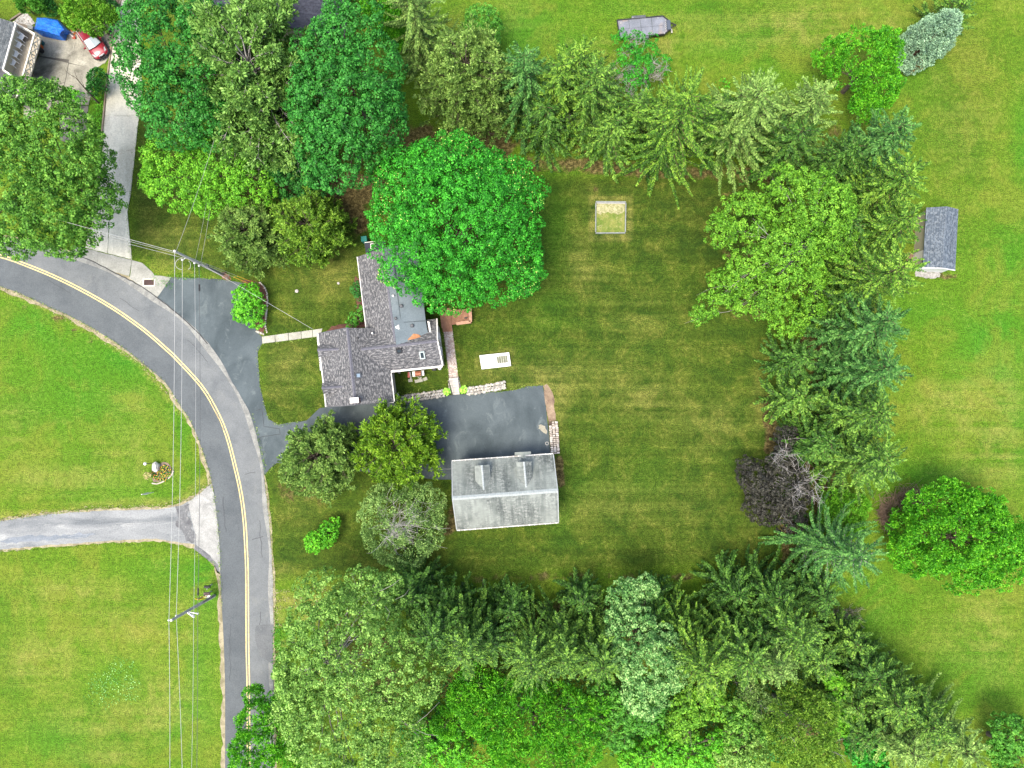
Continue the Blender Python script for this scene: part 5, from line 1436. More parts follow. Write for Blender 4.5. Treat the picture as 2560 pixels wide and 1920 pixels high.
broad('lime_shrub', 'vivid yellow-lime shrub above the south-east star-shaped spruce', [(1815, 1105, 42, 4.2), (1850, 1095, 26, 3.6), (1835, 1135, 30, 3.8), (1800, 1075, 20, 3.6)], L_lime2, clump=.38, nleaf=28, seed=31, mode='spray', cat='shrub', ll=.34, lw=.09)
broad('broadleaf_shrub', 'bright green tree in the bottom right corner', [(2190, 1590, 46, 5.5), (2205, 1640, 50, 5.5), (2160, 1625, 26, 4)], L_mid, clump=.42, nleaf=32, seed=32, cat='tree')
broad('broadleaf_shrub', 'dark green undergrowth bush at the bottom edge between hedge and corner', [(1870, 1610, 38, 3.5), (1840, 1580, 26, 3.2), (1880, 1650, 34, 3.2)], L_maple, clump=.36, nleaf=30, seed=33, cat='shrub', limb_n=4)
broad('round_bush', 'dark clipped round bush beside the concrete drive, near the red car', [(232, 22, 27, 2.6)], L_dark, clump=.2, nleaf=30, ll=.11, lw=.08, seed=34, cat='shrub', limb_n=3, dens=1.7, bumpy=.03, zmin=.2)
broad('evergreen_bush', 'dark bushy evergreen at the edge of the patio, by the concrete drive', [(210, 168, 20, 2.6), (222, 182, 18, 2.2), (205, 190, 17, 1.9)], L_dark, clump=.3, nleaf=30, ll=.2, lw=.09, seed=35, cat='shrub', mode='spray', limb_n=4)
broad('weed_clump', 'bright green weeds at the end of the stained patio', [(152, 200, 12, 1.6), (165, 212, 18, 1.5), (140, 212, 16, 1.4)], L_lime, clump=.26, nleaf=24, ll=.18, lw=.1, seed=36, cat='shrub', limb_n=3, limb_r=.03)
broad('front_shrub', 'bright green shrub in the stone-edged bed by the dark drive', [(540, 665, 32, 2.6), (528, 640, 24, 2.4), (545, 640, 26, 2.6), (520, 680, 18, 1.8), (550, 690, 20, 1.9)], L_lime, clump=.3, nleaf=30, ll=.19, lw=.13, seed=37, cat='shrub', limb_n=5, limb_r=.04, low=-.1)
broad('foundation_shrub', 'bright green shrub in the corner between the front walk and house', [(770, 685, 16, 2.2), (758, 700, 11, 1.4), (778, 668, 10, 2)], L_mid, clump=.28, nleaf=28, ll=.17, lw=.12, seed=38, cat='shrub', limb_n=4, limb_r=.03)
broad('foundation_shrub', 'small dark green shrub halfway along the west wall of the house', [(769, 625, 11, 1.3), (773, 640, 9, 1.1), (772, 614, 7, 1.0)], L_dark, clump=.24, nleaf=24, ll=.15, lw=.1, seed=39, cat='shrub', limb_n=3, limb_r=.03)
for i, (u, v, r_, z, lb) in enumerate(((62, -12, 16, 3.2, 'upright arborvitae shrub next to the neighbour lawn'), (82, 4, 17, 3.4, 'upright arborvitae shrub behind the blue tarp'), (50, 8, 12, 2.5, 'low arborvitae shrub beside the white gravel patch'), (104, 12, 14, 2.4, 'dark low shrub under the grey dish'))):
    broad('arborvitae', lb, [(u, v, r_, z), (u + 5, v + 10, r_ * .8, z * .8)], L_mid if i != 3 else L_dark, clump=.26, nleaf=26, ll=.24, lw=.09, seed=60 + i, cat='shrub', mode='spray', limb_n=3, limb_r=.03, rzf=1.4)

C_ = [  # apex u, v, height, radius, leaf, label
    (1008, 104, 12.5, 4.52, L_jun, 'grey-green fir at the western end of the north hedge', 'plume'),
    (1132, 114, 13, 3.83, L_sprb, 'mint blue-green spruce second from the west in the north hedge', 0),
    (1214, 134, 12.5, 3.94, L_spry, 'yellow-green spruce right of the mint spruce in the north hedge', 0),
    (1292, 152, 12, 4.18, L_spr, 'broad green spruce left of the half-dead tree in the north hedge', 0),
    (1392, 214, 8.5, 3.48, L_spr, 'low green spruce directly under the half-dead tree', 0),
    (1495, 202, 14, 5.68, L_spry, 'star-shaped spruce with long rope-like boughs above the sand frame', 1),
    (1650, 191, 13, 5.10, L_jun, 'olive spruce with brown twigs between the star spruce and the lime green tree', 0),
    (1585, 226, 9, 3.71, L_sprd, 'dark green spruce squeezed beside the star spruce', 0),
    (1785, 186, 12, 4.41, L_jun, 'olive spruce next to the lime green corner tree', 0),
    (1740, 276, 9.5, 3.71, L_sprd, 'dark spruce above the light green elm', 0),
    (1960, 262, 12, 4.00, L_sprb, 'blue-green spruce at the north-east corner of the hedge', 0),
    (1860, 310, 9.5, 3.20, L_sprd, 'dark low spruce in the north-east corner behind the elm', 0),
    (1975, 370, 13, 4.30, L_spry, 'yellow-green spruce in the east hedge above the shed', 0),
    (1975, 465, 13, 4.30, L_spry, 'light-tipped spruce overlapping the garden shed roof', 0),
    (1955, 574, 14.5, 5.00, L_spry, 'star-shaped spruce with wide spreading boughs just below the shed', 1),
    (1932, 690, 13, 4.50, L_sprb, 'blue-green spruce below the star-shaped spruce in the east hedge', 0),
    (1936, 792, 13, 4.40, L_sprb, 'dense blue-green spruce at the middle of the east hedge', 0),
    (1918, 895, 13, 4.60, L_spr, 'spruce with brown-backed boughs above the purple plum', 0),
    (1925, 1000, 12.5, 4.30, L_spr, 'green spruce at the east hedge beside the dead plum twigs', 0),
    (1868, 1210, 13, 4.70, L_sprb, 'pale star-shaped spruce at the south-east bend of the hedge', 1),
    (1750, 770, 7.5, 3.00, L_sprd, 'low dark spruce on the lawn side of the east hedge, upper', 0),
    (1745, 860, 7.5, 3.20, L_spr, 'low green spruce on the lawn side of the east hedge, lower', 0),
    (1800, 960, 9, 3.20, L_sprd, 'dark spruce behind the purple plum', 0),
    (1855, 640, 9, 3.20, L_sprd, 'dark spruce between the elm and the east hedge', 0),
    (1850, 480, 10, 3.40, L_sprd, 'dark spruce hidden behind the elm crown', 0),
    (932, 1385, 12, 3.80, L_sprd, 'dark spruce behind the pale cottonwood', 0),
    (1000, 1425, 13.5, 4.40, L_spr, 'dense green pine at the western end of the south hedge', 0),
    (1154, 1452, 13, 4.20, L_spr, 'spruce with a bare pale tip in the south hedge, west of the poplar', 1),
    (1226, 1436, 12, 3.80, L_spr, 'green spruce between two others west of the poplar', 0),
    (1304, 1452, 12.5, 3.80, L_spr, 'spruce touching the west side of the mint green poplar', 0),
    (1105, 1330, 7, 2.60, L_sprd, 'low dark spruce at the lawn edge of the south hedge', 0),
    (1262, 1310, 7, 2.60, L_sprd, 'low spruce at the lawn edge just west of the poplar', 0),
    (1538, 1462, 14, 4.60, L_spry, 'yellow-green spruce with long finger boughs east of the poplar', 1),
    (1628, 1440, 13, 4.10, L_spr, 'green spruce right of the finger-boughed spruce', 0),
    (1742, 1392, 13, 4.40, L_spr, 'spruce at the eastern end of the south hedge', 0),
    (1695, 1458, 13, 3.90, L_jun, 'grey-green spruce tip at the lower edge of the south hedge', 0),
    (1600, 1290, 7.5, 3.00, L_sprd, 'low dark spruce at the lawn edge east of the poplar', 0),
    (1690, 1300, 9, 3.60, L_sprd, 'dark spruce behind the south-east lawn corner', 0),
    (1795, 1300, 8, 3.20, L_sprd, 'dark spruce where the south and east hedges meet', 0),
    (1905, 1475, 9, 3.30, L_sprd, 'dark spruce at the upper end of the south-east row', 0),
    (1962, 1540, 11, 3.90, L_spr, 'soft green spruce second in the south-east row', 0),
    (2040, 1590, 11, 4.00, L_spr, 'wide green spruce third in the south-east row', 0),
    (2112, 1640, 10, 3.60, L_jun, 'olive spruce at the lower end of the south-east row', 0),
    (1985, 1640, 10, 3.60, L_jun, 'olive green spruce cut by the bottom edge', 0),
    (1790, 1445, 9, 3.4, L_spr, 'green spruce between the east end of the south hedge and the south-east row', 0),
    (1860, 1540, 8, 3.2, L_spr, 'green spruce on the inner side of the south-east row', 0),
    (1890, 1600, 8, 3.4, L_sprd, 'dark spruce at the foot of the south-east row near the dark undergrowth', 0),
    (880, 1300, 9, 3.4, L_sprd, 'dark spruce at the lawn edge beside the cottonwood', 0),
    (1480, 1380, 9.5, 3.4, L_spry, 'yellow-green spruce immediately east of the mint poplar', 0),
    (1060, 1395, 9.5, 3.40, L_sprd, 'dark spruce between the dense pine and the bare-tipped spruce', 0),
    (1420, 1340, 8, 3.00, L_sprd, 'dark spruce half hidden behind the mint poplar', 0),
    (1860, 1400, 7, 2.80, L_spr, 'young green spruce by the woodchip heap', 0),
    (1650, 1385, 10, 3.40, L_sprd, 'dark spruce inside the eastern part of the south hedge', 0),
    (1890, 560, 9, 3.20, L_spr, 'green spruce behind the star-shaped spruce, on the lawn side', 0),
    (1440, 286, 7, 3.25, L_sprd, 'small dark spruce left of the star spruce at the lawn edge', 0),
    (1330, 256, 8, 3.48, L_spr, 'small green spruce at the lawn edge of the north hedge', 0),
    (1180, 226, 8.5, 3.48, L_sprd, 'dark spruce at the lawn edge behind the mint spruce', 0),
    (1255, 106, 10.5, 3.48, L_spry, 'yellow-green spruce at the upper edge of the north hedge', 0),
    (875, -38, 14, 4.1, L_jun, 'grey-green spruce cut by the top edge of the picture', 1),
    (2090, -8, 6, 3.0, L_spr, 'green spruce behind the silver-blue spruce', 0),
]
for i, (u, v, h, R, m_, lb, st) in enumerate(C_):
    if st == 'plume':
        plume('fir_tree', lb, u + 4, v + 62, h, R * 1.05, m_, 100 + i, m_bark, n=90, tuft=.36, nl=30, rise=.15, side=4, zf=.12, ll=.26, lw=.085)
    elif st == 1:
        conifer('spruce_tree', lb, u, v, h, R, m_, 100 + i, m_redbark if i != 19 else m_pale, whorl=.80, per=6, twl=.34, droop=.34, power=.40)
    else:
        conifer('spruce_tree', lb, u, v, h, R, m_, 100 + i, whorl=.74, per=6, twl=.44, droop=.28 if i % 2 else .2, power=.42 + .08 * (i % 3))
broad('blue_spruce', 'silver-blue spruce with brownish skirt in the upper right field', [(1972, 118, 38, 2.0), (1990, 100, 46, 3.3), (2015, 80, 44, 4.6), (2035, 60, 34, 5.6), (2048, 46, 22, 6.5), (1962, 135, 22, 1.4)], L_blue, m_redbark, clump=.40, nleaf=34, ll=.26, lw=.10, seed=77, mode='spray', limb_n=8, dens=1.25, bumpy=.10, rzf=.9)
broad('dead_shrub', 'brown dead boughs low on the near side of the silver-blue spruce', [(1985, 138, 13, 1.5), (1968, 146, 10, 1.1)], leafmat('brown dead needles', (.08, .05, .03), (.20, .12, .07), (.34, .22, .15)), clump=.26, nleaf=18, ll=.2, lw=.07, seed=78, mode='spray', limb_n=3, cat='shrub', zmin=.2, limb_r=.03)

# ------------------------------------------------------------------ undergrowth (uncountable)
def cover(name, label, areas, mat, seed, n_per=9, ll=.2, lw=.13, hgt=.5, cat='undergrowth'):
    rng = np.random.default_rng(seed)
    Cs, Hs = [], []
    for u, v, ru, rv, h in areas:
        A_ = math.pi * ru * rv * (K * mpp(0)) ** 2
        n = int(A_ * n_per * 4)
        a = rng.uniform(0, 6.28, n); r = np.sqrt(rng.uniform(0, 1, n)) * (1 + .15 * np.sin(a * 5 + seed) + .1 * np.sin(a * 9))
        uu, vv = u + np.cos(a) * r * ru, v + np.sin(a) * r * rv
        c = np.array([P(x * K, y * K, 0) for x, y in zip(uu, vv)])
        hh = h * (1 - r ** 2 * .7) * (.55 + .45 * noise3(c, 1.3, seed)) + .06
        c[:, 2] = np.maximum(.05, hh * rng.uniform(.6, 1.1, n))
        Cs.append(c)
    C = np.concatenate(Cs); n = len(C)
    Nn = unit(rng.normal(size=(n, 3)) * .6 + [0, 0, 1.0]); A = np.cross(Nn, rng.normal(size=(n, 3)))
    s = rng.uniform(.6, 1.4, n)
    V_, Q_ = rhombs(C, A, Nn, ll * s, lw * s)
    o = npmesh(name, V_, Q_, mat, kind='stuff')
    return props(o, label, cat)
cover('undergrowth', 'bright green undergrowth carpeting the ground along the bottom edge', [(970, 1640, 80, 26, .5), (1040, 1645, 70, 24, .5), (1400, 1610, 70, 34, .8), (1480, 1640, 80, 26, .6), (1440, 1570, 40, 30, 1.0), (1560, 1640, 40, 26, .6)], L_lime, 5, 8, .2, .12)
cover('undergrowth', 'darker undergrowth beneath the south hedge trees', [(1200, 1500, 180, 40, .9), (1450, 1520, 120, 40, .9), (1330, 1560, 160, 60, .9), (1500, 1560, 130, 70, .9), (930, 1590, 90, 60, .7), (1650, 1500, 120, 60, 1.0), (1820, 1440, 60, 60, .7), (1640, 1600, 80, 60, .8), (1850, 1550, 40, 80, .8), (1000, 1500, 90, 50, .8)], L_dark, 6, 7, .22, .13)  # shade of the gaps between crowns put into its dark leaf colour
cover('roadside_weeds', 'rough green weeds between the road and the cottonwood', [(598, 1390, 10, 40, .5), (610, 1360, 24, 16, .5), (600, 1440, 14, 26, .6), (640, 1350, 16, 8, .4)], L_mid, 7, 8, .16, .1)
cover('ivy_patch', 'vivid green ground ivy at the lower tip of the hedge by the field', [(1822, 1398, 22, 20, .35), (1840, 1415, 12, 10, .3)], L_ash, 8, 9, .16, .12)
cover('hedge_understorey', 'green leafy understorey showing between the north hedge spruces', [(1605, 250, 26, 60, 3.0), (1370, 330, 34, 26, 1.6), (1620, 340, 20, 40, 2.0), (1800, 340, 26, 16, 2.5), (1560, 190, 16, 20, 2.2), (1640, 280, 12, 12, 3)], L_ash, 9, 7, .2, .14)
cover('lawn_edge_weeds', 'ragged weeds growing at the foot of the maple by the upper lawn', [(870, 280, 14, 18, .8), (860, 250, 10, 30, .8), (875, 235, 8, 8, .5)], L_mid, 10, 9, .18, .12)
cover('verge_weeds', 'bright weeds growing between the patio and the concrete drive', [(212, 255, 12, 50, .35), (214, 230, 10, 26, .35), (204, 330, 16, 12, .4), (222, 158, 6, 12, .3), (206, 208, 8, 12, .3)], L_lime, 12, 9, .15, .09)
cover('clover_patch', 'whitish clover patch in the lower left field', [(262, 1448, 34, 34, .05), (230, 1500, 44, 30, .05), (285, 1490, 26, 30, .05), (220, 1470, 30, 20, .05)], leafmat('clover leaves and blossom', (.05, .15, .03), (.10, .24, .07), (.40, .52, .33)), 13, 5, .10, .08)
cover('verge_tufts', 'green grass tufts overhanging the drive edge near the storm drain', [(355, 612, 16, 8, .12), (335, 600, 10, 8, .12), (368, 618, 10, 6, .12), (400, 598, 40, 6, .1)], L_mid, 14, 14, .12, .06)

# grass tufts along ragged edges of paving
def tufts(name, label, paths, seed, per_m=26, spread=.22, h=.10, mat=None):
    rng = np.random.default_rng(seed); Cs = []
    for pts in paths:
        w_ = [np.array(P(u, v, 0)) for u, v in pts]
        for a, b in zip(w_[:-1], w_[1:]):
            L = np.linalg.norm(b - a); n = int(L * per_m)
            t = rng.uniform(0, 1, (n, 1)); d = unit((b - a)[None])[0]; nn = np.array([-d[1], d[0], 0])
            Cs.append(a + (b - a) * t + nn * rng.normal(size=(n, 1)) * spread)
    C = np.concatenate(Cs); n = len(C); C[:, 2] = rng.uniform(.04, h, n)
    A = unit(rng.normal(size=(n, 3)) * .8 + [0, 0, .6]); Nn = unit(np.cross(A, rng.normal(size=(n, 3))) + [0, 0, .8])
    s = rng.uniform(.6, 1.4, n)
    V_, Q_ = rhombs(C, A, Nn, .18 * s, .05 * s)
    return props(npmesh(name, V_, Q_, mat, kind='stuff'), label, 'grass')
L_grass = leafmat('mixed grass blades', (.06, .10, .015), (.11, .18, .02), (.26, .26, .10), .1, 1.5)
tufts('edge_grass', 'ragged grass blades along the road and drive edges', [RL[2:22], [(x + 4, y) for x, y in RR[17:26]], [(0, 1298), (249, 1270), (405, 1265), (478, 1247), (528, 1206)], [(0, 1380), (289, 1359), (463, 1367), (540, 1412)], [(655, 859), (645, 880), (646, 914), (650, 960), (662, 1018), (672, 1047), (695, 1061), (760, 1053)], [(661, 1190), (690, 1160), (720, 1158)], [(656, 860), (720, 852), (790, 842)], [(655, 841), (720, 832), (790, 822)], [(429, 692), (520, 695), (580, 702)], [(358, 217), (344, 330), (334, 430), (324, 500), (318, 560), (330, 649)], [(1160, 985), (1253, 977), (1357, 961)], [(1000, 985), (1120, 972)], [(1107, 830), (1122, 945)], [(1133, 830), (1147, 960)]], 3, 24, .10, .09, L_grass)
tufts('dirt_straw', 'tan straw litter along the gravel lane fringe', [[(0, 1300), (116, 1282), (249, 1270), (405, 1264), (478, 1247), (528, 1206)], [(0, 722), (58, 742), (116, 769), (231, 826), (347, 905), (443, 1008)], [(684, 1478), (820, 1470)], [(688, 1500), (800, 1492)], [(688, 1520), (800, 1512)], [(688, 1562), (780, 1560)], [(687, 1478), (688, 1562)]], 4, 26, .16, .06, surf('straw', (.50, .44, .27), (.33, .28, .15), 3))

# ------------------------------------------------------------------ utility poles and wires
m_polew = surf('weathered pole timber', (.62, .59, .55), (.42, .40, .37), 2.5, .9)
m_wire = surf('bright aluminium wire', (.42, .43, .41), (.34, .34, .33), 1, .45, bmp=0)
m_wired = surf('dark cable', (.10, .105, .11), None, 1, .6, bmp=0)
m_ins = surf('white porcelain', (.75, .75, .72), None, 2, .3, bmp=0)
m_guard = surf('yellow plastic guy guard', (.80, .50, .08), (.65, .40, .05), 2, .5, bmp=0)
H1, H2 = 10.6, 9.2
def pole(label, base, h):
    b = P(*base, 0)
    t_ = thing('utility_pole', label, 'utility pole', tuple(b), 'utility poles beside the road')
    mb = MB(); mb.tube([b, b + Vector((0, 0, h * .5)), b + Vector((0, 0, h))], [.17, .145, .12], 10); mb.build('pole', m_polew, t_, smooth=False)
    return b, t_
b1, pole1 = pole('tall weathered utility pole with guy wires at the corner of the dark drive', (556, 687), H1)
b2, pole2 = pole('utility pole with white crossarms in the lower left field beside the road', (535.6, 1489.7), H2)
def at(b, z, dx=0, dy=0): return Vector((b.x + dx, b.y + dy, z))
zz = [H1 - .15, 8.3, 6.3, 5.3]
z2 = [H2 - .1, 7.6, 6.3, 5.9]
o1 = [(-.05, 0), (-.35, -.3), (-.1, -.15), (-.1, -.2)]
o2 = [(-.25, 0), (-.3, 0), (.75, -.45), (.95, -.25)]
for (dx, dy), z in zip(o1, zz):
    mb = MB(); mb.lathe(at(b1, z - .08, dx, dy), [(.05, 0), (.10, .05), (.06, .1), (.10, .15), (.04, .22)], 8); mb.build('insulator', m_ins, pole1)
    mb = MB(); mb.bar(at(b1, z - .08), at(b1, z - .08, dx, dy), .06, .06); mb.build('bracket', m_white, pole1)
for z, dx, dy in ((6.5, .72, -.42), (6.1, .92, -.22), (6.15, .75, -.45)):
    mb = MB(); mb.bar(at(b2, z - .3 if z > 6.3 else z + .1), at(b2, z - .12, dx, dy), .10, .10); mb.build('crossarm', m_white, pole2)
for (dx, dy), z in zip(o2, z2):
    mb = MB(); mb.lathe(at(b2, z - .1, dx, dy), [(.05, 0), (.11, .05), (.06, .1), (.10, .15), (.04, .24)], 8); mb.build('insulator', m_ins, pole2)
mb = MB(); mb.bar(at(b2, z2[1] - .05), at(b2, z2[1] - .05, -.3, 0), .06, .06); mb.build('bracket', m_white, pole2)
# clutter at the pole: loops, cable box, riser
mb = MB()
for k, (z, r_) in enumerate(((8.6, .55), (7.4, .4))):
    pts = [at(b1, z + .0, -.2 - r_ * math.sin(a) * (1.2 if k == 0 else -.6), -.2 - r_ * (1 - math.cos(a))) for a in np.linspace(0, math.pi, 9)]
    mb.tube(pts, .022, 5)
mb.build('jumper_loop', m_wire, pole1)
mb = MB(); mb.box(at(b1, 6.2, -.22, .1), (.25, .3, .5)); mb.box(at(b1, 4.2, .25, 0), (.2, .3, .4)); mb.build('cable_box', m_dmetal, pole1)
mb = MB(); mb.tube([at(b1, .2, .17, -.08), at(b1, 6.0, .17, -.06)], .035, 6); mb.tube([at(b2, .2, .15, .1), at(b2, 3.0, .15, .1)], .035, 6); mb.build('riser_pipe', m_dmetal, pole1)
def wire(label, pts, r, mat, sag=.25, name='power_line', group=None):
    allp = []
    for a, b in zip(pts[:-1], pts[1:]):
        a, b = Vector(a), Vector(b); n = 12
        for k in range(n + (1 if b is Vector(pts[-1]) else 0)):
            s = k / n; allp.append(a.lerp(b, s) - Vector((0, 0, sag * 4 * s * (1 - s))))
    allp.append(Vector(pts[-1]))
    mb = MB(); mb.tube(allp, r, 5)
    o = mb.build(name, mat)
    return props(o, label, 'cable', group)
def beyond(a, q, k=2.2):
    d = (q - a); return a + d * k
G_ = 'overhead lines running from pole to pole'
for i, (lb, m_, r_) in enumerate((('leftmost bright overhead wire along the left side of the road', m_wire, .022), ('second bright overhead wire, crossing the left lane', m_wire, .022), ('third, thin pale overhead line left of the dark cable', m_wire, .016), ('dark rightmost overhead cable with black splice', m_wired, .022))):
    s_ = [(420, 1920), (451, 1920), (475, 1920), (488, 1920)][i]
    a, b = at(b1, zz[i], *o1[i]), at(b2, z2[i], *o2[i])
    wire(lb, [a, b, beyond(b, P(*s_, z2[i]))], r_, m_, .35, group=G_)
# splices
for lb, i, base_, s in (('black cable splice hanging just below the corner pole', 3, 0, .055), ('black cable splice just above the white crossarms', 3, 0, .93)):
    a, b = at(b1, zz[3], *o1[3]), at(b2, z2[3], *o2[3])
    f = lambda q: a.lerp(b, q) - Vector((0, 0, .35 * 4 * q * (1 - q)))
    mb = MB(); mb.tube([f(s), f(s + .02)], .085, 8); props(mb.build('cable_splice', m_black), lb, 'splice')
wire('bright cable leading from the corner pole over the oak to the left', [at(b1, H1 - .4), beyond(at(b1, H1 - .4), P(168, 555, H1 - .4), 1.8)], .02, m_wire, .3)
wire('upper thin line of the pair over the concrete drive', [at(b1, 8.2, 0, .1), beyond(at(b1, 8.2), P(179, 566, 8), 1.8)], .014, m_wire, .3)
wire('lower thin line of the pair over the concrete drive', [at(b1, 7.9, -.1, -.1), beyond(at(b1, 7.9), P(181, 571, 7.8), 1.8)], .014, m_wire, .3)
wire('thin line rising northwards from the pole top to the lime green tree', [at(b1, H1 - .3), beyond(at(b1, H1 - .3), P(484, 500, H1 - .3), 2.2)], .013, m_wire, .2)
wire('faint middle line north of the pole over the front grass', [at(b1, 6.4), beyond(at(b1, 6.4), P(508, 540, 6.4), 2.2)], .010, m_wire, .2)
wire('right-hand thin line north of the pole over the front grass', [at(b1, 5.4, .1), beyond(at(b1, 5.4), P(519, 538, 5.4), 2.2)], .013, m_wire, .2)
wire('braided service cable from the pole to the front corner of the house', [at(b1, 5.6, .1), P(782, 823, 3.9)], .017, m_wire, .15, 'service_cable')
for k, (px_, z, lb) in enumerate((((640, 708), H1 - 1.0, 'guy wire with yellow guard, right of the pair at the corner pole'), ((633, 713), 7.6, 'guy wire with yellow guard, left of the pair at the corner pole'))):
    g0, g1_ = at(b1, z), P(*px_, 0)
    t_ = thing('guy_wire', lb, 'guy wire', tuple(g1_), 'guy wires at the corner pole')
    mb = MB(); mb.tube([g1_, g0], .018, 4); mb.build('cable', m_wire, t_)
    mb = MB(); mb.tube([g1_.lerp(g0, .04), g1_.lerp(g0, .04 + 2.4 / (g0 - g1_).length)], .045, 6); mb.build('guard', m_guard, t_)
# loose brush at the pole foot
o_ = thing('brush_heap', 'small heap of red bark and cut twigs at the foot of the corner pole', 'debris', tuple(P(565, 694, 0)))
sheet('bark_mulch', px([(549, 684), (562, 680), (574, 690), (580, 700), (568, 702), (556, 696)]), 0.03, asphalt('reddish mulch', (.30, .16, .10), (.14, .07, .05), 3, 9), .2, .06, parent=o_, kind=None)
deadtwigs(o_, np.array(P(568, 691, .1)), .55, 6, np.random.default_rng(8), m_dead, 'twigs', r0=.02)

# ------------------------------------------------------------------ road sign, mailboxes
sp = P(525.5, 1481, 0)
sg = thing('road_sign', 'yellow diamond warning sign on a thin post beside the lower utility pole', 'road sign', tuple(sp))
mb = MB(); mb.tube([sp, sp + Vector((0, 0, 2.9))], .035, 6); mb.build('post', surf('galvanised post', (.45, .46, .42), None, 2, .5), sg)
y_, o_ = surf('yellow sign face', (.80, .60, .05), (.74, .53, .04), 1, .5, bmp=0), surf('dark rust red symbol', (.42, .09, .02), None, 1, .5, bmp=0)
cz, cx_ = 2.35, sp.x
tilt = .35
def sq(x, z, y): return (sp.x + x, sp.y - .05 - y - (z - cz) * 0.0, z)
mb = MB(); mb.add([sq(0, cz - .55, 0), sq(.6, cz, 0), sq(0, cz + .55, 0), sq(-.6, cz, 0), sq(0, cz - .55, .03), sq(.6, cz, .03), sq(0, cz + .55, .03), sq(-.6, cz, .03)], [(4, 5, 6, 7), (3, 2, 1, 0), (0, 1, 5, 4), (1, 2, 6, 5), (2, 3, 7, 6), (3, 0, 4, 7)])
fc = mb.build('sign_panel', y_, sg)
mb = MB(); mb.add([sq(-.05, cz - .28, .036), sq(.05, cz - .28, .036), sq(.05, cz + .05, .036), sq(.16, cz + .05, .036), sq(0, cz + .3, .036), sq(-.16, cz + .05, .036), sq(-.05, cz + .05, .036)], [(0, 1, 2, 3, 4, 5, 6)]); mb.build('symbol', o_, fc)
mb = MB(); mb.box((sp.x, sp.y - .06, 1.45), (.6, .03, .42)); mb.build('advisory_plate', y_, sg)
def mailbox(u, v, label, body, flagm, extra=None):
    p = P(u, v, 0)
    t_ = thing('mailbox', label, 'mailbox', tuple(p), 'roadside mailboxes by the lower pole')
    mb = MB(); mb.box((p.x, p.y, .5), (.1, .1, 1.0)); mb.build('post', m_polew, t_)
    mb = MB()
    n = 8; Vv = []
    for x in (-.3, .3):
        for k in range(n + 1):
            a = math.pi * k / n; Vv.append((p.x + x, p.y + math.cos(a) * .14, 1.12 + math.sin(a) * .14))
        Vv += [(p.x + x, p.y - .14, 1.0), (p.x + x, p.y + .14, 1.0)]
    m__ = n + 3
    fs = [(k, (k + 1) % m__, (k + 1) % m__ + m__, k + m__) for k in range(m__)] + [tuple(range(m__ - 1, -1, -1)), tuple(range(m__, 2 * m__))]
    mb.add(Vv, fs); mb.build('box', body, t_)
    mb = MB(); mb.box((p.x + .05, p.y - .16, 1.2), (.03, .02, .2)); mb.box((p.x + .05, p.y - .17, 1.3), (.14, .02, .08)); mb.build('flag', flagm, t_)
    if extra:
        mb = MB(); mb.box((p.x, p.y - .28, .98), (.62, .2, .1)); mb.build('newspaper_tube', extra, t_)
red = surf('faded red', (.36, .13, .10), (.28, .1, .08), 3)
mailbox(530, 1461, 'black mailbox farther from the lower utility pole', m_black, m_white)
mailbox(529, 1478, 'brownish mailbox with white paper tube next to the road sign', surf('brown mailbox', (.26, .17, .15), (.18, .12, .11), 4), red, m_white)

# ------------------------------------------------------------------ storm drain
dn = thing('storm_drain', 'square storm drain with white frame and rusty bars in the concrete apron', 'drain', tuple(P(372, 706, 0)))
c = P(372.5, 706, .06); HA0 = 0.0
mb = MB()
for s in (-1, 1):
    mb.box((c.x + s * .60, c.y, .065), (.12, .84, .05), 0, bev=.01); mb.box((c.x, c.y + s * .36, .0655), (1.08, .12, .05), 0, bev=.01)
mb.build('frame', surf('pale cast frame', (.70, .66, .56), (.52, .48, .4), 3), dn)
mb = MB(); mb.box((c.x, c.y, .054), (1.08, .60, .004)); mb.build('pit', m_black, dn)
for k in range(9):
    mb = MB(); mb.box((c.x, c.y - .27 + k * .067, .07), (1.08, .022, .03)); mb.build('bar', surf('rusty iron', (.14, .06, .045), (.08, .035, .03), 4) if k == 0 else bpy.data.materials['rusty iron'], dn)

# ------------------------------------------------------------------ flower bed group in the left field
bed = thing('flower_bed', 'oval mulch bed planted with orange flowers near the gravel lane', 'flower bed', tuple(P(405, 1183, 0)))
bp = [(380, 1176), (384, 1166), (398, 1160), (408, 1155), (420, 1158), (428, 1166), (432, 1176), (428, 1186), (420, 1194), (408, 1200), (396, 1206), (384, 1206), (380, 1198), (385, 1190)]
sheet('mulch', px(bp), .035, asphalt('bed mulch', (.26, .19, .15), (.13, .095, .075), 3, 8, (.4, .33, .28)), .25, .04, parent=bed, kind=None)
frng = random.Random(5)
m_flo = [surf('orange petals', (.62, .20, .03), (.5, .12, .02), 6, .6), surf('yellow orange petals', (.90, .48, .06), None, 6, .6)]
fpos = []
for k in range(230):
    u, v = frng.uniform(382, 428), frng.uniform(1162, 1203)
    if ((u - 406) / 24) ** 2 + ((v - 1182) / 21) ** 2 < 1 and all(abs(u - a) + abs(v - b) > 4.0 for a, b in fpos) and not (u < 400 and v < 1174): fpos.append((u, v))
for k, (u, v) in enumerate(fpos):
    p = P(u, v, .04)
    mb = MB(); mb.rock(p + Vector((0, 0, .05)), (.12, .12, .1), frng); lf = mb.build('plant', L_dark, bed)
    mb = MB()
    for q in range(3):
        mb.rock(p + Vector((frng.uniform(-.07, .07), frng.uniform(-.07, .07), .15)), (.035, .035, .03), frng)
    mb.build('bloom', m_flo[k % 2], lf)
edge = [(380, 1208), (392, 1210), (404, 1206), (416, 1200), (424, 1194), (430, 1186), (434, 1177)]
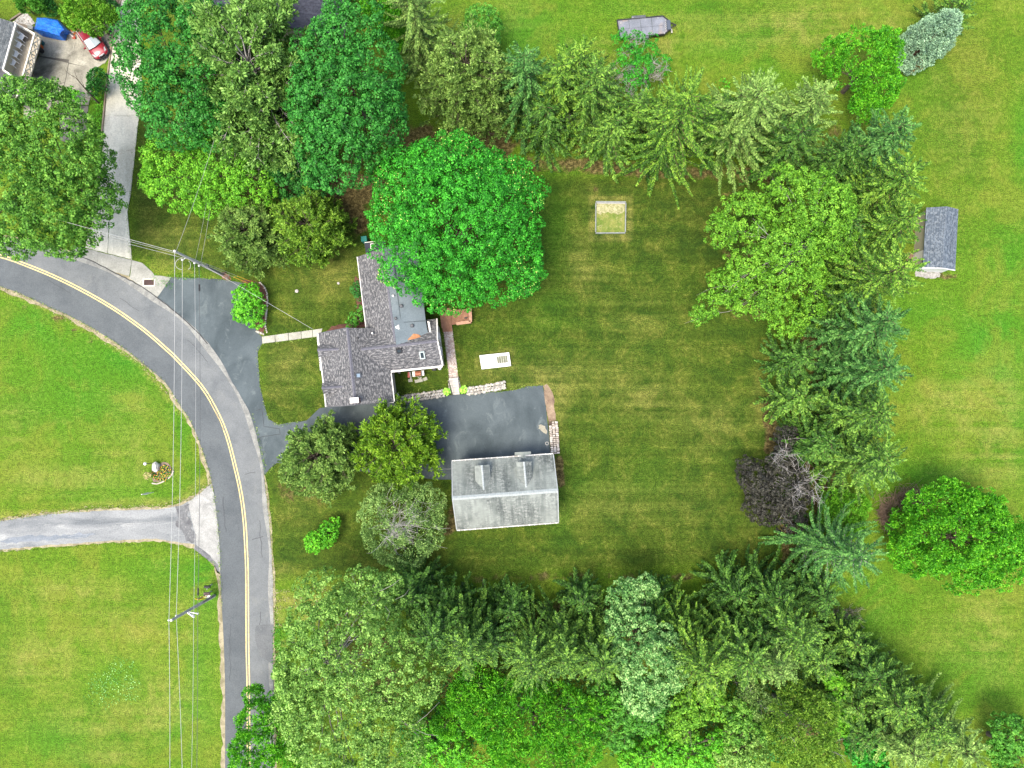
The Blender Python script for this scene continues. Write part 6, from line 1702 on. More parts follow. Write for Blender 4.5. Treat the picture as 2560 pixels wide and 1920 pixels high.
for a, b in zip(edge[:-1], edge[1:]):
    mb = MB(); mb.bar(P(*a, .06), P(*b, .06), .12, .12); mb.build('edging_stone', surf('bed edging', (.48, .43, .35), None, 3) if a == edge[0] else bpy.data.materials['bed edging'], bed)
mb = MB(); mb.rock(P(390, 1167, .3), (.55, .42, .5), random.Random(3)); props(mb.build('boulder', surf('whitish boulder', (.66, .63, .60), (.46, .43, .42), 3, .85, stain=(.35, .31, .29))), 'pale blocky boulder at the corner of the orange flower bed', 'boulder')
lp = P(384, 1157, 0)
lt = thing('lamp_post', 'slim black lamp post with white globe beside the boulder', 'lamp post', tuple(lp))
mb = MB(); mb.tube([lp, lp + Vector((0, 0, 1.55))], .04, 8); mb.build('post', m_black, lt)
mb = MB(); mb.lathe(lp + Vector((0, 0, 1.55)), [(.05, 0), (.15, .06), (.18, .16), (.13, .28), (.03, .33)], 12); mb.build('globe', m_ins, lt, smooth=True)
o_ = broad('dry_shrub', 'small round pinkish-tan dried shrub left of the flower bed', [(368.8 / K, 1189 / K, 7.5, .9)], leafmat('dry pink tan leaves', (.20, .12, .08), (.38, .25, .18), (.62, .45, .36)), clump=.16, nleaf=22, ll=.1, lw=.06, seed=91, cat='shrub', limb_n=3, limb_r=.02, zmin=.1, dens=1.3)
mp = P(384, 1230.5, 0)
mb = MB(); mb.tube([mp, mp + Vector((0, 0, .7)), mp + Vector((0, 0, 1.3)), mp + Vector((0, 0, 1.8)), mp + Vector((0, 0, 2.3)), mp + Vector((0, 0, 2.36))], [.03, .06, .11, .09, .035, .05], 8)
props(mb.build('marker_post', m_ins), 'white spindle-shaped marker post standing in the grass below the flower bed', 'post')

# ------------------------------------------------------------------ stone-edged island bed by the dark drive
isl = thing('planting_bed', 'reddish mulch bed with a curved stone edge beside the dark drive', 'flower bed', tuple(P(655, 780, 0)))
m_mulch = asphalt('red brown mulch', (.17, .075, .055), (.085, .035, .028), 3, 8)
sheet('mulch', px([(600, 700), (625, 700), (650, 706), (662, 722), (667, 735), (668, 760), (664, 790), (662, 820), (658, 835), (642, 826), (630, 790), (626, 745), (612, 710)]), .03, m_mulch, .3, .04, parent=isl, kind=None)
srng = random.Random(9)
m_stone = [surf('pale fieldstone', (.58, .54, .46), (.38, .35, .29), 4, .9), surf('white fieldstone', (.58, .56, .51), (.36, .34, .30), 4, .9), surf('grey fieldstone', (.36, .34, .30), (.22, .21, .18), 4, .9)]
def stones(path, n, r, parent, rows=1, jitter=.1, name='stone', z=.06, h=None):
    w_ = [P(u, v, z) for u, v in path]
    L = [0]
    for a, b in zip(w_[:-1], w_[1:]): L.append(L[-1] + (b - a).length)
    for k in range(n):
        for q in range(rows):
            s = L[-1] * (k + .5 + srng.uniform(-.2, .2)) / n
            j = max(i for i in range(len(L) - 1) if L[i] <= s)
            p = w_[j].lerp(w_[j + 1], (s - L[j]) / (L[j + 1] - L[j])); d = (w_[j + 1] - w_[j]).normalized()
            p = p + Vector((-d.y, d.x, 0)) * ((q - (rows - 1) / 2) * r * 1.7) + Vector((srng.uniform(-jitter, jitter), srng.uniform(-jitter, jitter), 0)) * r
            mb = MB(); rr__ = r * srng.uniform(.75, 1.2)
            mb.rock(p + Vector((0, 0, h * (1 - q / max(1, rows)) if h else 0)), (rr__, rr__ * srng.uniform(.65, 1), rr__ * .6), srng); mb.build(name, srng.choice(m_stone), parent)
stones([(649, 705), (660, 716), (667, 730), (669, 748), (668, 765), (665, 790), (663, 815), (668, 832)], 30, .13, isl)
stones([(640, 828), (650, 832), (660, 836)], 7, .14, isl)
fb = thing('foundation_bed', 'reddish mulch strip along the west wall of the house', 'flower bed', tuple(P(895, 770, 0)))
sheet('mulch', px([(888, 690), (904, 700), (912, 770), (920, 815), (868, 826), (815, 830), (830, 816), (870, 808), (890, 800), (892, 760), (886, 720)]), .03, m_mulch, .3, .06, parent=fb, kind=None)

# ------------------------------------------------------------------ retaining stones along the parking court
rw = thing('stone_border', 'rubble stone border between the small yard and the parking court, west of the steps', 'stone border', tuple(P(1060, 993, 0)))
stones([(1000, 1000), (1030, 995), (1060, 990), (1090, 986.5), (1112, 983)], 34, .17, rw, rows=3, h=.25, jitter=.35)
rw2 = thing('stone_border', 'whiter rubble stone border east of the steps', 'stone border', tuple(P(1210, 978, 0)))
stones([(1166, 979), (1190, 976), (1215, 971), (1240, 968), (1262, 963)], 36, .17, rw2, rows=3, h=.25, jitter=.4)
stones([(1246, 962), (1262, 960)], 6, .17, rw2, rows=2, h=.3, jitter=.4)
stones([(1121, 950), (1126, 982)], 8, .12, rw, jitter=.2)
stones([(1146, 946), (1152, 980)], 9, .12, rw2, jitter=.2)
def hosta(u, v, r, label, seed):
    rng = np.random.default_rng(seed); p = np.array(P(u, v, .05)); n = 46
    az = rng.uniform(0, 6.28, n); rr2 = r * np.sqrt(rng.uniform(.05, 1, n)) * .8
    A = np.stack([np.cos(az), np.sin(az), .5 - rr2 / r * .7], -1)
    C = p + np.stack([np.cos(az) * rr2, np.sin(az) * rr2, .42 - .25 * (rr2 / r) ** 2], -1)
    Nn = unit(np.stack([-np.cos(az) * .4, -np.sin(az) * .4, np.ones(n)], -1))
    V_, Q_ = rhombs(C, A, Nn, rng.uniform(.26, .4, n), rng.uniform(.13, .2, n))
    t_ = thing('hosta', label, 'plant', tuple(p), 'hostas beside the steps')
    npmesh('leaves', V_, Q_, L_hos, t_)
    mb = MB(); mb.rock(p + [0, 0, .1], (.12, .12, .12), random.Random(seed)); mb.build('stem', L_dark, t_)
L_hos = leafmat('bright chartreuse hosta leaves', (.10, .25, .02), (.25, .45, .06), (.50, .65, .18), .2)
hosta(1117.5, 979.5, .42, 'bright chartreuse hosta left of the steps', 1); hosta(1159.5, 974, .46, 'bright chartreuse hosta right of the steps', 2)

# brick path and steps
bpth = thing('brick_path', None, None, (0, 0, 0)); bpth['kind'] = 'structure'
m_pinks = [surf('pinkish paving brick', (.56, .46, .41), (.42, .34, .30), 5), surf('grey pink paving brick', (.66, .60, .54), (.52, .47, .42), 5), surf('brown paving brick', (.44, .34, .30), (.34, .26, .23), 5)]
pl0, pl1, pr0, pr1 = P(1107.5, 818, .05), P(1123, 947, .05), P(1130.5, 818, .05), P(1146, 945, .05)
mb = MB(); mb.slab([pl0 - Vector((0, 0, .03)), pl1 - Vector((0, 0, .03)), pr1 - Vector((0, 0, .03)), pr0 - Vector((0, 0, .03))], .03); mb.build('bedding_sand', surf('joint sand', (.30, .26, .21), None, 4), bpth)
mbs = [MB(), MB(), MB()]
nr = 46
for i in range(nr):
    for j in range(7):
        s0, s1 = i / nr, (i + .86) / nr
        off = .5 / 7 if i % 2 else 0
        a0_, a1_ = min(max(j / 7 + off - .01, 0), 1), min((j + .86) / 7 + off, 1)
        if a1_ - a0_ < .03: continue
        zj = srng.uniform(0, .012)
        q = [pl0.lerp(pl1, s0).lerp(pr0.lerp(pr1, s0), a0_), pl0.lerp(pl1, s0).lerp(pr0.lerp(pr1, s0), a1_), pl0.lerp(pl1, s1).lerp(pr0.lerp(pr1, s1), a1_), pl0.lerp(pl1, s1).lerp(pr0.lerp(pr1, s1), a0_)]
        mbs[srng.randrange(3)].slab([p + Vector((0, 0, zj)) for p in q], .05)
for k in range(3): mbs[k].build('bricks', m_pinks[k], bpth, kind='stuff')
stp = thing('steps', 'straight flight of pale steps with a black handrail leading down to the parking court', 'steps', tuple(P(1137, 968, 0)))
m_step = surf('pale step concrete', (.62, .59, .52), (.46, .43, .38), 3)
sa, sb, sc_, sd = P(1123, 947, .1), P(1146, 945, .1), P(1149, 986, .1), P(1132.5, 987.5, .1)
for k in range(7):
    s0, s1 = k / 7, (k + .93) / 7
    q = [sa.lerp(sd, s0), sb.lerp(sc_, s0), sb.lerp(sc_, s1), sa.lerp(sd, s1)]
    zt = .62 - k * .085
    mb = MB(); mb.prism(q, 0, zt); mb.build('step', m_step, stp)
mb = MB(); u_ = Vector((0, 0, .9)); a, b = sa.lerp(sd, .2) + Vector((-.02, 0, .5)), sd + Vector((-.02, 0, .05)); mb.bar(a + u_, b + u_, .06, .06); mb.bar(a, a + u_, .05, .05, (0, 1, 0)); mb.bar(b, b + u_, .05, .05, (0, 1, 0)); mb.bar(a + u_ * .5, b + u_ * .5, .04, .04)
mb.build('handrail', m_black, stp)
# timber deck half hidden by the maple
dkk = thing('timber_deck', 'reddish timber deck half hidden under the big maple behind the house', 'deck', tuple(P(1130, 795, 0)))
dz = .55
da, db, dc, dd_ = P(1098, 770, dz), P(1126, 770, dz), P(1130, 818, dz), P(1104, 820, dz)
for k in range(10):
    s0 = (k + .5) / 10
    mb = MB(); mb.bar(da.lerp(db, s0), dd_.lerp(dc, s0), .105, .05); mb.build('plank', m_deckw, dkk)
ea, eb, ec, ed_ = P(1127, 775, dz), P(1176, 772, dz), P(1177, 806, dz), P(1130, 812, dz)
for k in range(12):
    s0 = (k + .5) / 12
    mb = MB(); mb.bar(ea.lerp(ed_, s0), eb.lerp(ec, s0), .115, .05); mb.build('plank', m_deckw, dkk)
mb = MB(); u_ = Vector((0, 0, .45)); mb.bar(eb + u_, ec + u_, .32, .06); mb.bar(ec + u_, ed_.lerp(ec, .25) + u_, .32, .06); mb.build('bench_rail', surf('pale cedar', (.50, .30, .20), (.38, .22, .14), 3), dkk)
mb = MB()
for p in (eb, ec, ed_.lerp(ec, .3)): mb.box((p.x, p.y, .5), (.12, .12, 1.0))
mb.build('post', m_deckw, dkk)
mb = MB()
for k in range(3):
    a, b = P(1106 + k * .6, 819 + k * 4, .4 - .12 * k), P(1130 + k * .5, 817.5 + k * 4, .4 - .12 * k); mb.bar(a, b, .26, .06)
mb.build('step', m_deckw, dkk)
p = P(1166, 797, dz + .45); mb = MB(); mb.tube([p, p + Vector((0, 0, .7))], .035, 6); mb.box(p + Vector((0, 0, .72)), (.35, .12, .12), .3); props(mb.build('deck_light', m_black), 'small black lantern standing on the timber deck corner', 'lantern')

# ------------------------------------------------------------------ rectangular block wall at the end of the court
bw = thing('block_wall', 'stacked pale rectangular stone blocks along the right end of the parking court', 'stone wall', tuple(P(1386, 1092, 0)))
m_blk = [surf('pale cut block', (.66, .62, .55), (.46, .42, .36), 4), surf('tan cut block', (.50, .45, .38), (.35, .3, .25), 4)]
ta, tb, tc, td = P(1371, 1054, 0), P(1395, 1053, 0), P(1400, 1134, 0), P(1377, 1136, 0)
mb = MB(); mb.prism([ta, tb, tc, td], 0, .05); mb.build('rubble_bed', surf('dark soil', (.10, .07, .05), (.05, .035, .025), 4), bw)
for r_ in range(17):
    for c_ in range(3):
        if r_ < 2 and srng.random() < .4: continue
        s0 = (r_ + .08) / 17; s1 = (r_ + srng.uniform(.72, .9)) / 17
        a0_ = c_ / 3 + srng.uniform(0, .04); a1_ = (c_ + srng.uniform(.78, .95)) / 3
        q = [ta.lerp(td, s0).lerp(tb.lerp(tc, s0), a0_), ta.lerp(td, s0).lerp(tb.lerp(tc, s0), a1_), ta.lerp(td, s1).lerp(tb.lerp(tc, s1), a1_), ta.lerp(td, s1).lerp(tb.lerp(tc, s1), a0_)]
        q = [p + Vector((srng.uniform(-.02, .02), srng.uniform(-.02, .02), 0)) for p in q]
        mb = MB(); mb.prism(q, .03, .2 + .12 * (2 - c_) * .5 + srng.uniform(0, .12)); mb.build('block', srng.choice(m_blk), bw)
sheet('mulch_strip', px([(1359, 964), (1366, 960), (1376, 972), (1384, 990), (1386, 1020), (1390, 1050), (1371, 1053), (1367, 1030), (1362, 1000)]), .03, asphalt('pinkish tan soil', (.36, .26, .18), (.17, .11, .08), .8, 7, (.46, .38, .30)), .3, .06)
p = P(1367.5, 1108.5, .05); mb = MB()
pts = [p + Vector((math.cos(a) * .16, math.sin(a) * .16, .02)) for a in np.linspace(0, 6.283, 13)]
mb.tube(pts, .035, 5, cap=False); props(mb.build('hose_ring', surf('pale rope', (.6, .57, .5), None, 3)), 'small pale coiled ring lying on the court near the block wall', 'ring')

# ------------------------------------------------------------------ sand frame on the lawn
sf = thing('sand_frame', 'square frame of pale boards round sand and grass on the back lawn', 'sandbox', tuple(P(1527, 544, 0)))
cs = [P(1489.5, 504.5, .12), P(1564.5, 505.5, .12), P(1563.0, 582.5, .12), P(1489, 583, .12)]
m_brd = surf('silvered board', (.30, .33, .31), (.19, .21, .20), 3, .8)
for i in range(4):
    a, b = cs[i], cs[(i + 1) % 4]; d = (b - a).normalized() * (.12 if i % 2 else -.0)
    mb = MB(); mb.bar(a + d, b - d, .10, .24); mb.build('board', m_brd, sf)
mb = MB(); mb.bar(P(1492, 507.5, .2), P(1562, 508, .2), .09, .08); mb.build('inner_rail', surf('pale pipe', (.5, .5, .47), None, 3), sf)
sheet('sand', px([(1491, 507), (1563, 508), (1562, 530), (1545, 536), (1520, 531), (1500, 537), (1490.5, 533)]), .05, asphalt('weedy sand', (.50, .45, .27), (.22, .24, .08), 3.5, 6, (.68, .62, .46)), .25, .1, parent=sf, kind=None)
sheet('sand_grass', px([(1491, 507), (1562, 508), (1562, 581), (1491, 581)]), .03, asphalt('sandy grass', (.26, .27, .07), (.13, .20, .03), 1.2, 6, (.45, .40, .22)), .4, .02, parent=sf, kind=None)

# ------------------------------------------------------------------ white bulkhead / well cover on the lawn
bk = thing('well_cover', 'white rectangular slab cover with a grey hatch on the lawn east of the house', 'cover', tuple(P(1237, 905, 0)))
q = [P(1198.5, 888.5, .35), P(1272.5, 881, .35), P(1277.5, 914.5, .35), P(1204, 923, .35)]
mb = MB(); mb.slab(q, .35); top_ = mb.build('slab', surf('chalk white painted concrete', (.86, .86, .82), (.78, .78, .73), 1.2, .6, bmp=.003), bk)
h_ = [P(1241, 891.5, .37), P(1268, 888, .37), P(1270.5, 906, .37), P(1243.5, 909, .37)]
for i in range(5):
    a0_, a1_ = i / 5 + .01, (i + 1) / 5 - .01
    mb = MB(); mb.slab([h_[0].lerp(h_[1], a0_), h_[0].lerp(h_[1], a1_), h_[3].lerp(h_[2], a1_), h_[3].lerp(h_[2], a0_)], .018); mb.build('hatch_board', surf('mossy grey board', (.24, .25, .17), (.14, .15, .10), 5) if i == 0 else bpy.data.materials['mossy grey board'], top_)
for u in (1249.5, 1262.5):
    mb = MB(); a, b = P(u, 899, .40), P(u + .8, 907.5, .40); mb.bar(a, b, .035, .05); mb.build('handle', m_black, top_)

# ------------------------------------------------------------------ things against the house, small yard
def wpos(u, v, z=0): return P(u, v, z)
gp = wpos(1048, 935, 0)
gr_ = thing('barbecue_grill', 'white barbecue cart with a rust-brown lid under the south eave of the house', 'grill', tuple(gp))
R_ = Matrix.Rotation(HA, 3, 'Z')
mb = MB(); mb.box(gp + Vector((0, 0, .72)), (1.25, .56, .12), HA, bev=.03); mb.build('table', m_white, gr_)
mb = MB(); mb.box(gp + Vector((0, 0, .4)), (.7, .45, .5), HA); mb.build('cabinet', m_dmetal, gr_)
mb = MB(); Vv = []
for x in (-.31, .31):
    for k in range(7):
        a = math.pi * k / 6; Vv.append(gp + R_ @ Vector((x, math.cos(a) * .27, .78 + math.sin(a) * .26)))
mb.add(Vv, [(k, k + 1, k + 8, k + 7) for k in range(6)] + [(6, 5, 4, 3, 2, 1, 0), (7, 8, 9, 10, 11, 12, 13)]); mb.build('lid', surf('rust brown enamel', (.42, .15, .075), (.26, .09, .05), 5, .5), gr_)
mb = MB(); mb.box(gp + R_ @ Vector((.36, -.05, .82)), (.05, .5, .1), HA); mb.build('handle', m_dmetal, gr_)
for x in (-.5, .5):
    mb = MB(); mb.box(gp + R_ @ Vector((x, 0, .33)), (.06, .4, .66), HA); mb.build('leg', m_dmetal, gr_)
rc = wpos(1025, 938, 0)
ch_ = thing('red_wheelbarrow', 'small red and silver barrow standing left of the barbecue', 'barrow', tuple(rc))
mb = MB(); mb.slab([rc + Vector((-.18, -.25, .5)), rc + Vector((.08, -.3, .45)), rc + Vector((.05, .3, .5)), rc + Vector((-.15, .28, .55))], .2); mb.build('tray', surf('red enamel', (.42, .09, .07), (.28, .06, .05), 4, .5), ch_)
mb = MB(); mb.bar(rc + Vector((.12, -.4, .3)), rc + Vector((.05, .3, .6)), .05, .05); mb.bar(rc + Vector((.2, -.38, .3)), rc + Vector((.13, .3, .6)), .04, .04); mb.build('frame', m_wire, ch_)
mb = MB(); mb.lathe(rc + Vector((-.02, .32, .16)), [(.02, -.04), (.15, -.03), (.15, .03), (.02, .04)], 10); mb.build('wheel', m_black, ch_)
for u, v, w_, d_, a, lb in ((1026, 951, .42, .33, .05, 'single pale paving slab left of the long one'), (1047, 952, .85, .33, .1, 'long pale paving slab in front of the barbecue'), (1063, 947.5, .42, .33, .3, 'pale paving slab right of the long one')):
    p = P(u, v, .04); mb = MB(); mb.box(p + Vector((0, 0, .02)), (w_, d_, .08), HA + a); props(mb.build('paving_slab', m_walk), lb, 'paving slab')
p = P(1049, 945.5, .06); mb = MB(); mb.box(p + Vector((0, 0, .02)), (.4, .1, .06), HA - .5); mb.box(p + Vector((.1, .05, .05)), (.25, .1, .05), HA + .4); props(mb.build('broken_slab', m_walk), 'broken bits of slab just below the barbecue', 'stone')
p = P(998, 931, .06); mb = MB(); mb.rock(p + Vector((0, 0, .08)), (.2, .16, .15), srng); props(mb.build('white_stone', m_stone[1]), 'white stone in the inner corner of the house', 'stone')
p = P(1086.5, 922.5, 0); bn = thing('utility_bin', 'small dark plastic bin under the south-east eave', 'bin', tuple(p))
mb = MB(); mb.box(p + Vector((0, 0, .35)), (.36, .38, .7), HA, bev=.03); mb.build('body', m_dmetal, bn); mb = MB(); mb.box(p + Vector((0, 0, .72)), (.40, .42, .05), HA, bev=.02); mb.build('lid', m_black, bn)
p = P(1100, 921, 0); bn = thing('propane_tank', 'round white gas bottle at the south-east corner of the house', 'gas bottle', tuple(p))
mb = MB(); mb.lathe(p, [(.14, 0), (.19, .05), (.2, .38), (.14, .46), (.05, .48)], 14); mb.build('tank', m_ins, bn, smooth=True); mb = MB(); mb.lathe(p + Vector((0, 0, .47)), [(.06, 0), (.07, .06), (.02, .08)], 8); mb.build('valve', m_dmetal, bn)
p = P(915, 603, 0); bn = thing('recycling_bin', 'teal wheeled bin at the north end of the house', 'bin', tuple(p))
mb = MB(); mb.box(p + Vector((0, 0, .5)), (.55, .5, 1.0), HA, bev=.05); mb.build('body', surf('teal plastic', (.02, .22, .18), (.015, .16, .13), 3, .5), bn); mb = MB(); mb.box(p + Vector((0, 0, 1.03)), (.6, .56, .06), HA, bev=.03); mb.build('lid', surf('teal lid', (.03, .28, .23), None, 3, .5), bn)

# ------------------------------------------------------------------ flatbed trailer
tc_ = P(1604, 68, 0)
tr = thing('flatbed_trailer', 'dark grey flatbed trailer parked on the upper lawn', 'trailer', tuple(tc_))
m_ply = surf('weathered grey plywood', (.24, .26, .30), (.155, .17, .195), 1.2, .85, stain=(.34, .25, .18), fine=8)
z = .62
ca_, cb_, cc_, cd_ = P(1542.5, 51, z), P(1657, 40.5, z), P(1661, 86, z), P(1550, 96, z)
for i in range(4):
    for j in range(2):
        f0, f1, e0_, e1_ = i / 4 + .003, (i + 1) / 4 - .003, j / 2 + .006, (j + 1) / 2 - .006
        lerp2 = lambda a, b: ca_.lerp(cb_, a).lerp(cd_.lerp(cc_, a), b)
        mb = MB(); mb.slab([lerp2(f0, e0_), lerp2(f1, e0_), lerp2(f1, e1_), lerp2(f0, e1_)], .05); mb.build('deck_panel', m_ply, tr)
n0_, n1_ = P(1675, 55, z), P(1677, 72, z)
mb = MB(); mb.slab([cb_, n0_, n1_, cc_], .05); mb.build('deck_nose', m_ply, tr)
mb = MB(); 
for a, b in ((ca_, cb_), (cb_, n0_), (n1_, cc_), (cc_, cd_), (cd_, ca_)): mb.bar(a + Vector((0, 0, .03)), b + Vector((0, 0, .03)), .09, .16)
mb.build('side_rail', m_black, tr)
mb = MB()
for a, b in ((ca_, cb_), (cd_, cc_)):
    mb.bar(a - Vector((0, 0, .15)), b - Vector((0, 0, .15)), .08, .12)
mb.build('chassis', m_black, tr)
hit = P(1689.5, 62.5, .5)
mb = MB(); mb.bar(P(1661, 50, .5), hit, .09, .09); mb.bar(P(1662, 78, .5), hit, .09, .09); mb.lathe(hit, [(.07, -.06), (.08, 0), (.05, .08)], 8); mb.build('tongue', m_black, tr)
mb = MB(); mb.box(P(1671.5, 63, .72), (.42, 1.05, .22), .1, bev=.03); mb.build('tool_box', surf('blue-black box', (.08, .10, .13), None, 3, .5), tr)
mb = MB()
for k in range(9):
    p = P(1664 + (k % 2) * 2, 51 + k * 2.6, .72)
    mb.lathe(p, [(.03, 0), (.05, .02), (.03, .04)], 6)
mb.build('chain', m_wire, tr)
mb = MB(); mb.box(P(1679, 77.5, .3), (.16, .42, .1), .1); mb.tube([P(1677, 70, .1), P(1677, 70, .75)], .04, 6); mb.build('jack_stand', m_walk, tr)
for (a, b) in (((1579, 43.5), (1614, 41)), ((1588, 95.5), (1622, 92.5))):
    fa, fb_ = P(*a, .72), P(*b, .72)
    mb = MB(); mb.bar(fa, fb_, .30, .05); mb.build('fender', m_dmetal, tr)
    for s in (.27, .73):
        p = fa.lerp(fb_, s); mb = MB()
        Vv = [(p.x + math.cos(q * .5236) * .33, p.y + y, .33 + math.sin(q * .5236) * .33) for y in (-.1, .1) for q in range(12)]
        mb.add(Vv, [(q, (q + 1) % 12, (q + 1) % 12 + 12, q + 12) for q in range(12)] + [tuple(range(11, -1, -1)), tuple(range(12, 24))]); mb.build('wheel', m_black, tr)
mb = MB()
for u, v in ((1645, 45), (1661, 83), (1552, 58), (1587, 92), (1582, 43.5), (1630, 84)): mb.box(P(u, v, .72), (.09, .12, .06))
mb.build('tie_down', m_wire, tr)

# ------------------------------------------------------------------ patio clutter in the upper left
tp = thing('tarp_covered_trailer', 'low trailer wrapped in a creased bright blue tarpaulin on the patio', 'covered trailer', tuple(P(130, 75, 0)))
base_ = [(93, 44), (115, 43.5), (146, 50), (156, 61), (177, 82), (168, 88), (164, 101.5), (149, 100), (108, 91), (85.5, 77), (90, 58)]
topp = [(96, 46), (114, 46), (144, 53), (152, 63), (160, 74), (152, 80), (149, 88), (128, 83), (108, 77), (90, 73), (93, 58)]
def tarp_mat():
    m, t, b = newmat('creased blue tarpaulin')
    pos = N(t, 'ShaderNodeTexCoord').outputs['Object']
    n1 = noise(t, mapping(t, pos, (1, 2.2, 1), (0, 0, .5)), 2.2, 4, .6, 1.2)
    t.links.new(ramp(t, n1, [(.35, (.004, .085, .50)), (.62, (.010, .20, .78))]), b.inputs['Base Color'])
    b.inputs['Roughness'].default_value = .38
    t.links.new(bump(t, noise(t, mapping(t, pos, (1, 3, 1), (0, 0, .5)), 2.4, 3, .5, 1.5), .18, 1.0), b.inputs['Normal'])
    return m
mb = MB(); nb_ = len(base_)
lo = [P(u, v, .12) for u, v in base_]; hi = [P(u, v, 1.35) for u, v in topp]
md = [a.lerp(b, .55) + Vector((srng.uniform(-.04, .04), srng.uniform(-.04, .04), .12)) for a, b in zip(lo, hi)]
cc0 = P(118, 62, 1.75); cc1 = P(138, 68, 1.7)
mb.add(lo + md + hi + [cc0, cc1], [(i, (i + 1) % nb_, (i + 1) % nb_ + nb_, i + nb_) for i in range(nb_)] + [(i + nb_, (i + 1) % nb_ + nb_, (i + 1) % nb_ + 2 * nb_, i + 2 * nb_) for i in range(nb_)] +
       [(2 * nb_ + i, 2 * nb_ + (i + 1) % nb_, 3 * nb_ + (0 if i in (0, 8, 9, 10, 7) else 1)) for i in range(nb_)] + [(2 * nb_ + 1, 3 * nb_ + 1, 3 * nb_), (2 * nb_ + 7, 3 * nb_, 3 * nb_ + 1)])
tb_ = mb.build('tarp', tarp_mat(), tp)
mb = MB(); mb.bar(P(176, 81, .3), P(186, 88, .3), .08, .08); mb.build('hitch', m_black, tp)
for u, v in ((110, 50), (115, 86)):
    mb = MB(); mb.box(P(u, v, .2), (.5, .18, .4)); mb.build('wheel', m_black, tp)
# gravel patch with timber edging
gpch = thing('gravel_patch', 'triangle of white river stones with timber edging between lawn and tarp', 'gravel bed', tuple(P(62, 50, 0)))
gpp = [(64, 31), (71, 36), (80, 48), (88, 60), (73, 66), (54, 60), (36, 54), (45, 44)]
sheet('gravel_base', px(gpp), .03, asphalt('pebble bed', (.50, .46, .38), (.22, .20, .16), 5, 12), .3, .03, parent=gpch, kind=None)
mb = MB(); wp_ = px(gpp)
for k in range(520):
    u, v = srng.uniform(36, 88), srng.uniform(31, 66)
    ins = False; n = len(gpp)
    for i in range(n):
        x0, y0 = gpp[i]; x1, y1 = gpp[(i + 1) % n]
        if (y0 > v) != (y1 > v) and u < (x1 - x0) * (v - y0) / (y1 - y0) + x0: ins = not ins
    if ins: mb.rock(P(u, v, .06), srng.uniform(.05, .10), srng)
mb.build('pebbles', m_stone[1], gpch, kind='stuff')
m_tim = surf('brown landscape timber', (.27, .22, .16), (.16, .13, .095), 3)
for a, b in (((26, 51), (64, 26)), ((40, 58), (72, 67)), ((55, 66), (72, 70))):
    mb = MB(); mb.bar(P(*a, .1), P(*b, .1), .16, .18); mb.build('timber_edging', m_tim, gpch)
mb = MB(); mb.box(P(79, 71, .25), (.62, .42, .5), -.15, bev=.02); props(mb.build('concrete_block', m_conc2), 'grey concrete step block at the corner of the deck by the tarp', 'block')
# dish on a short mast
dp = P(137, 24, 0)
ds = thing('satellite_dish', 'grey tilted dish on a short mast above the dark shrubs', 'satellite dish', tuple(dp))
mb = MB(); mb.tube([dp, dp + Vector((0, 0, 1.4))], .04, 6); mb.build('mast', m_dmetal, ds)
dn_ = Vector((-.35, -.88, .30)).normalized(); ex = dn_.cross(Vector((0, 0, 1))).normalized(); ey = ex.cross(dn_)
mb = MB(); Vv, Ff = [], []
cc_d = dp + Vector((0, 0, 1.75))
for i, (r_, d_) in enumerate(((.05, -.16), (.3, -.12), (.52, -.04), (.64, .03))):
    for k in range(16):
        a = k * math.pi / 8; Vv.append(cc_d + ex * math.cos(a) * r_ + ey * math.sin(a) * r_ * .8 + dn_ * d_)
for i in range(3):
    for k in range(16): Ff.append((i * 16 + k, i * 16 + (k + 1) % 16, (i + 1) * 16 + (k + 1) % 16, (i + 1) * 16 + k))
Ff.append(tuple(range(16))); mb.add(Vv, Ff); mb.build('reflector', surf('grey mesh dish', (.36, .37, .40), (.27, .28, .30), 3, .5), ds)
mb = MB(); mb.tube([cc_d + ex * math.cos(a) * .65 + ey * math.sin(a) * .52 + dn_ * .03 for a in np.linspace(0, 6.283, 21)], .025, 5, cap=False); mb.bar(cc_d, cc_d + dn_ * .6, .03, .03); mb.build('rim', m_ins, ds)
# bins by the deck
for (u, v), hgt, mt_, lm, lb in (((107.5, 109.5), .95, surf('dark teal bin', (.02, .13, .14), None, 3, .5), None, 'dark teal bin against the deck railing'), ((106.5, 129), .8, m_black, None, 'black bin below the orange one at the deck railing')):
    p = P(u, v, 0); bn = thing('rubbish_bin', lb, 'bin', tuple(p))
    mb = MB(); mb.lathe(p, [(.24, 0), (.30, hgt)], 12); mb.build('body', mt_, bn); mb = MB(); mb.lathe(p + Vector((0, 0, hgt)), [(.33, 0), (.30, .07), (.06, .12)], 12); mb.build('lid', mt_, bn)
p = P(105.5, 120, 0); bn = thing('toy_bucket', 'orange and yellow tub squeezed between the teal and black bins', 'tub', tuple(p))
mb = MB(); mb.lathe(p, [(.2, 0), (.26, .6)], 12); mb.build('tub', surf('orange plastic', (.80, .16, .03), None, 3, .5), bn); mb = MB(); mb.lathe(p + Vector((.06, 0, .6)), [(.18, 0), (.12, .09), (.02, .1)], 10); mb.build('lid', surf('yellow plastic', (.85, .45, .03), None, 3, .5), bn)
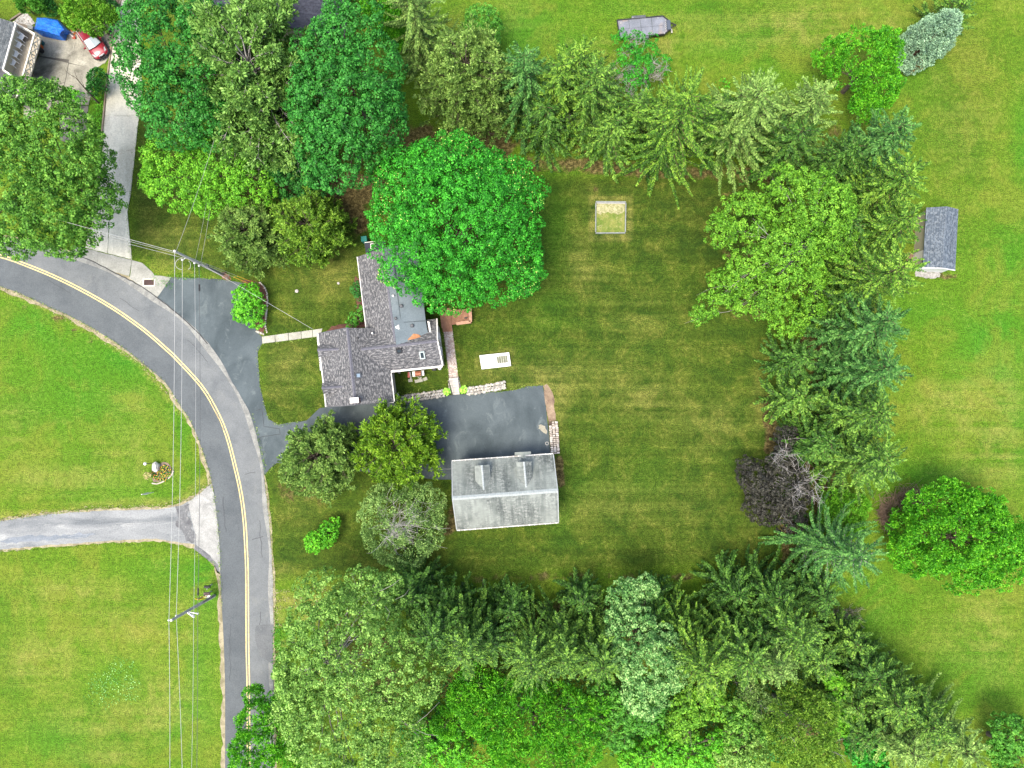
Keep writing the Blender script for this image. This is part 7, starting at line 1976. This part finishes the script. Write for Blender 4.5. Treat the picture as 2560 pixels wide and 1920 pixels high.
# cone and red pot
p = P(187, 84, 0); cn = thing('traffic_cone', 'orange traffic cone with white band between tarp and red car', 'traffic cone', tuple(p))
m_or = surf('faded orange plastic', (.80, .28, .10), (.7, .22, .08), 3, .5)
mb = MB(); mb.box(p + Vector((0, 0, .02)), (.38, .38, .04), .4); mb.lathe(p, [(.17, .04), (.11, .3)], 12); mb.lathe(p, [(.075, .45), (.03, .68)], 12); mb.build('cone', m_or, cn)
mb = MB(); mb.lathe(p, [(.11, .3), (.075, .45)], 12); mb.build('band', m_ins, cn)
p = P(187.5, 96, 0); cn = thing('red_pot', 'small red pot with a white scoop handle below the traffic cone', 'pot', tuple(p))
mb = MB(); mb.lathe(p, [(.13, 0), (.19, .25), (.15, .26), (.1, .1)], 12); mb.build('pot', surf('brick red plastic', (.55, .10, .05), None, 3, .5), cn)
mb = MB(); mb.bar(p + Vector((0, 0, .24)), p + Vector((-.42, .32, .3)), .06, .04); mb.build('handle', m_ins, cn)
mb = MB(); mb.box(P(185, 118, .07), (.1, .35, .04), .1); props(mb.build('wood_scrap', m_walk), 'small pale scrap lying on the patio seam left of the red car', 'scrap')
# bare sapling at the patio edge
sb0 = P(246, 257, 0); sb1 = P(168, 171, 6.0)
sp_ = thing('bare_sapling', 'leafless leaning sapling at the edge of the patio', 'tree', tuple(sb0))
srg = np.random.default_rng(14)
cv = curve(np.array(sb0), np.array(P(190, 195, 4.6)), .03, 9, srg)
segs = [(cv, np.linspace(.10, .03, 9))]
segs_b = [(curve(cv[8], np.array(P(160, 168, 6)), .05, 6, srg), np.linspace(.03, .01, 6)), (curve(cv[7], np.array(P(186, 175, 5.6)), .05, 6, srg), np.linspace(.03, .01, 6)), (curve(cv[5], np.array(P(202, 196, 4.4)), .05, 6, srg), np.linspace(.03, .01, 6)), (curve(cv[6], np.array(P(170, 185, 5.0)), .05, 6, srg), np.linspace(.025, .008, 6)), (curve(cv[1], np.array(P(212, 243, 1.2)), .1, 6, srg), np.linspace(.05, .02, 6))]
a_, b_ = tubes(segs, 6); npmesh('trunk', a_, b_, m_bark, sp_, smooth=True); a_, b_ = tubes(segs_b, 4); npmesh('branches', a_, b_, m_bark, sp_)
# mulch strip by the round bush, rocks
sheet('mulch_bed', px([(262, -10), (300, -10), (296, 30), (289, 56), (262, 64), (252, 58), (275, 40)]), .025, asphalt('brown bark mulch', (.19, .13, .10), (.10, .065, .05), 2, 8), .3, .05)
for u, v, r_, lb in ((265, 186, .18, 'white rock at the foot of the dark evergreen bush by the drive'), (742, 728, .22, 'pale flat rock in the grass left of the house'), (846, 708, .16, 'white rock near the olive yellow juniper')):
    mb = MB(); mb.rock(P(u, v, .05), r_, srng); props(mb.build('rock', m_stone[1]), lb, 'rock')
sheet('bare_patch', px([(238, 157), (260, 158), (250, 166), (240, 170)]), .05, m_walk, .2, .02)

# ------------------------------------------------------------------ brush pile in the south-east
bpc = P(1945 * K, 1082 * K, 0)
bpl = thing('brush_pile', 'arched heap of brown cut brush beside the vivid green tree', 'brush pile', tuple(bpc))
brg = np.random.default_rng(21); segs = []
path = [(1925, 1150), (1905, 1120), (1908, 1095), (1930, 1075), (1955, 1068), (1980, 1072), (1995, 1080), (1975, 1090)]
for k in range(620):
    j = brg.integers(0, len(path) - 1); f_ = brg.uniform()
    u = path[j][0] + (path[j + 1][0] - path[j][0]) * f_; v = path[j][1] + (path[j + 1][1] - path[j][1]) * f_
    w_ = 5 if j < 2 else 13
    c = np.array(P((u + brg.normal() * w_) * K, (v + brg.normal() * w_ * .8) * K, 0)); c[2] = brg.uniform(.05, .9 if j > 1 else .3)
    d = unit(brg.normal(size=3) * [1, 1, .35]) * brg.uniform(.3, .8)
    segs.append((curve(c - d, c + d, .12, 4, brg), [.022, .02, .016, .01]))
a_, b_ = tubes(segs, 3); npmesh('twigs', a_, b_, surf('brown cut twigs', (.30, .21, .15), (.16, .11, .08), 2), bpl, kind='stuff')
# half-buried twiggy heap + woodchips near the hedge bottom
wc = thing('woodchip_heap', 'pinkish woodchip heap at the lower edge of the east hedge', 'woodchips', tuple(P(2096, 1570, 0)))
mb = MB()
for k in range(420):
    a = srng.uniform(0, 6.28); r_ = math.sqrt(srng.random())
    c = P(2096 + math.cos(a) * r_ * 20, 1569 + math.sin(a) * r_ * 12, .05 + .3 * (1 - r_)); mb.box(c, (.16, .06, .04), srng.uniform(0, 3))
mb.build('chips', surf('pinkish woodchips', (.56, .35, .24), (.36, .2, .13), 3), wc, kind='stuff')
gh = thing('grass_heap', 'pale dead grass clump at the hedge corner above the woodchips', 'grass clump', tuple(P(2140, 1540, 0)))
segs = []
for k in range(260):
    c = np.array(P(brg.uniform(2075, 2150), brg.uniform(1520, 1556), 0)); c[2] = .05; d = unit(brg.normal(size=3) * [1, 1, .2] + [0, 0, .7]) * brg.uniform(.3, .8)
    segs.append((curve(c, c + d, .1, 3, brg), [.02, .015, .008]))
a_, b_ = tubes(segs, 3); npmesh('stalks', a_, b_, surf('pale dead stalks', (.44, .42, .30), (.28, .26, .17), 2), gh, kind='stuff')
# dead snags in the south-east undergrowth
for u, v, r_, s_, lb in ((1710 / K, 1830 / K, 1.0, 51, 'bleached dead snag in the undergrowth near the bottom'), (1435 / K, 300 / K, 1.0, 52, 'pale dead twigs showing in the middle of the north hedge'), (1855 / K, 1715 / K, .9, 53, 'pale bare twigs poking from the hedge above the silvery bush'), (470 / K, 330 / K, 1.6, 54, 'pale bare branches at the edge of the upper front lawn')):
    p = P(u * K, v * K, 2.2); t_ = thing('dead_snag', lb, 'dead branches', (p.x, p.y, 0)); deadtwigs(t_, np.array(p), r_, 9, np.random.default_rng(s_), r0=.035, name='twigs', origin=np.array((p.x + .3, p.y - .2, .1)))
# distant weeds at the edge of the upper lawn and little white litter points are left to the grass material

# ------------------------------------------------------------------ the red car
def car():
    m_red, t, b = newmat('cherry red car paint')
    b.inputs['Base Color'].default_value = (.24, .012, .022, 1); b.inputs['Roughness'].default_value = .28; b.inputs['Metallic'].default_value = .15; b.inputs['Coat Weight'].default_value = .7; b.inputs['Coat Roughness'].default_value = .1
    m_win, t, b2_ = newmat('car window glass'); b2_.inputs['Base Color'].default_value = (.02, .025, .03, 1); b2_.inputs['Roughness'].default_value = .08
    m_screen, t, b3_ = newmat('pale windscreen glass'); b3_.inputs['Base Color'].default_value = (.24, .30, .32, 1); b3_.inputs['Roughness'].default_value = .2; b3_.inputs['Coat Weight'].default_value = .8  # one pale base colour over the whole windscreen
    m_hl, t, b4_ = newmat('headlight lens'); b4_.inputs['Base Color'].default_value = (.42, .42, .42, 1); b4_.inputs['Roughness'].default_value = .12
    loc = P(236, 106, 0)
    t_ = thing('parked_car', 'cherry red car with pale windscreen parked on the patio, nose towards the drive', 'car', tuple(loc))
    ang = math.atan2(-.818, .575)
    R_ = Matrix.Rotation(ang, 3, 'Z')
    def put(mb, nm, mt, sm=False):
        mb.V = [tuple(R_ @ Vector(v) + Vector(loc)) for v in mb.V]; return mb.build(nm, mt, t_, smooth=sm)
    # stations: x, half width, z_low, z_shoulder, z_centre(top of body)
    st = [(-2.25, .60, .45, .78, .82), (-2.15, .78, .32, .92, .98), (-1.7, .88, .25, .98, 1.04), (-1.0, .91, .22, .97, 1.02), (0, .92, .22, .95, 1.0), (.75, .91, .22, .93, .98), (1.2, .90, .22, .88, .97), (1.75, .87, .25, .78, .88), (2.1, .78, .30, .66, .74), (2.27, .55, .38, .56, .60)]
    Vv, Ff = [], []
    prof = ((1.0, 0), (1.02, .45), (1.0, .8), (.93, 1.0))
    for x, w_, zl, zs, zc in st:
        ring = [(x, -w_ * a, zl + (zs - zl) * b) for a, b in prof] + [(x, -w_ * .55, zc - .02), (x, 0, zc)] + [(x, w_ * .55, zc - .02)] + [(x, w_ * a, zl + (zs - zl) * b) for a, b in prof[::-1]]
        Vv += ring
    m_ = 11
    for i in range(len(st) - 1):
        for k in range(m_ - 1): Ff.append((i * m_ + k, (i + 1) * m_ + k, (i + 1) * m_ + k + 1, i * m_ + k + 1))
    Ff.append(tuple(range(m_))); Ff.append(tuple(range(len(st) * m_ - 1, (len(st) - 1) * m_ - 1, -1)))
    mb = MB(); mb.add(Vv, Ff); body = put(mb, 'body', m_red, True)
    # cabin
    gh = [(-1.95, .66, 1.0), (-1.55, .64, 1.38), (-.2, .64, 1.47), (.35, .62, 1.42), (1.12, .70, 1.0)]
    mb = MB(); mb.slab([(-1.5, -.62, 1.42), (.32, -.60, 1.44), (.42, 0, 1.47), (.32, .60, 1.44), (-1.5, .62, 1.42), (-1.6, 0, 1.44)], .05); put(mb, 'roof', m_red, False)
    for s in (-1, 1):
        mb = MB(); mb.add([(-1.9, s * .80, .99), (1.1, s * .80, .96), (.34, s * .615, 1.40), (-1.5, s * .63, 1.39)], [(0, 1, 2, 3)]); put(mb, 'side_window', m_win)
        mb = MB(); mb.bar((1.15, s * .80, .97), (.34, s * .63, 1.44), .07, .05); mb.bar((.34, s * .63, 1.44), (-1.5, s * .64, 1.44), .06, .05); put(mb, 'roof_rail', m_wire if s < 0 else m_black)
        mb = MB(); mb.box((.75, s * 1.02, 1.0), (.14, .22, .14), bev=.03); put(mb, 'mirror', m_red)
        mb = MB(); mb.add([(2.12, s * .45, .69), (2.02, s * .72, .70), (1.66, s * .84, .84), (1.72, s * .70, .885), (1.98, s * .50, .81)], [(0, 1, 2, 3, 4)]); mb.add([(2.12, s * .45, .66), (2.02, s * .76, .66), (1.62, s * .88, .80), (1.66, s * .84, .84), (2.02, s * .72, .70), (2.12, s * .45, .69)], [(0, 1, 4, 5), (1, 2, 3, 4)]); cxh, cyh = 1.9, s * .68; mb.V = [(cxh + (x - cxh) * .85, cyh + (y - cyh) * .72, z + .02) for x, y, z in mb.V]; put(mb, 'headlight', m_hl)
        mb = MB(); mb.bar((1.72, s * .62, .90), (1.12, s * .66, .985), .03, .02); put(mb, 'hood_crease', m_red)
        for x in (-1.4, 1.4):
            mb = MB(); Vq = [(x + math.cos(q * .4488) * .33, s * y, .33 + math.sin(q * .4488) * .33) for y in (.70, .93) for q in range(14)]
            mb.add(Vq, [(q, (q + 1) % 14, (q + 1) % 14 + 14, q + 14) for q in range(14)] + [tuple(range(13, -1, -1)), tuple(range(14, 28))]); put(mb, 'wheel', m_black)
    mb = MB(); mb.add([(1.16, -.74, .985), (1.26, 0, 1.0), (1.16, .74, .985), (.36, .58, 1.435), (.44, 0, 1.455), (.36, -.58, 1.435)], [(0, 1, 4, 5), (1, 2, 3, 4)]); put(mb, 'windscreen', m_screen)
    mb = MB(); mb.bar((1.20, -.76, 1.0), (1.31, 0, 1.015), .06, .03); mb.bar((1.31, 0, 1.015), (1.20, .76, 1.0), .06, .03); mb.bar((1.18, -.76, 1.0), (.36, -.60, 1.45), .06, .03); mb.bar((1.18, .76, 1.0), (.36, .60, 1.45), .06, .03); put(mb, 'windscreen_frame', m_black)
    mb = MB(); mb.add([(-1.95, -.7, 1.0), (-1.95, .7, 1.0), (-1.55, .58, 1.40), (-1.55, -.58, 1.40)], [(0, 1, 2, 3)]); put(mb, 'rear_window', m_win)
    mb = MB(); mb.box((2.24, 0, .62), (.12, .66, .12)); put(mb, 'grille', m_black)
    mb = MB(); mb.box((2.17, 0, .70), (.10, .60, .06), bev=.02); mb.box((2.24, 0, .74 - .06), (.06, .12, .06)); put(mb, 'grille_trim', m_hl)
    mb = MB(); mb.tube([(1.85, -.93, .5), (2.2, -.75, .48), (2.34, -.3, .47), (2.36, 0, .47), (2.34, .3, .47), (2.2, .75, .48), (1.85, .93, .5)], .07, 6); put(mb, 'bumper', m_black)
    mb = MB(); mb.box((0, 0, .24), (3.6, 1.5, .16)); put(mb, 'underbody', m_black)
car()
print('FACES', sum(len(o.data.polygons) for o in bpy.data.objects if o.type == 'MESH'))
